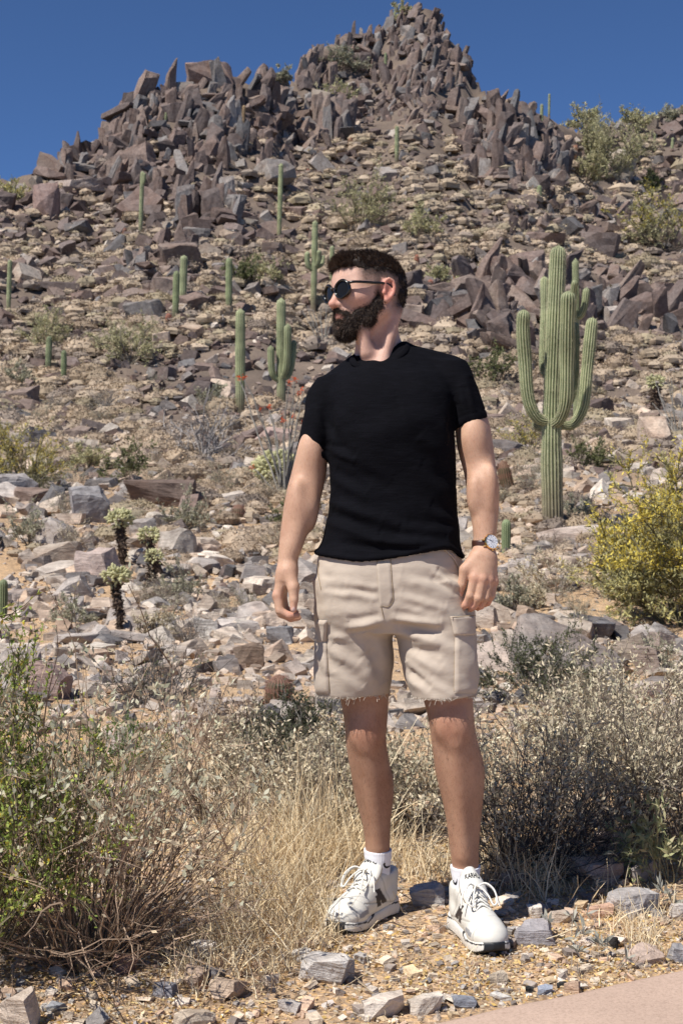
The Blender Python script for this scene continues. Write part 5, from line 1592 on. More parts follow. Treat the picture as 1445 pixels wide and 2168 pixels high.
# ---- arms and hands
armR_rows = rows_px([(840, 664, 716, 3.73, .045), (870, 652, 710, 3.73, .050), (910, 641, 701, 3.72, .053), (955, 629, 694, 3.71, .053), (1000, 617, 691, 3.70, .051), (1030, 609, 685, 3.69, .048),
                     (1070, 601, 675, 3.67, .046), (1100, 597, 664, 3.66, .042), (1130, 593, 651, 3.65, .037), (1160, 590, 640, 3.64, .031), (1185, 588, 631, 3.635, .027), (1205, 587, 630, 3.63, .026), (1222, 586, 626, 3.63, .024)])
armL_rows = rows_px([(810, 945, 994, 3.73, .045), (850, 950, 1014, 3.72, .052), (905, 962, 1037, 3.71, .055), (945, 967, 1043, 3.70, .052), (975, 974, 1047, 3.69, .049), (1000, 981, 1050, 3.68, .047),
                     (1030, 986, 1054, 3.67, .045), (1060, 991, 1055, 3.66, .041), (1090, 996, 1054, 3.65, .036), (1120, 1000, 1051, 3.64, .030), (1145, 1001, 1048, 3.635, .027), (1168, 1000, 1047, 3.63, .026), (1190, 1002, 1045, 3.625, .022)])
def chain(G, pts, k=.004):
    d = None
    for a, b in zip(pts[:-1], pts[1:]):
        c = s_cap(G, W(*a[:3]), W(*b[:3]), a[3], b[3]); d = c if d is None else smin(d, c, k)
    return d
HAND_R = [[(602, 1216, 3.622, .0185), (588, 1260, 3.618, .0135), (592, 1293, 3.610, .0108), (612, 1303, 3.606, .0094), (630, 1303, 3.608, .0076)],
          [(603, 1216, 3.642, .0185), (588, 1263, 3.643, .0135), (595, 1299, 3.636, .0108), (615, 1309, 3.630, .0094), (632, 1308, 3.630, .0076)],
          [(604, 1216, 3.660, .0175), (592, 1263, 3.667, .0125), (599, 1297, 3.660, .0102), (616, 1307, 3.654, .0088), (630, 1305, 3.652, .0072)],
          [(606, 1216, 3.674, .0160), (598, 1259, 3.688, .0112), (604, 1287, 3.684, .0090), (617, 1297, 3.678, .0078), (628, 1296, 3.675, .0064)],
          [(612, 1212, 3.615, .0190), (621, 1243, 3.598, .0148), (622, 1270, 3.592, .0112), (621, 1290, 3.590, .0088)]]
HAND_L = [[(1013, 1180, 3.612, .0180), (1004, 1224, 3.590, .0132), (994, 1261, 3.585, .0104), (985, 1280, 3.596, .0090), (978, 1288, 3.608, .0075)],
          [(1021, 1180, 3.612, .0180), (1020, 1226, 3.588, .0132), (1012, 1266, 3.582, .0106), (1002, 1284, 3.595, .0092), (995, 1290, 3.609, .0076)],
          [(1030, 1182, 3.615, .0175), (1034, 1228, 3.598, .0124), (1027, 1266, 3.592, .0100), (1017, 1283, 3.605, .0088), (1010, 1288, 3.618, .0073)],
          [(1037, 1184, 3.622, .0160), (1045, 1231, 3.612, .0110), (1040, 1261, 3.606, .0088), (1032, 1276, 3.616, .0078), (1026, 1281, 3.626, .0064)],
          [(1006, 1180, 3.612, .0170), (984, 1206, 3.602, .0145), (977, 1238, 3.603, .0112), (971, 1261, 3.610, .0086)]]
def sdf_arm(rows, hand, deltoid, muscles=()):
    zc = CAM_H - (1175 - CY) * 3.63 / F_PX
    def fn(G):
        d = s_loft(G, rows)
        d = smin(d, s_ell(G, deltoid, (.045, .050, .058)), .03)
        for c_, r_ in muscles: d = smin(d, s_ell(G, c_, r_), .022)
        m = (G[2] < zc + .05).ravel()
        k = int(m.sum())
        g = (G[0], G[1], G[2][:, :, :k])
        hnd = None
        for f_ in hand[:4]:
            c = chain(g, f_[:2], .01); hnd = c if hnd is None else smin(hnd, c, .012)
        hnd = smin(hnd, chain(g, hand[4][:2], .008), .014)
        for f_ in hand[:4]:
            hnd = smin(hnd, chain(g, f_[1:], .004), .0035)
            hnd = smin(hnd, s_ell(g, W(*f_[1][:3]), (f_[1][3] * 1.03,) * 3), .004)
        hnd = smin(hnd, chain(g, hand[4][1:], .004), .006)
        d = np.array(np.broadcast_to(d, (G[0].shape[0], G[1].shape[1], G[2].shape[2])))
        d[:, :, :k] = smin(d[:, :, :k], np.broadcast_to(hnd, d[:, :, :k].shape), .018)
        return d
    return fn
def bounds_rows(R, pad=.03):
    return (R[:, 1] - R[:, 3]).min() - pad, (R[:, 1] + R[:, 3]).max() + pad
zlo = CAM_H - (1325 - CY) * 3.6 / F_PX
x0, x1 = bounds_rows(armR_rows)
arv, arf = surface_nets(sdf_arm(armR_rows, HAND_R, W(686, 872, 3.73), [(W(655, 960, 3.675), (.028, .024, .05)), (W(628, 1062, 3.645), (.022, .024, .055)), (W(655, 1085, 3.66), (.018, .022, .045))]), (x0 - .01, 3.555, zlo), (x1, 3.815, armR_rows[-1, 0] + .01), .0033)
x0, x1 = bounds_rows(armL_rows)
alv, alf = surface_nets(sdf_arm(armL_rows, HAND_L, W(962, 842, 3.72), [(W(1002, 930, 3.66), (.030, .024, .05)), (W(1036, 1030, 3.635), (.020, .024, .055)), (W(1004, 1045, 3.635), (.018, .022, .045))]), (x0 + .0, 3.555, zlo), (x1, 3.815, armL_rows[-1, 0] + .01), .0033)
arv = relax(arv, arf, 1, .35); alv = relax(alv, alf, 1, .35)

# ---- legs
legR_rows = rows_px([(1300, 690, 825, 3.735, .09), (1380, 704, 828, 3.74, .082), (1440, 713, 824, 3.745, .076), (1480, 720, 822, 3.75, .069), (1520, 727, 820, 3.75, .063), (1560, 731, 817, 3.75, .058), (1600, 736, 821, 3.76, .055),
                     (1640, 743, 828, 3.775, .057), (1670, 749, 830, 3.785, .056), (1700, 757, 829, 3.79, .052), (1740, 766, 826, 3.795, .045), (1780, 772, 825, 3.80, .040), (1810, 774, 825, 3.80, .039), (1845, 777, 823, 3.80, .037), (1885, 780, 818, 3.80, .034)])
legL_rows = rows_px([(1300, 860, 1000, 3.71, .09), (1380, 875, 1004, 3.70, .082), (1440, 886, 1001, 3.68, .077), (1475, 894, 1000, 3.665, .071), (1510, 903, 1002, 3.655, .065), (1545, 910, 1005, 3.65, .060), (1580, 914, 1013, 3.655, .057),
                     (1620, 919, 1020, 3.665, .059), (1660, 927, 1021, 3.67, .057), (1700, 937, 1020, 3.675, .052), (1750, 946, 1016, 3.68, .044), (1800, 952, 1013, 3.68, .039), (1840, 957, 1012, 3.68, .039), (1880, 961, 1009, 3.675, .036), (1915, 964, 1006, 3.67, .034)])
def sdf_leg(rows, knee, shin0, shin1, calf):
    def fn(G):
        d = s_loft(G, rows, 2.1)
        d = smin(d, s_ell(G, knee, (.034, .018, .038)), .030)
        d = smin(d, s_cap(G, shin0, shin1, .013, .010), .03)
        d = smin(d, s_ell(G, calf, (.042, .034, .085)), .035)
        return d
    return fn
x0, x1 = bounds_rows(legR_rows)
lrv, lrf = surface_nets(sdf_leg(legR_rows, W(772, 1552, 3.702), W(776, 1590, 3.713), W(800, 1790, 3.768), W(792, 1660, 3.815)), (x0, 3.62, legR_rows[0, 0] - .005), (x1, 3.90, legR_rows[-1, 0] + .005), .0056)
x0, x1 = bounds_rows(legL_rows)
llv, llf = surface_nets(sdf_leg(legL_rows, W(955, 1540, 3.600), W(962, 1580, 3.606), W(980, 1810, 3.645), W(985, 1640, 3.70)), (x0, 3.54, legL_rows[0, 0] - .005), (x1, 3.82, legL_rows[-1, 0] + .005), .0056)
lrv = relax(lrv, lrf, 2, .4); llv = relax(llv, llf, 2, .4)

# ---- inner torso joins the limbs (under the clothes)
core_rows = rows_px([(790, 735, 905, 3.72, .06), (830, 710, 930, 3.71, .085), (900, 708, 942, 3.70, .10), (1000, 715, 946, 3.705, .098), (1100, 710, 950, 3.705, .10), (1200, 692, 962, 3.70, .105), (1255, 700, 975, 3.705, .105), (1285, 715, 960, 3.71, .09)])
cv, cf = surface_nets(lambda G: s_loft(G, core_rows, 2.3), (-.10, 3.56, core_rows[0, 0] - .01), (.36, 3.84, core_rows[-1, 0] + .01), .014)

# ---- skin colours
def join_vf(parts):
    V, F, n = [], [], 0
    for v, f in parts:
        V.append(v); F.append(f + n); n += len(v)
    return np.concatenate(V), np.concatenate(F)
parts = [(hv, hf), (arv, arf), (alv, alf), (lrv, lrf), (llv, llf), (cv, cf)]
BV, BF = join_vf(parts)
offs = np.cumsum([0] + [len(v) for v, f in parts])
SKC = np.zeros((len(BV), 3))
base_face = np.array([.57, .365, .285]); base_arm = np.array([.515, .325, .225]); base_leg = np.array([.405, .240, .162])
SKC[offs[0]:offs[1]] = base_face
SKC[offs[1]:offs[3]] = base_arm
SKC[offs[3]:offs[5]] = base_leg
SKC[offs[5]:] = base_arm
def blob(V, c, r, soft=.5):
    d = np.linalg.norm(V - np.array(c), axis=1) / r
    return np.clip((1 - d) / soft, 0, 1)
def tint(sel, w, col):
    SKC[sel] = SKC[sel] * (1 - w[:, None]) + np.array(col) * w[:, None]
hs = slice(offs[0], offs[1]); hl = (hv - HC) @ HM
tint(hs, .55 * blob(hv, H(.110, 0, -.028), .024), (.60, .28, .21))
tint(hs, .50 * blob(hv, H(.055, .052, -.022), .034, .9), (.60, .29, .21))
tint(hs, .75 * blob(hv, H(-.012, .083, .0), .040, .4), (.60, .24, .18))
lipw = np.maximum(blob(hv, H(.094, .0, -.057), .019), blob(hv, H(.090, .011, -.0585), .012)) * (np.abs(hl[:, 2] + .0578) < .009)
tint(hs, .7 * lipw, (.46, .19, .155))
f_, l_, u_ = hl.T
# clipped sides: stubble shadow fading downwards to the skin
fade = np.clip((u_ - .000) / .044, 0, 1) ** 1.3 * np.clip((.070 - f_) / .022, 0, 1) * (np.abs(l_) > .02)
fade = np.maximum(fade, np.clip((-.025 - f_) / .03, 0, 1) * np.clip((u_ + .062) / .03, 0, 1))
ear = (np.abs(l_) > .0735) & (f_ > -.030) & (f_ < .006) & (u_ < .034) & (u_ > -.036)
fade = np.where(ear, 0, fade)
tint(hs, .88 * fade, (.085, .062, .052))
# knuckles, nails
ha = slice(offs[1], offs[2]); hb = slice(offs[2], offs[3])
for sl_, V_, hd in ((ha, arv, HAND_R), (hb, alv, HAND_L)):
    for q in hd[:4]:
        tint(sl_, .45 * blob(V_, W(*q[1][:3]), .022, .8), (.58, .26, .19))
        tint(sl_, .50 * blob(V_, W(*q[3][:3]), .030, .9), (.58, .27, .20))
    tint(sl_, .45 * blob(V_, W(*hd[4][3][:3]), .03, .9), (.58, .27, .20))
def nail(sl_, V_, c, r=.0078): tint(sl_, .9 * blob(V_, c, r, .3), (.72, .52, .47))
nail(ha, arv, W(621, 1291, 3.580)); nail(hb, alv, W(971, 1261, 3.602), .007)
for sl_, V_, k in ((slice(offs[3], offs[4]), lrv, (772, 1552, 3.69)), (slice(offs[4], offs[5]), llv, (955, 1540, 3.585))):
    tint(sl_, .4 * blob(V_, W(*k), .07, .9), (.42, .19, .12))
def _beard_tint():
    L = hl
    S = (L[:, 0], np.abs(L[:, 1]), L[:, 2])
    d = s_cap(S, (.010, .066, .010), (.010, .0625, -.03), .010, .016)
    d = np.minimum(d, s_cap(S, (.018, .0575, -.030), (.058, .040, -.056), .019, .017))
    d = np.minimum(d, s_cap(S, (.036, .046, -.074), (.074, .012, -.098), .028, .030))
    tint(hs, .72 * np.clip(-d / .012 + .25, 0, 1) * ~ear, (.10, .068, .055))
    d = s_cap(S, (.014, .070, .050), (.014, .068, -.012), .016, .013)
    tint(hs, .62 * np.clip(-d / .012, 0, 1) * ~ear, (.12, .085, .068))
_beard_tint()

def skin_material():
    m = NT('skin')
    p = m.obj()
    n1 = m.noise(p, 14.0, 4, .6); n2 = m.noise(p, 260.0, 3, .6); n3 = m.noise(m.scale(p, (500, 500, 120)), 1.0, 2, .6)
    c = m.mix(m.attr('tone'), m.ramp(n1, [(0.3, (.82, .74, .71)), (0.7, (1.12, 1.11, 1.10))]), .9, 'MULTIPLY')
    c = m.mix(c, m.ramp(n3, [(0.36, (.80, .74, .70)), (0.46, (1, 1, 1))]), .55, 'MULTIPLY')
    m.color(c); m.rough(.55); m.spec(.30)
    m.b.inputs['Subsurface Weight'].default_value = .07
    m.b.inputs['Subsurface Radius'].default_value = (.010, .004, .002)
    m.b.inputs['Subsurface Scale'].default_value = 1.0
    m.bump(n2, .35, .002)
    return m.m
M_SKIN = skin_material()
body = pobj('body', BV, BF, M_SKIN, SKC)

# fine body hair on shins and forearms
def body_hair():
    rng = np.random.default_rng(31); s = Soup()
    for V_, F_, n, zr, L, c in ((lrv, lrf, 3600, (.22, .56), .010, (.10, .055, .035)), (llv, llf, 3800, (.20, .56), .010, (.10, .055, .035)), (arv, arf, 1500, (.95, 1.16), .009, (.34, .20, .12)), (alv, alf, 1500, (1.0, 1.18), .009, (.34, .20, .12))):
        N_ = vnormals(V_, F_); sel = np.where((V_[:, 2] > zr[0]) & (V_[:, 2] < zr[1]))[0]; i = rng.choice(sel, n)
        D = N_[i] * .55 + np.array([0, 0, -.8]) + rng.normal(0, .25, (n, 3)); D /= np.linalg.norm(D, axis=1)[:, None]
        V, F = hair_tris(V_[i], D, L * rng.uniform(.5, 1.2, n), .00013, rng); s.add(V, F, np.tile(c, (len(V), 1)))
    o = pobj('body_hair', np.concatenate(s.V), np.concatenate(s.Q), M_TWIG, np.concatenate(s.C), parent=body); o['kind'] = 'stuff'
body_hair()

# ================================================================== CLOTHES
def plane_fn(a, b, tilt=0.0):
    """signed height above the plane through two points, level in depth (tilt raises it away from the camera)"""
    a = np.array(a); b = np.array(b); t = (b - a) / np.linalg.norm(b - a)
    n = np.cross(np.array([0, 1.0, tilt]), t); n = n if n[2] > 0 else -n; n /= np.linalg.norm(n)
    return lambda G: (G[0] - a[0]) * n[0] + (G[1] - a[1]) * n[1] + (G[2] - a[2]) * n[2]

FOLD_GAIN = 1.55
def fold_disp(V, N, folds):
    """push vertices along normals by ridge (+) or crease (-) lines given in photograph pixels"""
    x, y = proj(V); front = np.clip(-N[:, 1] * 2 + .2, 0, 1)
    d = np.zeros(len(V))
    for x0, y0, x1, y1, w, amp in folds:
        dx, dy = x1 - x0, y1 - y0; L2 = dx*dx + dy*dy
        t = ((x - x0) * dx + (y - y0) * dy) / L2
        tc = np.clip(t, 0, 1)
        s = ((x - x0) * dy - (y - y0) * dx) / math.sqrt(L2)
        e = np.clip(1 - np.abs(t - .5) * 2 * .75, 0, 1)
        off = np.hypot(x - (x0 + tc * dx), y - (y0 + tc * dy))
        prof = np.exp(-(off / w) ** 2) - .55 * np.exp(-((s - 1.4 * w) / w) ** 2) * (t > 0) * (t < 1)
        d += amp * FOLD_GAIN * .001 * prof * (.35 + .65 * e)
    return V + N * (d * front)[:, None]

# ---- t-shirt
shirt_rows = rows_px([(735, 775, 850, 3.74, .045), (752, 757, 882, 3.735, .060), (775, 728, 915, 3.725, .082), (800, 700, 945, 3.715, .103), (840, 690, 958, 3.70, .118), (900, 691, 960, 3.69, .126), (960, 695, 962, 3.69, .124), (1020, 699, 964, 3.695, .119), (1070, 697, 967, 3.695, .118),
                      (1110, 690, 971, 3.695, .120), (1145, 681, 974, 3.695, .124), (1170, 668, 977, 3.695, .127), (1215, 664, 980, 3.695, .128)])
slR_rows = rows_px([(800, 672, 740, 3.73, .06), (835, 654, 722, 3.73, .068), (870, 645, 712, 3.725, .068), (910, 637, 705, 3.72, .066), (955, 626, 700, 3.715, .063), (1005, 618, 698, 3.71, .062)])
slL_rows = rows_px([(765, 900, 985, 3.73, .062), (800, 925, 1001, 3.725, .070), (840, 942, 1017, 3.72, .071), (880, 952, 1030, 3.715, .067), (930, 955, 1042, 3.71, .064)])
hem_x = np.array([640, 663, 680, 700, 760, 850, 905, 935, 950, 965, 980, 1010]); hem_y = np.array([1172, 1175, 1178, 1181, 1188, 1178, 1168, 1163, 1164, 1172, 1184, 1190])
hem_z = pchip((hem_x - CX) * 3.60 / F_PX, CAM_H - (hem_y - CY) * 3.60 / F_PX)
cutR = plane_fn(W(626, 954, 3.71), W(699, 977, 3.71)); cutL = plane_fn(W(957, 908, 3.71), W(1031, 884, 3.71))
coll = plane_fn(W(745, 762, 3.70), W(868, 727, 3.70), .55)
def sdf_shirt(G):
    d = s_loft(G, shirt_rows, 2.35, cap=True)
    d = np.maximum(d, hem_z(G[0]) - G[2])
    sh = s_cap(G, W(768, 793, 3.735), W(688, 850, 3.735), .050, .051)
    sh = smin(sh, s_cap(G, W(855, 771, 3.735), W(948, 797, 3.73), .055, .058), .03)
    d = smin(d, sh, .035)
    a = np.maximum(s_loft(G, slR_rows, 2.0, False), np.maximum(-cutR(G), G[2] - slR_rows[-1, 0]))
    b = np.maximum(s_loft(G, slL_rows, 2.0, False), np.maximum(-cutL(G), G[2] - slL_rows[-1, 0]))
    d = smin(smin(d, a, .014), b, .014)
    # round the neck the cloth stops at the collar line
    nk = s_cap(G, NECK_A, NECK_B, .0665, .0605)
    d = np.maximum(d, np.minimum(coll(G), .2) * 1.0) if False else smax(d, -np.maximum(nk, -coll(G)), .004)
    return d
sv, sf = surface_nets(sdf_shirt, (-.16, 3.52, 0.92), (.42, 3.88, 1.55), .0046)
sv = relax(sv, sf, 2, .4)
sn_ = vnormals(sv, sf)
SHF = [(700, 952, 748, 974, 9, 5), (704, 1010, 770, 1048, 12, 5), (700, 1060, 800, 1112, 14, 4), (694, 1104, 800, 1146, 11, 6), (800, 1146, 945, 1152, 12, 6), (712, 1086, 840, 1128, 13, -5), (873, 940, 930, 990, 18, -4),
       (905, 1080, 965, 1108, 12, 4), (860, 1120, 970, 1128, 12, 4), (960, 860, 952, 940, 8, -5), (972, 820, 985, 880, 8, 4), (985, 800, 1000, 870, 9, 4), (700, 860, 700, 940, 9, -4), (668, 870, 690, 930, 9, 3), (690, 905, 716, 955, 9, 4),
       (880, 1000, 955, 1050, 16, 4), (760, 930, 860, 900, 30, 5), (740, 985, 820, 1030, 14, -3), (720, 1150, 880, 1168, 9, -4), (935, 900, 960, 960, 12, 4), (930, 1010, 962, 1075, 12, -4)]
sv = fold_disp(sv, sn_, SHF)
wr = fbm(np.stack([sv[:, 0] * 9, sv[:, 1] * 9, sv[:, 2] * 16], -1), 77, 3)
sv = sv + sn_ * (wr * .0022)[:, None]
hz_ = hem_z(sv[:, 0]); k = np.exp(-((sv[:, 2] - hz_ - .007) / .0065) ** 2); sv = sv + sn_ * (k * .0065 * (np.abs(sn_[:, 2]) < .8))[:, None]
for cut in (cutR, cutL):
    q = cut((sv[:, 0], sv[:, 1], sv[:, 2]))
    armside = (sv[:, 0] < 0) if cut is cutR else (sv[:, 0] > .28)
    k = (np.exp(-((q - .021) / .0022) ** 2) * -.0018) * armside * (q > 0) * (sv[:, 2] > 1.05)
    sv = sv + sn_ * k[:, None]
def cloth_material(name, col, rough=.9, weave=(900, 900, 900), bumps=.25, sheen=.0, slub=None, var=.12):
    m = NT(name); p = m.obj()
    n1 = m.noise(p, 12.0, 4, .6); n2 = m.noise(m.scale(p, weave), 1.0, 2, .6)
    c = m.mix(col, m.ramp(n1, [(0.3, 1 - var), (0.7, 1 + var)]), 1.0, 'MULTIPLY')
    h = n2
    if slub:
        n3 = m.noise(m.scale(p, slub), 1.0, 3, .6)
        c = m.mix(c, m.ramp(n3, [(0.35, .72), (0.5, 1.0), (0.68, 1.5)]), .8, 'MULTIPLY')
        h = m.math('ADD', n2, n3)
    m.color(c); m.rough(rough); m.spec(.08)
    m.b.inputs['Sheen Weight'].default_value = sheen
    m.b.inputs['Sheen Roughness'].default_value = .5
    h = m.math('ADD', m.math('MULTIPLY', h, .5), m.math('MULTIPLY', m.noise(m.scale(p, (26, 26, 46)), 1.0, 4, .55, dist=.6), 2.2))
    m.bump(h, bumps, .0022)
    return m.m
M_SHIRT = cloth_material('black_jersey', (.0034, .0034, .0052), .9, (700, 700, 900), .4, .0, (28, 28, 420))
tshirt = pobj('tshirt', sv, sf, M_SHIRT)
SHIRT_BVH = BVHTree.FromPolygons([Vector(v) for v in sv], [tuple(int(i) for i in f) for f in sf])
# collar band
front = [(745, 759, 3.668), (753, 770, 3.655), (774, 777, 3.648), (802, 774, 3.648), (832, 760, 3.655), (854, 743, 3.672), (863, 731, 3.70)]
ring = [W(*q) for q in front] + [W(861, 732, 3.735), W(845, 736, 3.775), W(804, 742, 3.795), W(768, 750, 3.78), W(750, 757, 3.735), W(744, 758, 3.695)]
rp = smooth_curve(ring + ring[:3], 120)[10:112]
cen = np.mean(ring, axis=0)
def ribbon_ring(path, width, thick, up=np.array([0, 0, 1.0])):
    """closed band with rounded section: width along the surface, thick outward"""
    P = np.asarray(path); n = len(P); c = P.mean(0)
    T = np.roll(P, -1, 0) - np.roll(P, 1, 0); T /= np.linalg.norm(T, axis=1)[:, None]
    O = P - c; O -= T * (O * T).sum(1)[:, None]; O /= np.linalg.norm(O, axis=1)[:, None]
    B = np.cross(T, O)
    a = np.linspace(0, 2 * np.pi, 10, endpoint=False)
    V = P[:, None, :] + np.cos(a)[None, :, None] * O[:, None, :] * thick + np.sin(a)[None, :, None] * B[:, None, :] * width
    i = np.arange(n)[:, None] * 10; i2 = ((np.arange(n) + 1) % n)[:, None] * 10; j = np.arange(10)[None, :]; j2 = (j + 1) % 10
    F = np.stack([i + j, i + j2, i2 + j2, i2 + j], -1).reshape(-1, 4)
    return V.reshape(-1, 3), F
full = np.array(ring + [ring[0]]); rp = smooth_curve(full, 90)[:-1]
def collar_band(path, width, thick):
    P = np.asarray(path); n = len(P); c = P.mean(0)
    T = np.roll(P, -1, 0) - np.roll(P, 1, 0); T /= np.linalg.norm(T, axis=1)[:, None]
    O = P - c; O[:, 2] = 0; O -= T * (O * T).sum(1)[:, None]; O /= np.linalg.norm(O, axis=1)[:, None]
    Wd = O * .62 - np.array([0, 0, 1.0]) * .78; Wd -= T * (Wd * T).sum(1)[:, None]; Wd /= np.linalg.norm(Wd, axis=1)[:, None]
    Th = np.cross(T, Wd); Th *= np.sign((Th * O).sum(1))[:, None]
    a = np.linspace(0, 2 * np.pi, 12, endpoint=False)
    V = P[:, None, :] + (np.cos(a)[None, :, None] + .2) * Wd[:, None, :] * width + np.sin(a)[None, :, None] * Th[:, None, :] * thick
    i = np.arange(n)[:, None] * 12; i2 = ((np.arange(n) + 1) % n)[:, None] * 12; j = np.arange(12)[None, :]; j2 = (j + 1) % 12
    return V.reshape(-1, 3), np.stack([i + j, i + j2, i2 + j2, i2 + j], -1).reshape(-1, 4)
V, F = collar_band(rp, .0084, .0027)
pobj('collar', V, F, M_SHIRT, parent=person)

# ---- shorts
pel_rows = rows_px([(1140, 692, 960, 3.70, .098), (1165, 678, 970, 3.695, .112), (1200, 671, 980, 3.695, .123), (1250, 669, 988, 3.695, .128), (1300, 670, 998, 3.70, .128), (1335, 690, 985, 3.705, .112)])
shR_rows = rows_px([(1230, 668, 812, 3.71, .112), (1270, 668, 817, 3.715, .117), (1310, 668, 825, 3.72, .117), (1350, 667, 831, 3.725, .114), (1400, 664, 833, 3.735, .111), (1440, 664, 829, 3.74, .109), (1478, 670, 822, 3.745, .106), (1500, 672, 820, 3.745, .105)])
shL_rows = rows_px([(1230, 815, 990, 3.69, .112), (1270, 818, 996, 3.69, .117), (1310, 827, 1002, 3.69, .117), (1350, 838, 1007, 3.685, .114), (1400, 847, 1011, 3.675, .110), (1440, 859, 1012, 3.67, .106), (1478, 871, 1006, 3.66, .101), (1500, 872, 1004, 3.66, .1)])
hemR = plane_fn(W(670, 1474, 3.70), W(822, 1471, 3.70)); hemL = plane_fn(W(871, 1479, 3.62), W(1005, 1472, 3.62))
def sdf_shorts(G):
    p = s_loft(G, pel_rows, 2.4)
    a = np.maximum(s_loft(G, shR_rows, 2.25, False), np.maximum(G[2] - shR_rows[-1, 0], -hemR(G)))
    b = np.maximum(s_loft(G, shL_rows, 2.25, False), np.maximum(G[2] - shL_rows[-1, 0], -hemL(G)))
    d = smin(smin(p, a, .022), smin(p, b, .022), .004)
    return d
hv2, hf2 = surface_nets(sdf_shorts, (-.12, 3.53, .58), (.40, 3.89, 1.03), .0043)
hv2 = relax(hv2, hf2, 2, .4)
hn2 = vnormals(hv2, hf2)
SOF = [(728, 1246, 795, 1258, 8, -4), (735, 1252, 790, 1268, 9, 3), (738, 1326, 806, 1315, 9, 6), (745, 1344, 800, 1330, 9, -5), (697, 1372, 752, 1412, 13, 5), (690, 1340, 740, 1360, 10, 3), (836, 1322, 925, 1334, 8, -6), (836, 1308, 930, 1322, 9, 5),
       (833, 1286, 925, 1308, 10, 3), (845, 1338, 915, 1356, 9, 5), (877, 1390, 928, 1421, 10, 4), (859, 1432, 905, 1466, 9, 5), (920, 1213, 968, 1241, 7, 5), (918, 1225, 962, 1256, 7, -4), (848, 1228, 955, 1252, 12, 3), (680, 1215, 690, 1300, 12, 3),
       (700, 1290, 780, 1300, 14, 3), (868, 1372, 925, 1382, 9, -4), (850, 1408, 890, 1442, 8, -4), (885, 1345, 960, 1375, 12, 4), (760, 1390, 795, 1455, 16, 4), (710, 1420, 760, 1462, 12, 3), (780, 1345, 800, 1420, 12, -4), (930, 1400, 968, 1440, 10, 3),
       (690, 1255, 735, 1262, 8, 3), (850, 1262, 940, 1290, 9, 3), (905, 1440, 955, 1470, 9, 3), (676, 1382, 700, 1425, 8, 4)]
hv2 = fold_disp(hv2, hn2, SOF)
wr = fbm(np.stack([hv2[:, 0] * 12, hv2[:, 1] * 12, hv2[:, 2] * 20], -1), 33, 3)
hv2 = hv2 + hn2 * (wr * .0032)[:, None]
M_KHAKI = cloth_material('khaki_ripstop', (.475, .40, .325), .85, (800, 800, 1000), .3, .05, None, .06)
M_STITCH = cloth_material('khaki_stitch', (.33, .255, .17), .9)
shorts = pobj('shorts', hv2, hf2, M_KHAKI)
SHO_BVH = BVHTree.FromPolygons([Vector(v) for v in hv2], [tuple(int(i) for i in f) for f in hf2])
CAM_P = Vector((0, 0, CAM_H))
def cast(bvh, x, y):
    d = (PX(x, y, 1.0) - CAM_P).normalized()
    return bvh.ray_cast(CAM_P, d)
def px_patch(bvh, xs_fn, y0, y1, off, n=16, m=16, thick=None, edge=.35):
    """patch over a mesh: rows between y0..y1, at each row x from xs_fn(t); raised by off at its middle"""
    V = np.full((n, m, 3), np.nan)
    for i in range(n):
        t = i / (n - 1)
        xl, xr = xs_fn(t); y = y0 + (y1 - y0) * t
        for j in range(m):
            s = j / (m - 1)
            h = cast(bvh, xl + (xr - xl) * s, y)
            if h[0] is None:
                continue
            e = min(s, 1 - s, t, 1 - t) / edge * 6
            o_ = off * (.25 + .75 * min(1, e))
            V[i, j] = np.array(h[0] + h[1] * o_ - (h[0] - CAM_P).normalized() * .0006)
    ok = ~np.isnan(V[..., 0])
    idx = np.full((n, m), -1); idx[ok] = np.arange(ok.sum())
    F = [(idx[i, j], idx[i, j + 1], idx[i + 1, j + 1], idx[i + 1, j]) for i in range(n - 1) for j in range(m - 1) if min(idx[i, j], idx[i, j + 1], idx[i + 1, j + 1], idx[i + 1, j]) >= 0]
    return V[ok], np.array(F)[:, ::-1]
def px_line(bvh, pts, r, off, n=40, mat=None, name='stitching', parent=person):
    C = smooth_curve(np.array(pts, float), n); P = []
    for x, y in C:
        h = cast(bvh, x, y)
        if h[0] is not None: P.append(np.array(h[0] + h[1] * off))
    if len(P) > 2:
        V, F = tube(P, r, 5)
        return pobj(name, V, F, mat or M_STITCH, parent=parent)
def spatch(name, fn, y0, y1, off, n=18, m=14, parent=shorts):
    V, F = px_patch(SHO_BVH, fn, y0, y1, off, n, m)
    o = pobj(name, V, F, M_KHAKI, parent=parent)
    return o
lerp = lambda a, b, t: a + (b - a) * t
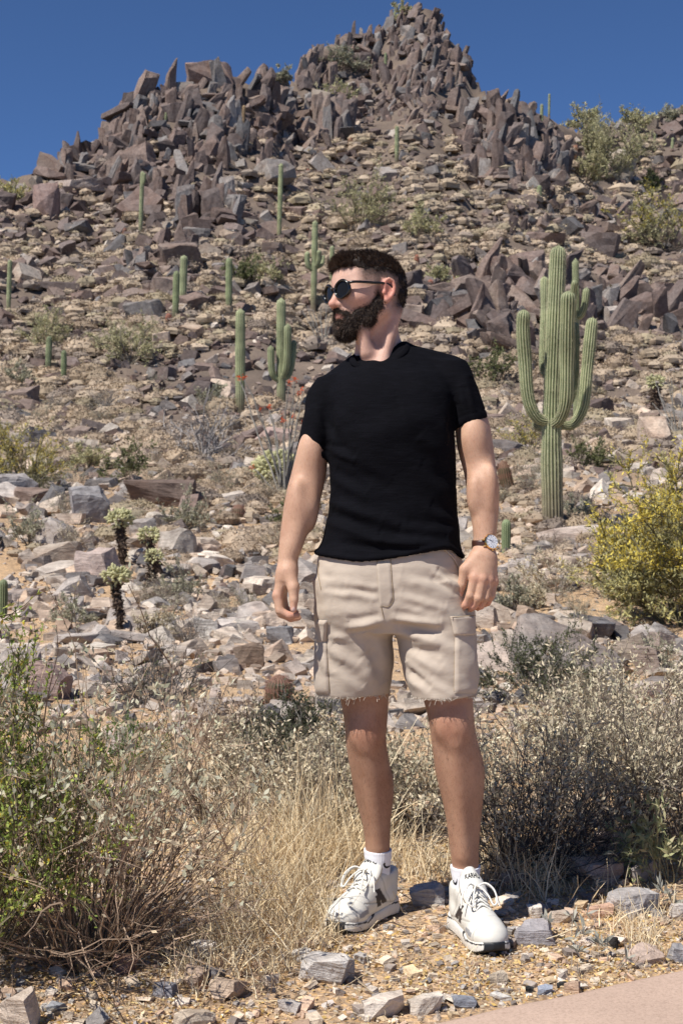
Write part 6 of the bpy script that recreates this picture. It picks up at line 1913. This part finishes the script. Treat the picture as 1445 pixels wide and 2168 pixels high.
# cargo pockets with flaps, fly
for nm, fn, a, b, of in [('cargo_pocket', lambda t: (lerp(672, 668, t), lerp(691, 697, t)), 1352, 1470, .006),
                         ('cargo_pocket', lambda t: (lerp(962, 960, t), lerp(1003, 1010, t)), 1340, 1468, .007)]:
    spatch(nm, fn, a, b, of, 24, 12)
for nm, fn, a, b, of in [('pocket_flap', lambda t: (lerp(673, 672, t), lerp(694, 691, t)), 1312, 1360, .010),
                         ('pocket_flap', lambda t: (lerp(951, 960, t), lerp(999, 1003, t)), 1304, 1346, .011)]:
    spatch(nm, fn, a, b, of, 14, 12)
spatch('fly_placket', lambda t: (lerp(796, 803, t), lerp(826, 832, t) - 8 * max(0, t - .8) / .2), 1190, 1284, .0035, 22, 10)
STL = [[(826, 1180), (829, 1230), (832, 1268), (822, 1284), (806, 1282)], [(797, 1180), (800, 1230), (805, 1275), (812, 1310)], [(693, 1318), (691, 1358), (694, 1410), (698, 1466)], [(954, 1308), (962, 1345), (961, 1400), (960, 1464)],
       [(936, 1162), (955, 1180), (970, 1206), (976, 1215)], [(951, 1306), (975, 1305), (998, 1304)], [(960, 1462), (985, 1462), (1006, 1460)], [(676, 1190), (674, 1215), (680, 1248)]]
for st in STL:
    px_line(SHO_BVH, st, .0011, .0012 if st is not STL[5] else .011, 50, parent=shorts)
px_line(SHO_BVH, [(940, 1164), (958, 1182), (972, 1207), (977, 1218)], .0022, .0015, 40, mat=M_KHAKI, name='pocket_edge', parent=shorts)
# frayed hem
def fray():
    rng = np.random.default_rng(4); P0 = []
    for cut, rows in ((hemR, shR_rows), (hemL, shL_rows)):
        sel = np.where((np.abs(cut((hv2[:, 0], hv2[:, 1], hv2[:, 2]))) < .004) & (np.abs(hn2[:, 2]) < .9) & ((hv2[:, 0] < .115) if cut is hemR else (hv2[:, 0] > .125)))[0]
        P0.append(hv2[rng.choice(sel, 420)])
    P0 = np.concatenate(P0); n = len(P0)
    D = rng.normal(0, .55, (n, 3)); D[:, 2] = -1; D /= np.linalg.norm(D, axis=1)[:, None]
    L = np.clip(np.exp(rng.normal(math.log(.005), .5, n)), .002, .028)
    T = bez_sticks(P0 + np.array([0, 0, .002]), D, L, rng, 4, .5, .0, .08)
    V, F = batch_tubes(T, np.full((n, 4), .0006))
    o = pobj('frayed_threads', V, F, cloth_material('pale_thread', (.60, .54, .46)), parent=shorts); o['kind'] = 'stuff'
fray()

# ---- hair and beard
def sdf_hair(G):
    L = hlocal(G); f, l, u = L; al = np.abs(l)
    d = s_ell(L, (-.006, 0, .056), (.0965, .0725, .0610))
    d = smin(d, s_ell(L, (.053, 0, .078), (.040, .054, .024)), .02)
    d = smin(d, s_ell(L, (-.050, 0, .020), (.0600, .0655, .080)), .02)
    # hairline: face side cut away, sides clipped high, nape low
    line = np.where(f > -.02, .048 + .16 * np.clip(f - .02, 0, 1) + .10 * np.clip(.02 - f, 0, .04), .054 - 1.9 * np.clip(-.02 - f, 0, .07))
    line = np.where(f > .062, line + .10 * (f - .062) + .006, line)
    d = smax(d, line - u, .010)
    return d
wv, wf = surface_nets(sdf_hair, HC - np.array([.16, .16, .12]), HC + np.array([.16, .16, .15]), .0030)
wn = vnormals(wv, wf)
wv = wv + wn * (.0032 * fbm((wv - HC) @ HM * np.array([60, 160, 60]), 5, 3))[:, None]
M_HAIR = NT('dark_brown_hair'); _p = M_HAIR.obj(); _n = M_HAIR.noise(M_HAIR.scale(_p, (500, 500, 300)), 1.0, 3, .6)
M_HAIR.color(M_HAIR.mix(M_HAIR.attr('tone'), M_HAIR.ramp(_n, [(.3, .5), (.7, 1.6)]), .9, 'MULTIPLY')); M_HAIR.rough(.55); M_HAIR.spec(.22); M_HAIR.bump(_n, .4, .002); M_HAIR = M_HAIR.m
def strands(V, N, sel, n, L, rng, dirfn, w=.0006, col=(.028, .018, .013)):
    i = rng.choice(sel, n); P = V[i] + rng.normal(0, .0008, (n, 3)); Nn = N[i]
    D = dirfn(P, Nn); D = D + rng.normal(0, .28, D.shape); D /= np.linalg.norm(D, axis=1)[:, None]
    Vs, Fs = hair_tris(P - D * .001, D, L * rng.uniform(.55, 1.2, n), w * 1.2, rng)
    return Vs, Fs, np.repeat(np.array(col) * rng.uniform(.5, 1.9, (n, 1)), 4, 0)
rngh = np.random.default_rng(12)
hair = pobj('hair', wv, wf, M_HAIR, np.tile(np.array([.022, .0145, .0105]), (len(wv), 1)))
wl_ = (wv - HC) @ HM
s_ = Soup()
top = np.where((wn @ Uv > .1) & (wl_[:, 2] > .05))[0]
s_.add(*strands(wv, wn, top, 6500, .011, rngh, lambda P, N: N * .55 + Fv * .75 + Uv * .35, .0006, (.048, .029, .019)))  # top strands browner than the sides: sunlit tone put into the hair colour
frontq = np.where((wl_[:, 0] > .07) & (wl_[:, 2] > .06))[0]
s_.add(*strands(wv, wn, frontq, 1500, .015, rngh, lambda P, N: N * .6 + Fv * .4 + Uv * .7, .0007, (.045, .027, .018)))  # front strands carry the same sun-browned tone, painted into their colour
side = np.where(wn @ Uv <= .3)[0]
s_.add(*strands(wv, wn, side, 5200, .0075, rngh, lambda P, N: N * .6 - Uv * .8, .0006, (.024, .016, .012)))
fr_ = np.where((wl_[:, 0] > .072) & (wl_[:, 2] > .052) & (wl_[:, 2] < .088))[0]
s_.add(*strands(wv, wn, fr_, 320, .015, rngh, lambda P, N: N * .35 + Fv * .35 - Uv * .55, .0005, (.036, .023, .016)))
low_ = np.where((wl_[:, 2] < .064) & (wl_[:, 0] > -.03))[0]
s_.add(*strands(wv, wn, low_, 1500, .0085, rngh, lambda P, N: N * .30 - Uv * .95 - Fv * .15, .00042, (.022, .015, .011)))
# clipped stubble over the fading sides
hvn = vnormals(hv, hf); fi = np.where((fade > .15) & ~ear)[0]
pr = fade[fi] ** 1.6; i_ = rngh.choice(fi, 7000, p=pr / pr.sum())
V, F = hair_tris(hv[i_], hvn[i_] * .7 - Uv * .7 + rngh.normal(0, .2, (len(i_), 3)), .0030, .0005, rngh); s_.add(V, F, np.tile((.03, .021, .016), (len(V), 1)))
o = pobj('hair_strands', np.concatenate(s_.V), np.concatenate(s_.Q), M_HAIR, np.concatenate(s_.C), parent=hair); o['kind'] = 'stuff'

def sdf_beard(G):
    L = hlocal(G); S = (L[0], np.abs(L[1]), L[2])
    d = s_cap(S, (.014, .0620, -.004), (.009, .0590, -.040), .0065, .0105)
    d = smin(d, s_cap(S, (.009, .0575, -.038), (.036, .045, -.071), .0115, .0175), .012)
    d = smin(d, s_cap(S, (.036, .044, -.071), (.069, .014, -.094), .0175, .0225), .014)
    d = smin(d, s_cap(S, (.018, .0575, -.030), (.058, .040, -.058), .0095, .0115), .012)
    d = smin(d, s_cap(S, (.050, .042, -.054), (.072, .026, -.074), .0130, .013), .014)
    d = smin(d, s_ell(L, (.0720, 0, -.095), (.0245, .029, .0245)), .014)
    d = smin(d, s_cap(S, (.088, 0, -.074), (.082, .012, -.078), .0075, .009), .008)
    d = smin(d, s_cap(S, (.0965, .004, -.0445), (.0845, .0265, -.0580), .0058, .0060), .006)
    d = smin(d, s_cap(S, (.0845, .0265, -.0580), (.080, .027, -.075), .0060, .010), .006)
    d = smax(d, -s_ell(L, (.097, 0, -.0592), (.022, .0190, .0064)), .003)
    return d
bv_, bf_ = surface_nets(sdf_beard, HC - np.array([.16, .16, .16]), HC + np.array([.12, .14, .04]), .0026)
bn_ = vnormals(bv_, bf_)
bv_ = bv_ + bn_ * (.0013 * fbm((bv_ - HC) * 320, 6, 2))[:, None]
beard = pobj('beard', bv_, bf_, M_HAIR, np.tile(np.array([.020, .0135, .0105]), (len(bv_), 1)))
s_ = Soup()
bl_ = (bv_ - HC) @ HM
s_.add(*strands(bv_, bn_, np.arange(len(bv_)), 15000, .0066, rngh, lambda P, N: N * .8 - Uv * .75 + Fv * .1, .0005, (.042, .028, .021)))
edge = np.where(bl_[:, 2] < -.09)[0]
s_.add(*strands(bv_, bn_, edge, 1600, .009, rngh, lambda P, N: N * .6 - Uv * .9, .0005, (.028, .019, .014)))
o = pobj('beard_strands', np.concatenate(s_.V), np.concatenate(s_.Q), M_HAIR, np.concatenate(s_.C), parent=beard); o['kind'] = 'stuff'
db_ = sdf_beard((hv[:, 0], hv[:, 1], hv[:, 2]))
eb_ = np.where((db_ > -.002) & (db_ < .010))[0]; pr = np.exp(-np.clip(db_[eb_], 0, 1) / .0035); i_ = rngh.choice(eb_, 4200, p=pr / pr.sum())
V, F = hair_tris(hv[i_], hvn[i_] * .55 - Uv * .8 + rngh.normal(0, .2, (len(i_), 3)), .0042, .00045, rngh)
o = pobj('beard_stubble', V, F, M_HAIR, np.tile((.028, .019, .014), (len(V), 1)), parent=beard); o['kind'] = 'stuff'
# eyebrow of the near side
bp = smooth_curve([H(.0925, .014, .0215), H(.086, .032, .0265), H(.070, .048, .0225)], 10)
V, F = tube(bp, [.002, .003, .003, .003, .003, .0026, .0024, .002, .0016, .001], 6); pobj('eyebrow', V, F, M_HAIR, np.tile(np.array([.04, .025, .018]), (len(V), 1)))

# ---- sunglasses (worn: a thing of its own)
def glasses():
    org = H(.1, 0, .004)
    root = empty('sunglasses', org); tag(root, 'black round-lensed sunglasses worn by the man', 'sunglasses')
    mb = NT('black_acetate'); mb.color((.006, .006, .006)); mb.rough(.18); mb.spec(.6)
    ml = NT('dark_lens'); ml.color((.010, .0085, .006)); ml.rough(.10); ml.spec(.22)
    def po(name, V, F, m, parent=root, smooth=True):
        me = new_mesh(name, np.asarray(V) - org, F, smooth); return mesh_obj(name, me, m.m, parent)
    fr = Soup()
    for s in (1, -1):
        a = np.linspace(0, 2 * np.pi, 48, endpoint=False)
        r = .0232 * (1 + .05 * np.cos(2 * a) + .035 * np.sin(a) + .03 * np.cos(4 * a + .8))
        ca, sa = np.cos(a) * r * 1.05, np.sin(a) * r * 1.0
        P = np.array([H(.1035 - .0065 * ((abs(s * .0325 + y) / .055) ** 2) * 1.4, s * .0325 + y, .0035 + z) for y, z in zip(ca, sa)])
        V, F = ribbon_ring(P, .0042, .0034); fr.add(V, F)
        c = P.mean(0) + Fv * .0006
        Vl = np.vstack([P - Fv * .0006, c[None]]); Fl = np.array([(k, (k + 1) % 48, 48) for k in range(48)])
        po('lens', Vl, Fl, ml)
        # temple
        T = smooth_curve([H(.0935, s * .0575, .0165), H(.078, s * .0685, .0175), H(.03, s * .0755, .0175), H(-.008, s * .0795, .0170), H(-.024, s * .0800, .006), H(-.030, s * .0790, -.012)], 26)
        V, F = tube(T, np.linspace(.0036, .0030, 26), 8)
        po('temple', V, F, mb)
        V, F = tube(smooth_curve([H(.098, s * .0555, .0150), H(.0925, s * .0590, .0168)], 4), .0038, 8); fr.add(V, F)
    V, F = tube(smooth_curve([H(.1035, .0115, .008), H(.108, .0, .0115), H(.1035, -.0115, .008)], 10), .0022, 8); fr.add(V, F)
    me = fr.mesh('rims'); 
    Vv = mverts(me) - org; me.vertices.foreach_set('co', Vv.astype(np.float32).ravel()); me.update()
    mesh_obj('frame_front', me, mb.m, root)
glasses()

# ---- wristwatch
def watch():
    c = np.array(W(1024, 1152, 3.634)); 
    root = empty('wristwatch', c); tag(root, 'gold wristwatch with white dial and brown leather strap on the man\'s left wrist', 'wristwatch')
    def po(name, V, F, m, parent=root, smooth=True):
        me = new_mesh(name, np.asarray(V) - c, F, smooth); return mesh_obj(name, me, m.m if hasattr(m, 'm') else m, parent)
    leather = NT('brown_leather'); leather.color((.055, .022, .014)); leather.rough(.38); leather.spec(.5); leather.bump(leather.noise(leather.obj(), 300, 3, .6), .2, .001)
    gold = NT('gold_metal'); gold.color((.83, .56, .22)); gold.rough(.18); gold.b.inputs['Metallic'].default_value = 1.0
    white = NT('white_dial'); white.color((.78, .79, .80)); white.rough(.25); white.spec(.5); white.b.inputs['Coat Weight'].default_value = .5
    ink = NT('dial_ink'); ink.color((.03, .04, .10)); ink.rough(.4)
    a = np.linspace(0, 2 * np.pi, 64, endpoint=False)
    R = armL_rows; zc = c[2]
    ax_, ay_ = float(pchip(R[:, 0], R[:, 3])(zc)) + .0016, float(pchip(R[:, 0], R[:, 4])(zc)) + .0016
    P = np.stack([c[0] + ax_ * np.cos(a), c[1] + ay_ * np.sin(a), c[2] + .0015 * np.cos(a)], -1)
    V, F = ribbon_ring(P, .0118, .0016); po('strap', V, F, leather)
    n = np.array([.50, -.83, .24]); n /= np.linalg.norm(n)
    up = np.array([-.10, .02, 1.0]); up -= n * up.dot(n); up /= np.linalg.norm(up); rt = np.cross(up, n)
    rt = rt if rt[0] > 0 else -rt
    ctr = c + n * .0285 + np.array([.002, 0, 0])
    def disc(r0, z0, r1, z1, N=48):
        b = np.linspace(0, 2 * np.pi, N, endpoint=False); ring = lambda r, z: ctr + n * z + r * (np.cos(b)[:, None] * rt + np.sin(b)[:, None] * up)
        V = np.vstack([ring(r0, z0), ring(r1, z1)]); F = np.array([(k, (k + 1) % N, N + (k + 1) % N, N + k) for k in range(N)])
        return V, F
    s = Soup()
    prof = [(.0175, -.006), (.0202, -.004), (.0206, .000), (.0198, .0028), (.0186, .0036), (.0180, .0030)]
    for (r0, z0), (r1, z1) in zip(prof[:-1], prof[1:]): s.add(*disc(r0, z0, r1, z1))
    case = po('case', np.concatenate(s.V), np.concatenate(s.Q), gold)
    for sg in (1, -1):      # lugs and crown
        for q in (-.008, .008):
            V, F = tube([ctr - n * .002 + up * sg * 0 + rt * (-.018) + up * q, ctr - n * .006 + rt * (-.0245) + up * q], [.0022, .0016], 8)
            if sg == 1: po('lug', V, F, gold)
    for ang in (-95, -70, -45):
        b = math.radians(ang); dd = rt * math.cos(b) + up * math.sin(b)
        V, F = tube([ctr + dd * .0200, ctr + dd * .0236, ctr + dd * .0238], [.0022, .0024, .0006], 8); po('crown', V, F, gold)
    N = 48; b = np.linspace(0, 2 * np.pi, N, endpoint=False)
    V = np.vstack([ctr + n * .0026 + .0181 * (np.cos(b)[:, None] * rt + np.sin(b)[:, None] * up), (ctr + n * .0026)[None]])
    dial = po('dial', V, np.array([(k, (k + 1) % N, N) for k in range(N)]), white)
    s = Soup(); pz = ctr + n * .0030
    def bar(p, q, w):
        d = (q - p); d /= np.linalg.norm(d); sd = np.cross(n, d) * w
        s.add(np.array([p - sd, p + sd, q + sd, q - sd]), np.array([[0, 1, 2, 3]]))
    for h in range(12):
        b_ = math.radians(h * 30); d = rt * math.sin(b_) + up * math.cos(b_)
        bar(pz + d * .0135, pz + d * .0163, .0007 if h % 3 else .0011)
    for ang, L, w in ((-60, .0125, .00045), (-52, .0085, .0007)):
        b_ = math.radians(ang); d = rt * math.sin(b_) + up * math.cos(b_); bar(pz - d * .002, pz + d * L, w)
    for ox, oy, r in ((0, .0065, .0040), (0, -.0065, .0042), (.0068, 0, .0036)):
        cc = pz + rt * ox + up * oy
        for k in range(20):
            t0, t1 = k * math.pi / 10, (k + 1) * math.pi / 10
            bar(cc + r * (rt * math.cos(t0) + up * math.sin(t0)), cc + r * (rt * math.cos(t1) + up * math.sin(t1)), .00022)
    po('dial_marks', np.concatenate(s.V), np.concatenate(s.Q), ink, dial, False)
watch()

# ---- socks
def sock(rows, y_top, y_bot, name):
    R = rows.copy(); zt = CAM_H - (y_top - CY) * R[:, 2].mean() / F_PX; zb = CAM_H - (y_bot - CY) * R[:, 2].mean() / F_PX
    zs = np.linspace(zb, zt, 34); f = [pchip(R[:, 0], R[:, k])(zs) for k in (1, 2, 3, 4)]
    n = 132; a = np.linspace(0, 2 * np.pi, n, endpoint=False)
    rib = 1 + .006 * np.cos(a * 33)
    V = []
    for k in range(34):
        g = .0032 + .0012 * math.sin(k / 33 * 9) + (.0008 if k > 30 else 0)
        V.append(np.stack([f[0][k] + (f[2][k] + g) * np.cos(a) * rib, f[1][k] + (f[3][k] + g) * np.sin(a) * rib, np.full(n, zs[k])], -1))
    V.append(np.stack([f[0][-1] + (f[2][-1] - .002) * np.cos(a), f[1][-1] + (f[3][-1] - .002) * np.sin(a), np.full(n, zs[-1] - .001)], -1))
    V = np.concatenate(V); i = np.arange(34)[:, None] * n; j = np.arange(n)[None, :]; j2 = (j + 1) % n
    F = np.stack([i + j, i + j2, i + n + j2, i + n + j], -1).reshape(-1, 4)
    return V, F
M_SOCK = cloth_material('white_cotton', (.78, .78, .82), .9, (900, 900, 500), .3, .1, None, .03)
M_BLACK = NT('black_print'); M_BLACK.color((.008, .008, .012)); M_BLACK.rough(.7); M_BLACK = M_BLACK.m
SW = np.array([(0, .62), (.10, .30), (.30, .08), (.52, .05), (.78, .25), (1.0, .62), (.74, .44), (.50, .36), (.34, .40), (.26, .55), (.28, .80), (.12, .90)])   # tick-shaped mark
def tick(bvh, x0, y0, w, h, parent, flip=False, rot=0.0):
    Q = SW.copy(); Q[:, 1] = 1 - Q[:, 1]
    Q = Q - .5
    if flip: Q[:, 0] *= -1
    c, s = math.cos(rot), math.sin(rot); Q = Q @ np.array([[c, s], [-s, c]])
    Q = np.vstack([smooth_curve(np.vstack([Q[:6], Q[5]]), 24)[:-1], smooth_curve(Q[5:], 22)[1:], ])
    P = []
    for q in Q:
        hit = cast(bvh, x0 + q[0] * w, y0 + q[1] * h)
        if hit[0] is None: continue
        P.append(np.array(hit[0] - (hit[0] - CAM_P).normalized() * .0012))
    bm = bmesh.new(); vs = [bm.verts.new(p) for p in P]; fc = bm.faces.new(vs); bmesh.ops.triangulate(bm, faces=[fc])
    V = np.array([v.co for v in bm.verts]); bm.verts.index_update(); F = np.array([[v.index for v in f.verts] for f in bm.faces]); bm.free()
    pobj('logo', V, F, M_BLACK, parent=parent, smooth=False)
for rows, yt, yb, tk in ((legR_rows, 1803, 1884, (819, 1832, 17, 14, False, 0.0)), (legL_rows, 1834, 1914, (963, 1866, 10, 17, False, -.55))):
    V, F = sock(rows, yt, yb, 'sock')
    o = pobj('sock', V, F, M_SOCK)
    bvh = BVHTree.FromPolygons([Vector(v) for v in V], [tuple(int(i) for i in f) for f in F])
    tick(bvh, *tk[:4], o, tk[4], tk[5])

# ---- sneakers, modelled in foot space: x to the toe, y to the foot's left, z up
SOLE_W = pchip([-.004, .004, .03, .08, .13, .18, .215, .25, .275, .289], [.006, .024, .0375, .037, .037, .044, .0475, .043, .030, .006])
SOLE_OFF = pchip([0, .08, .15, .22, .29], [.0, -.002, -.001, .004, .002])
SOLE_TOP = pchip([0, .05, .12, .2, .25, .29], [.046, .040, .032, .029, .033, .040])
SOLE_BOT = pchip([0, .03, .08, .2, .25, .292], [.010, .0, .004, .0, .005, .022])
def sdf_upper(G):
    X, Y, Z = G
    S = (X, Y * 1.0, Z)
    d = s_ell(S, (.222, .003, .040), (.060, .046, .036))
    d = smin(d, s_cap((X, Y * 1.04, Z), (.07, 0, .050), (.195, .002, .044), .040, .041), .02)
    d = smin(d, s_cap((X, Y * 1.12, Z), (.178, .001, .062), (.108, 0, .098), .031, .034), .03)
    d = smin(d, s_ell(S, (.040, 0, .068), (.043, .0355, .058)), .025)
    d = smin(d, s_cap((X, Y * 1.0, Z), (.025, 0, .108), (.085, 0, .108), .030, .035), .02)
    # ankle opening, collar slopes down behind the tongue
    cutz = Z - (.122 + .03 * (X - .02))
    d = smax(d, cutz, .010)
    d = smax(d, -s_ell(S, (.062, 0, .128), (.044, .031, .040)), .008)
    d = smax(d, .012 - Z, .004)
    return d
def sdf_sole(G):
    X, Y, Z = G
    w = SOLE_W(X) + .0025 * np.sin(np.clip(Z, 0, .05) * 95); off = SOLE_OFF(X)
    d = np.abs(Y - off) - w
    end = np.maximum(-.004 - X, X - .2885)
    d = np.maximum(d, end)
    d = smax(d, Z - SOLE_TOP(X), .007); d = smax(d, SOLE_BOT(X) - Z, .005)
    return d
uv_, uf_ = surface_nets(sdf_upper, (-.012, -.056, .006), (.292, .056, .142), .0027)
ov_, of_ = surface_nets(sdf_sole, (-.012, -.058, -.004), (.300, .060, .054), .0025)
uv_ = relax(uv_, uf_, 2, .4); un_ = vnormals(uv_, uf_)
# overlays: stitched panel edges as shallow grooves and raised toe cap
def groove(val, w=.0016): return np.exp(-(val / w) ** 2)
x, y, z = uv_.T
g_ = groove(x - (.214 + .55 * (z - .07) - 7 * y * y)) + groove(z - (.052 + .18 * (x - .12))) * (x < .2) * (x > .03) + groove(x - .075 - .5 * (z - .05)) * (z > .04) + groove(x - (.245 - 3 * y * y), .0016) * (z < .062)
uv_ = uv_ - un_ * (.0016 * np.clip(g_, 0, 1))[:, None]
uv_ = uv_ + un_ * (.0014 * (x > .214 + .55 * (z - .07) - 7 * y * y))[:, None]
UC = np.tile(np.array([.68, .66, .60]), (len(uv_), 1))
UC = UC * (1 - .38 * np.clip(g_, 0, 1))[:, None]
UC = np.where((groove(x - (.214 + .55 * (z - .07) - 7 * y * y), .002) > .5)[:, None], np.array([.60, .585, .53]), UC)
mark = ((np.abs(y) > .018) & (np.abs((x - .098) - .75 * (z - .045)) < .0125) & (z > .046) & (z < .088)) | ((np.abs(y) > .018) & (np.abs((x - .128) - .2 * (z - .045)) < .0105) & (z > .043) & (z < .074))
UC = np.where(mark[:, None], np.array([.045, .036, .033]), UC)
gry = (np.abs(y) > .03) & (np.abs(z - (.047 - .10 * (x - .2))) < .006) & (x > .19) & (x < .235)
UC = np.where(gry[:, None], np.array([.30, .30, .31]), UC)
x, y, z = ov_.T
OC = np.tile(np.array([.68, .66, .61]), (len(ov_), 1))
bl = (z < SOLE_BOT(x) + .0045) | ((x > .262) & (np.abs(y) < .026) & (z < .040))
line = np.abs(z - (SOLE_TOP(x) - .0055 + .010 * np.sin((x - .05) * 24) * (x < .2))) < .0019
OC = np.where((line & (np.abs(y - SOLE_OFF(x)) > .6 * SOLE_W(x)))[:, None], np.array([.02, .02, .024]), OC)
OC = np.where(bl[:, None], np.array([.018, .019, .022]), OC)
def shoe_material():
    m = NT('sneaker_leather'); n = m.noise(m.obj(), 420.0, 3, .6); n1 = m.noise(m.obj(), 30, 4, .6)
    c = m.mix(m.attr('tone'), m.ramp(n1, [(.3, (.92, .91, .89)), (.6, (1.02, 1.02, 1.02))]), 1.0, 'MULTIPLY')
    m.color(c); m.rough(.48); m.spec(.35); m.bump(n, .15, .001)
    return m.m
M_SHOE = shoe_material()
lace = NT('lace_cord'); lace.color((.72, .70, .64)); lace.rough(.8); lace.bump(lace.noise(lace.obj(), 600, 2, .6), .3, .001); lace = lace.m
# tongue
ta = np.linspace(-1, 1, 13); tt = np.linspace(0, 1, 15)
def tongue_pt(s, t, off=0.0):
    # from instep (t=0) up to the top edge (t=1)
    xc = .152 - .058 * t - .012 * t * t; zc = .094 + .070 * t
    w = .026 + .008 * math.sin(math.pi * min(t * 1.1, 1)) - .006 * max(0, t - .8) / .2
    bow = .010 * (1 - s * s)
    nx, nz = .70, .71
    return np.array([xc + nx * (bow + off), w * s, zc + nz * (bow + off) - .010 * (abs(s) ** 3) * t])
Vt = np.array([[tongue_pt(s, t, .0) for s in ta] for t in tt] + [[tongue_pt(s, t, -.008) for s in ta] for t in tt])
ti = lambda k, i, j: k * 15 * 13 + i * 13 + j
Ft = [(ti(0, i, j), ti(0, i, j + 1), ti(0, i + 1, j + 1), ti(0, i + 1, j)) for i in range(14) for j in range(12)]
Ft += [(ti(1, i, j), ti(1, i + 1, j), ti(1, i + 1, j + 1), ti(1, i, j + 1)) for i in range(14) for j in range(12)]
Ft += [(ti(0, 14, j), ti(0, 14, j + 1), ti(1, 14, j + 1), ti(1, 14, j)) for j in range(12)] + [(ti(0, i, 0), ti(0, i + 1, 0), ti(1, i + 1, 0), ti(1, i, 0)) for i in range(14)] + [(ti(0, i, 12), ti(1, i, 12), ti(1, i + 1, 12), ti(0, i + 1, 12)) for i in range(14)]
Vt = Vt.reshape(-1, 3); Ft = np.array(Ft)
def text_mesh(body, size):
    cu = bpy.data.curves.new('txt', 'FONT'); cu.body = body; cu.size = size; cu.align_x = 'CENTER'; cu.align_y = 'CENTER'; cu.resolution_u = 3; cu.offset = size * .022
    ob = bpy.data.objects.new('txt', cu); COL.objects.link(ob)
    dg = bpy.context.evaluated_depsgraph_get(); me = bpy.data.meshes.new_from_object(ob.evaluated_get(dg))
    V = mverts(me); F = mtris(me); bpy.data.objects.remove(ob, do_unlink=True); bpy.data.meshes.remove(me); bpy.data.curves.remove(cu)
    return V, F
TXV, TXF = text_mesh('KARHU', 1.0)
_tw = TXV[:, 0].max() - TXV[:, 0].min(); TXV = TXV / _tw
USBVH = BVHTree.FromPolygons([Vector(v) for v in uv_], [tuple(int(i) for i in f) for f in uf_])
def ontop(x, y, off=.003):
    h = USBVH.ray_cast(Vector((x, y, .3)), Vector((0, 0, -1)))
    return np.array(h[0]) + np.array(h[1]) * off if h[0] is not None else np.array([x, y, .06])
def build_shoe(heel, toe, mirror, bow):
    heel = np.array(heel, float); toe = np.array(toe, float)
    dx = toe[:2] - heel[:2]; ang = math.atan2(dx[1], dx[0])
    zg = max(gz(*heel[:2]), gz(*toe[:2])) - .002
    Rm = rotz(ang); o0 = np.array([heel[0], heel[1], zg])
    sc = 1.02
    def X(V):
        V = np.asarray(V, float).copy()
        if mirror: V[:, 1] *= -1
        return o0 + (V * sc) @ Rm.T
    def FF(F): return F[:, ::-1] if mirror else F
    up = pobj('shoe', X(uv_), FF(uf_), M_SHOE, UC)
    pobj('sole', X(ov_), FF(of_), M_SHOE, OC, parent=up)
    tg = pobj('tongue', X(Vt), FF(Ft), M_SHOE, np.tile(np.array([.69, .67, .61]), (len(Vt), 1)), parent=up)
    # lettering on the tongue
    tx = np.array([tongue_pt(v[0] * 1.22 * (-1 if mirror else 1), .74 + v[1] * .62, .0014) for v in TXV])
    P = X(tx)
    pobj('lettering', P, TXF, M_BLACK, parent=up, smooth=False)
    # laces
    s = Soup()
    for k in range(5):
        xx = .195 - .017 * k; yy = .019 + .0012 * k
        for sg in (1, -1):
            a = ontop(xx, sg * yy, .0015); b = ontop(xx - .017, -sg * yy, .0015); m_ = ontop(xx - .0085, 0, .0055)
            V, F = tube(smooth_curve([a, m_, b], 10), .0021, 6); s.add(V, F)
    kn = tongue_pt(0, .38, .006)
    for sg in (1, -1):
        loop = [kn, kn + np.array([.012, sg * .020, .012]), kn + np.array([.030, sg * .036, .000]), kn + np.array([.052, sg * .037, -.022]), kn + np.array([.058, sg * .026, -.030]), kn + np.array([.038, sg * .018, -.010]), kn + np.array([.012, sg * .006, .004]), kn]
        V, F = tube(smooth_curve(loop, 44), .0023, 6); s.add(V, F)
        end = [kn, kn + np.array([.008, sg * .018, .010]), kn + np.array([.022, sg * .040, -.006]), kn + np.array([.034, sg * .050, -.040])] if bow else [kn, kn + np.array([.014, sg * .010, .008]), kn + np.array([.040, sg * .014, -.010]), kn + np.array([.066, sg * .012, -.026])]
        V, F = tube(smooth_curve(end, 20), .0021, 6); s.add(V, F)
    e = np.linspace(0, 2 * np.pi, 12); V, F = tube(np.stack([kn[0] + .004 * np.cos(e), .006 * np.sin(e), kn[2] + .004 * np.cos(e)], -1), .003, 6); s.add(V, F)
    me_V = np.concatenate(s.V); pobj('laces', X(me_V), FF(np.concatenate(s.Q)), lace, parent=up)
    return up
build_shoe((.134, 3.862), (-.022, 3.608), True, True)
build_shoe((.306, 3.715), (.372, 3.425), False, True)

# ================================================================== unique labels among look-alikes
def split_labels():
    by = {}
    for o in COL.objects:
        if o.parent is None and 'label' in o and o.get('kind') is None:
            by.setdefault(o['label'], []).append(o)
    for lab, L in by.items():
        if len(L) < 2: continue
        L.sort(key=lambda o: o.location.x / max(o.location.y, .1))
        n = len(L)
        words = {2: ['left one', 'right one'], 3: ['left one', 'middle one', 'right one']}.get(n) or \
                [['first', 'second', 'third', 'fourth', 'fifth', 'sixth', 'seventh', 'eighth', 'ninth', 'tenth'][min(k, 9)] + ' from left' for k in range(n)]
        for o, w in zip(L, words):
            t = lab.split(' '); t = [q for q in t if q not in ('dry', 'angular', 'flat')] if len(t) > 12 else t
            o['label'] = ' '.join(t) + ', ' + w
split_labels()
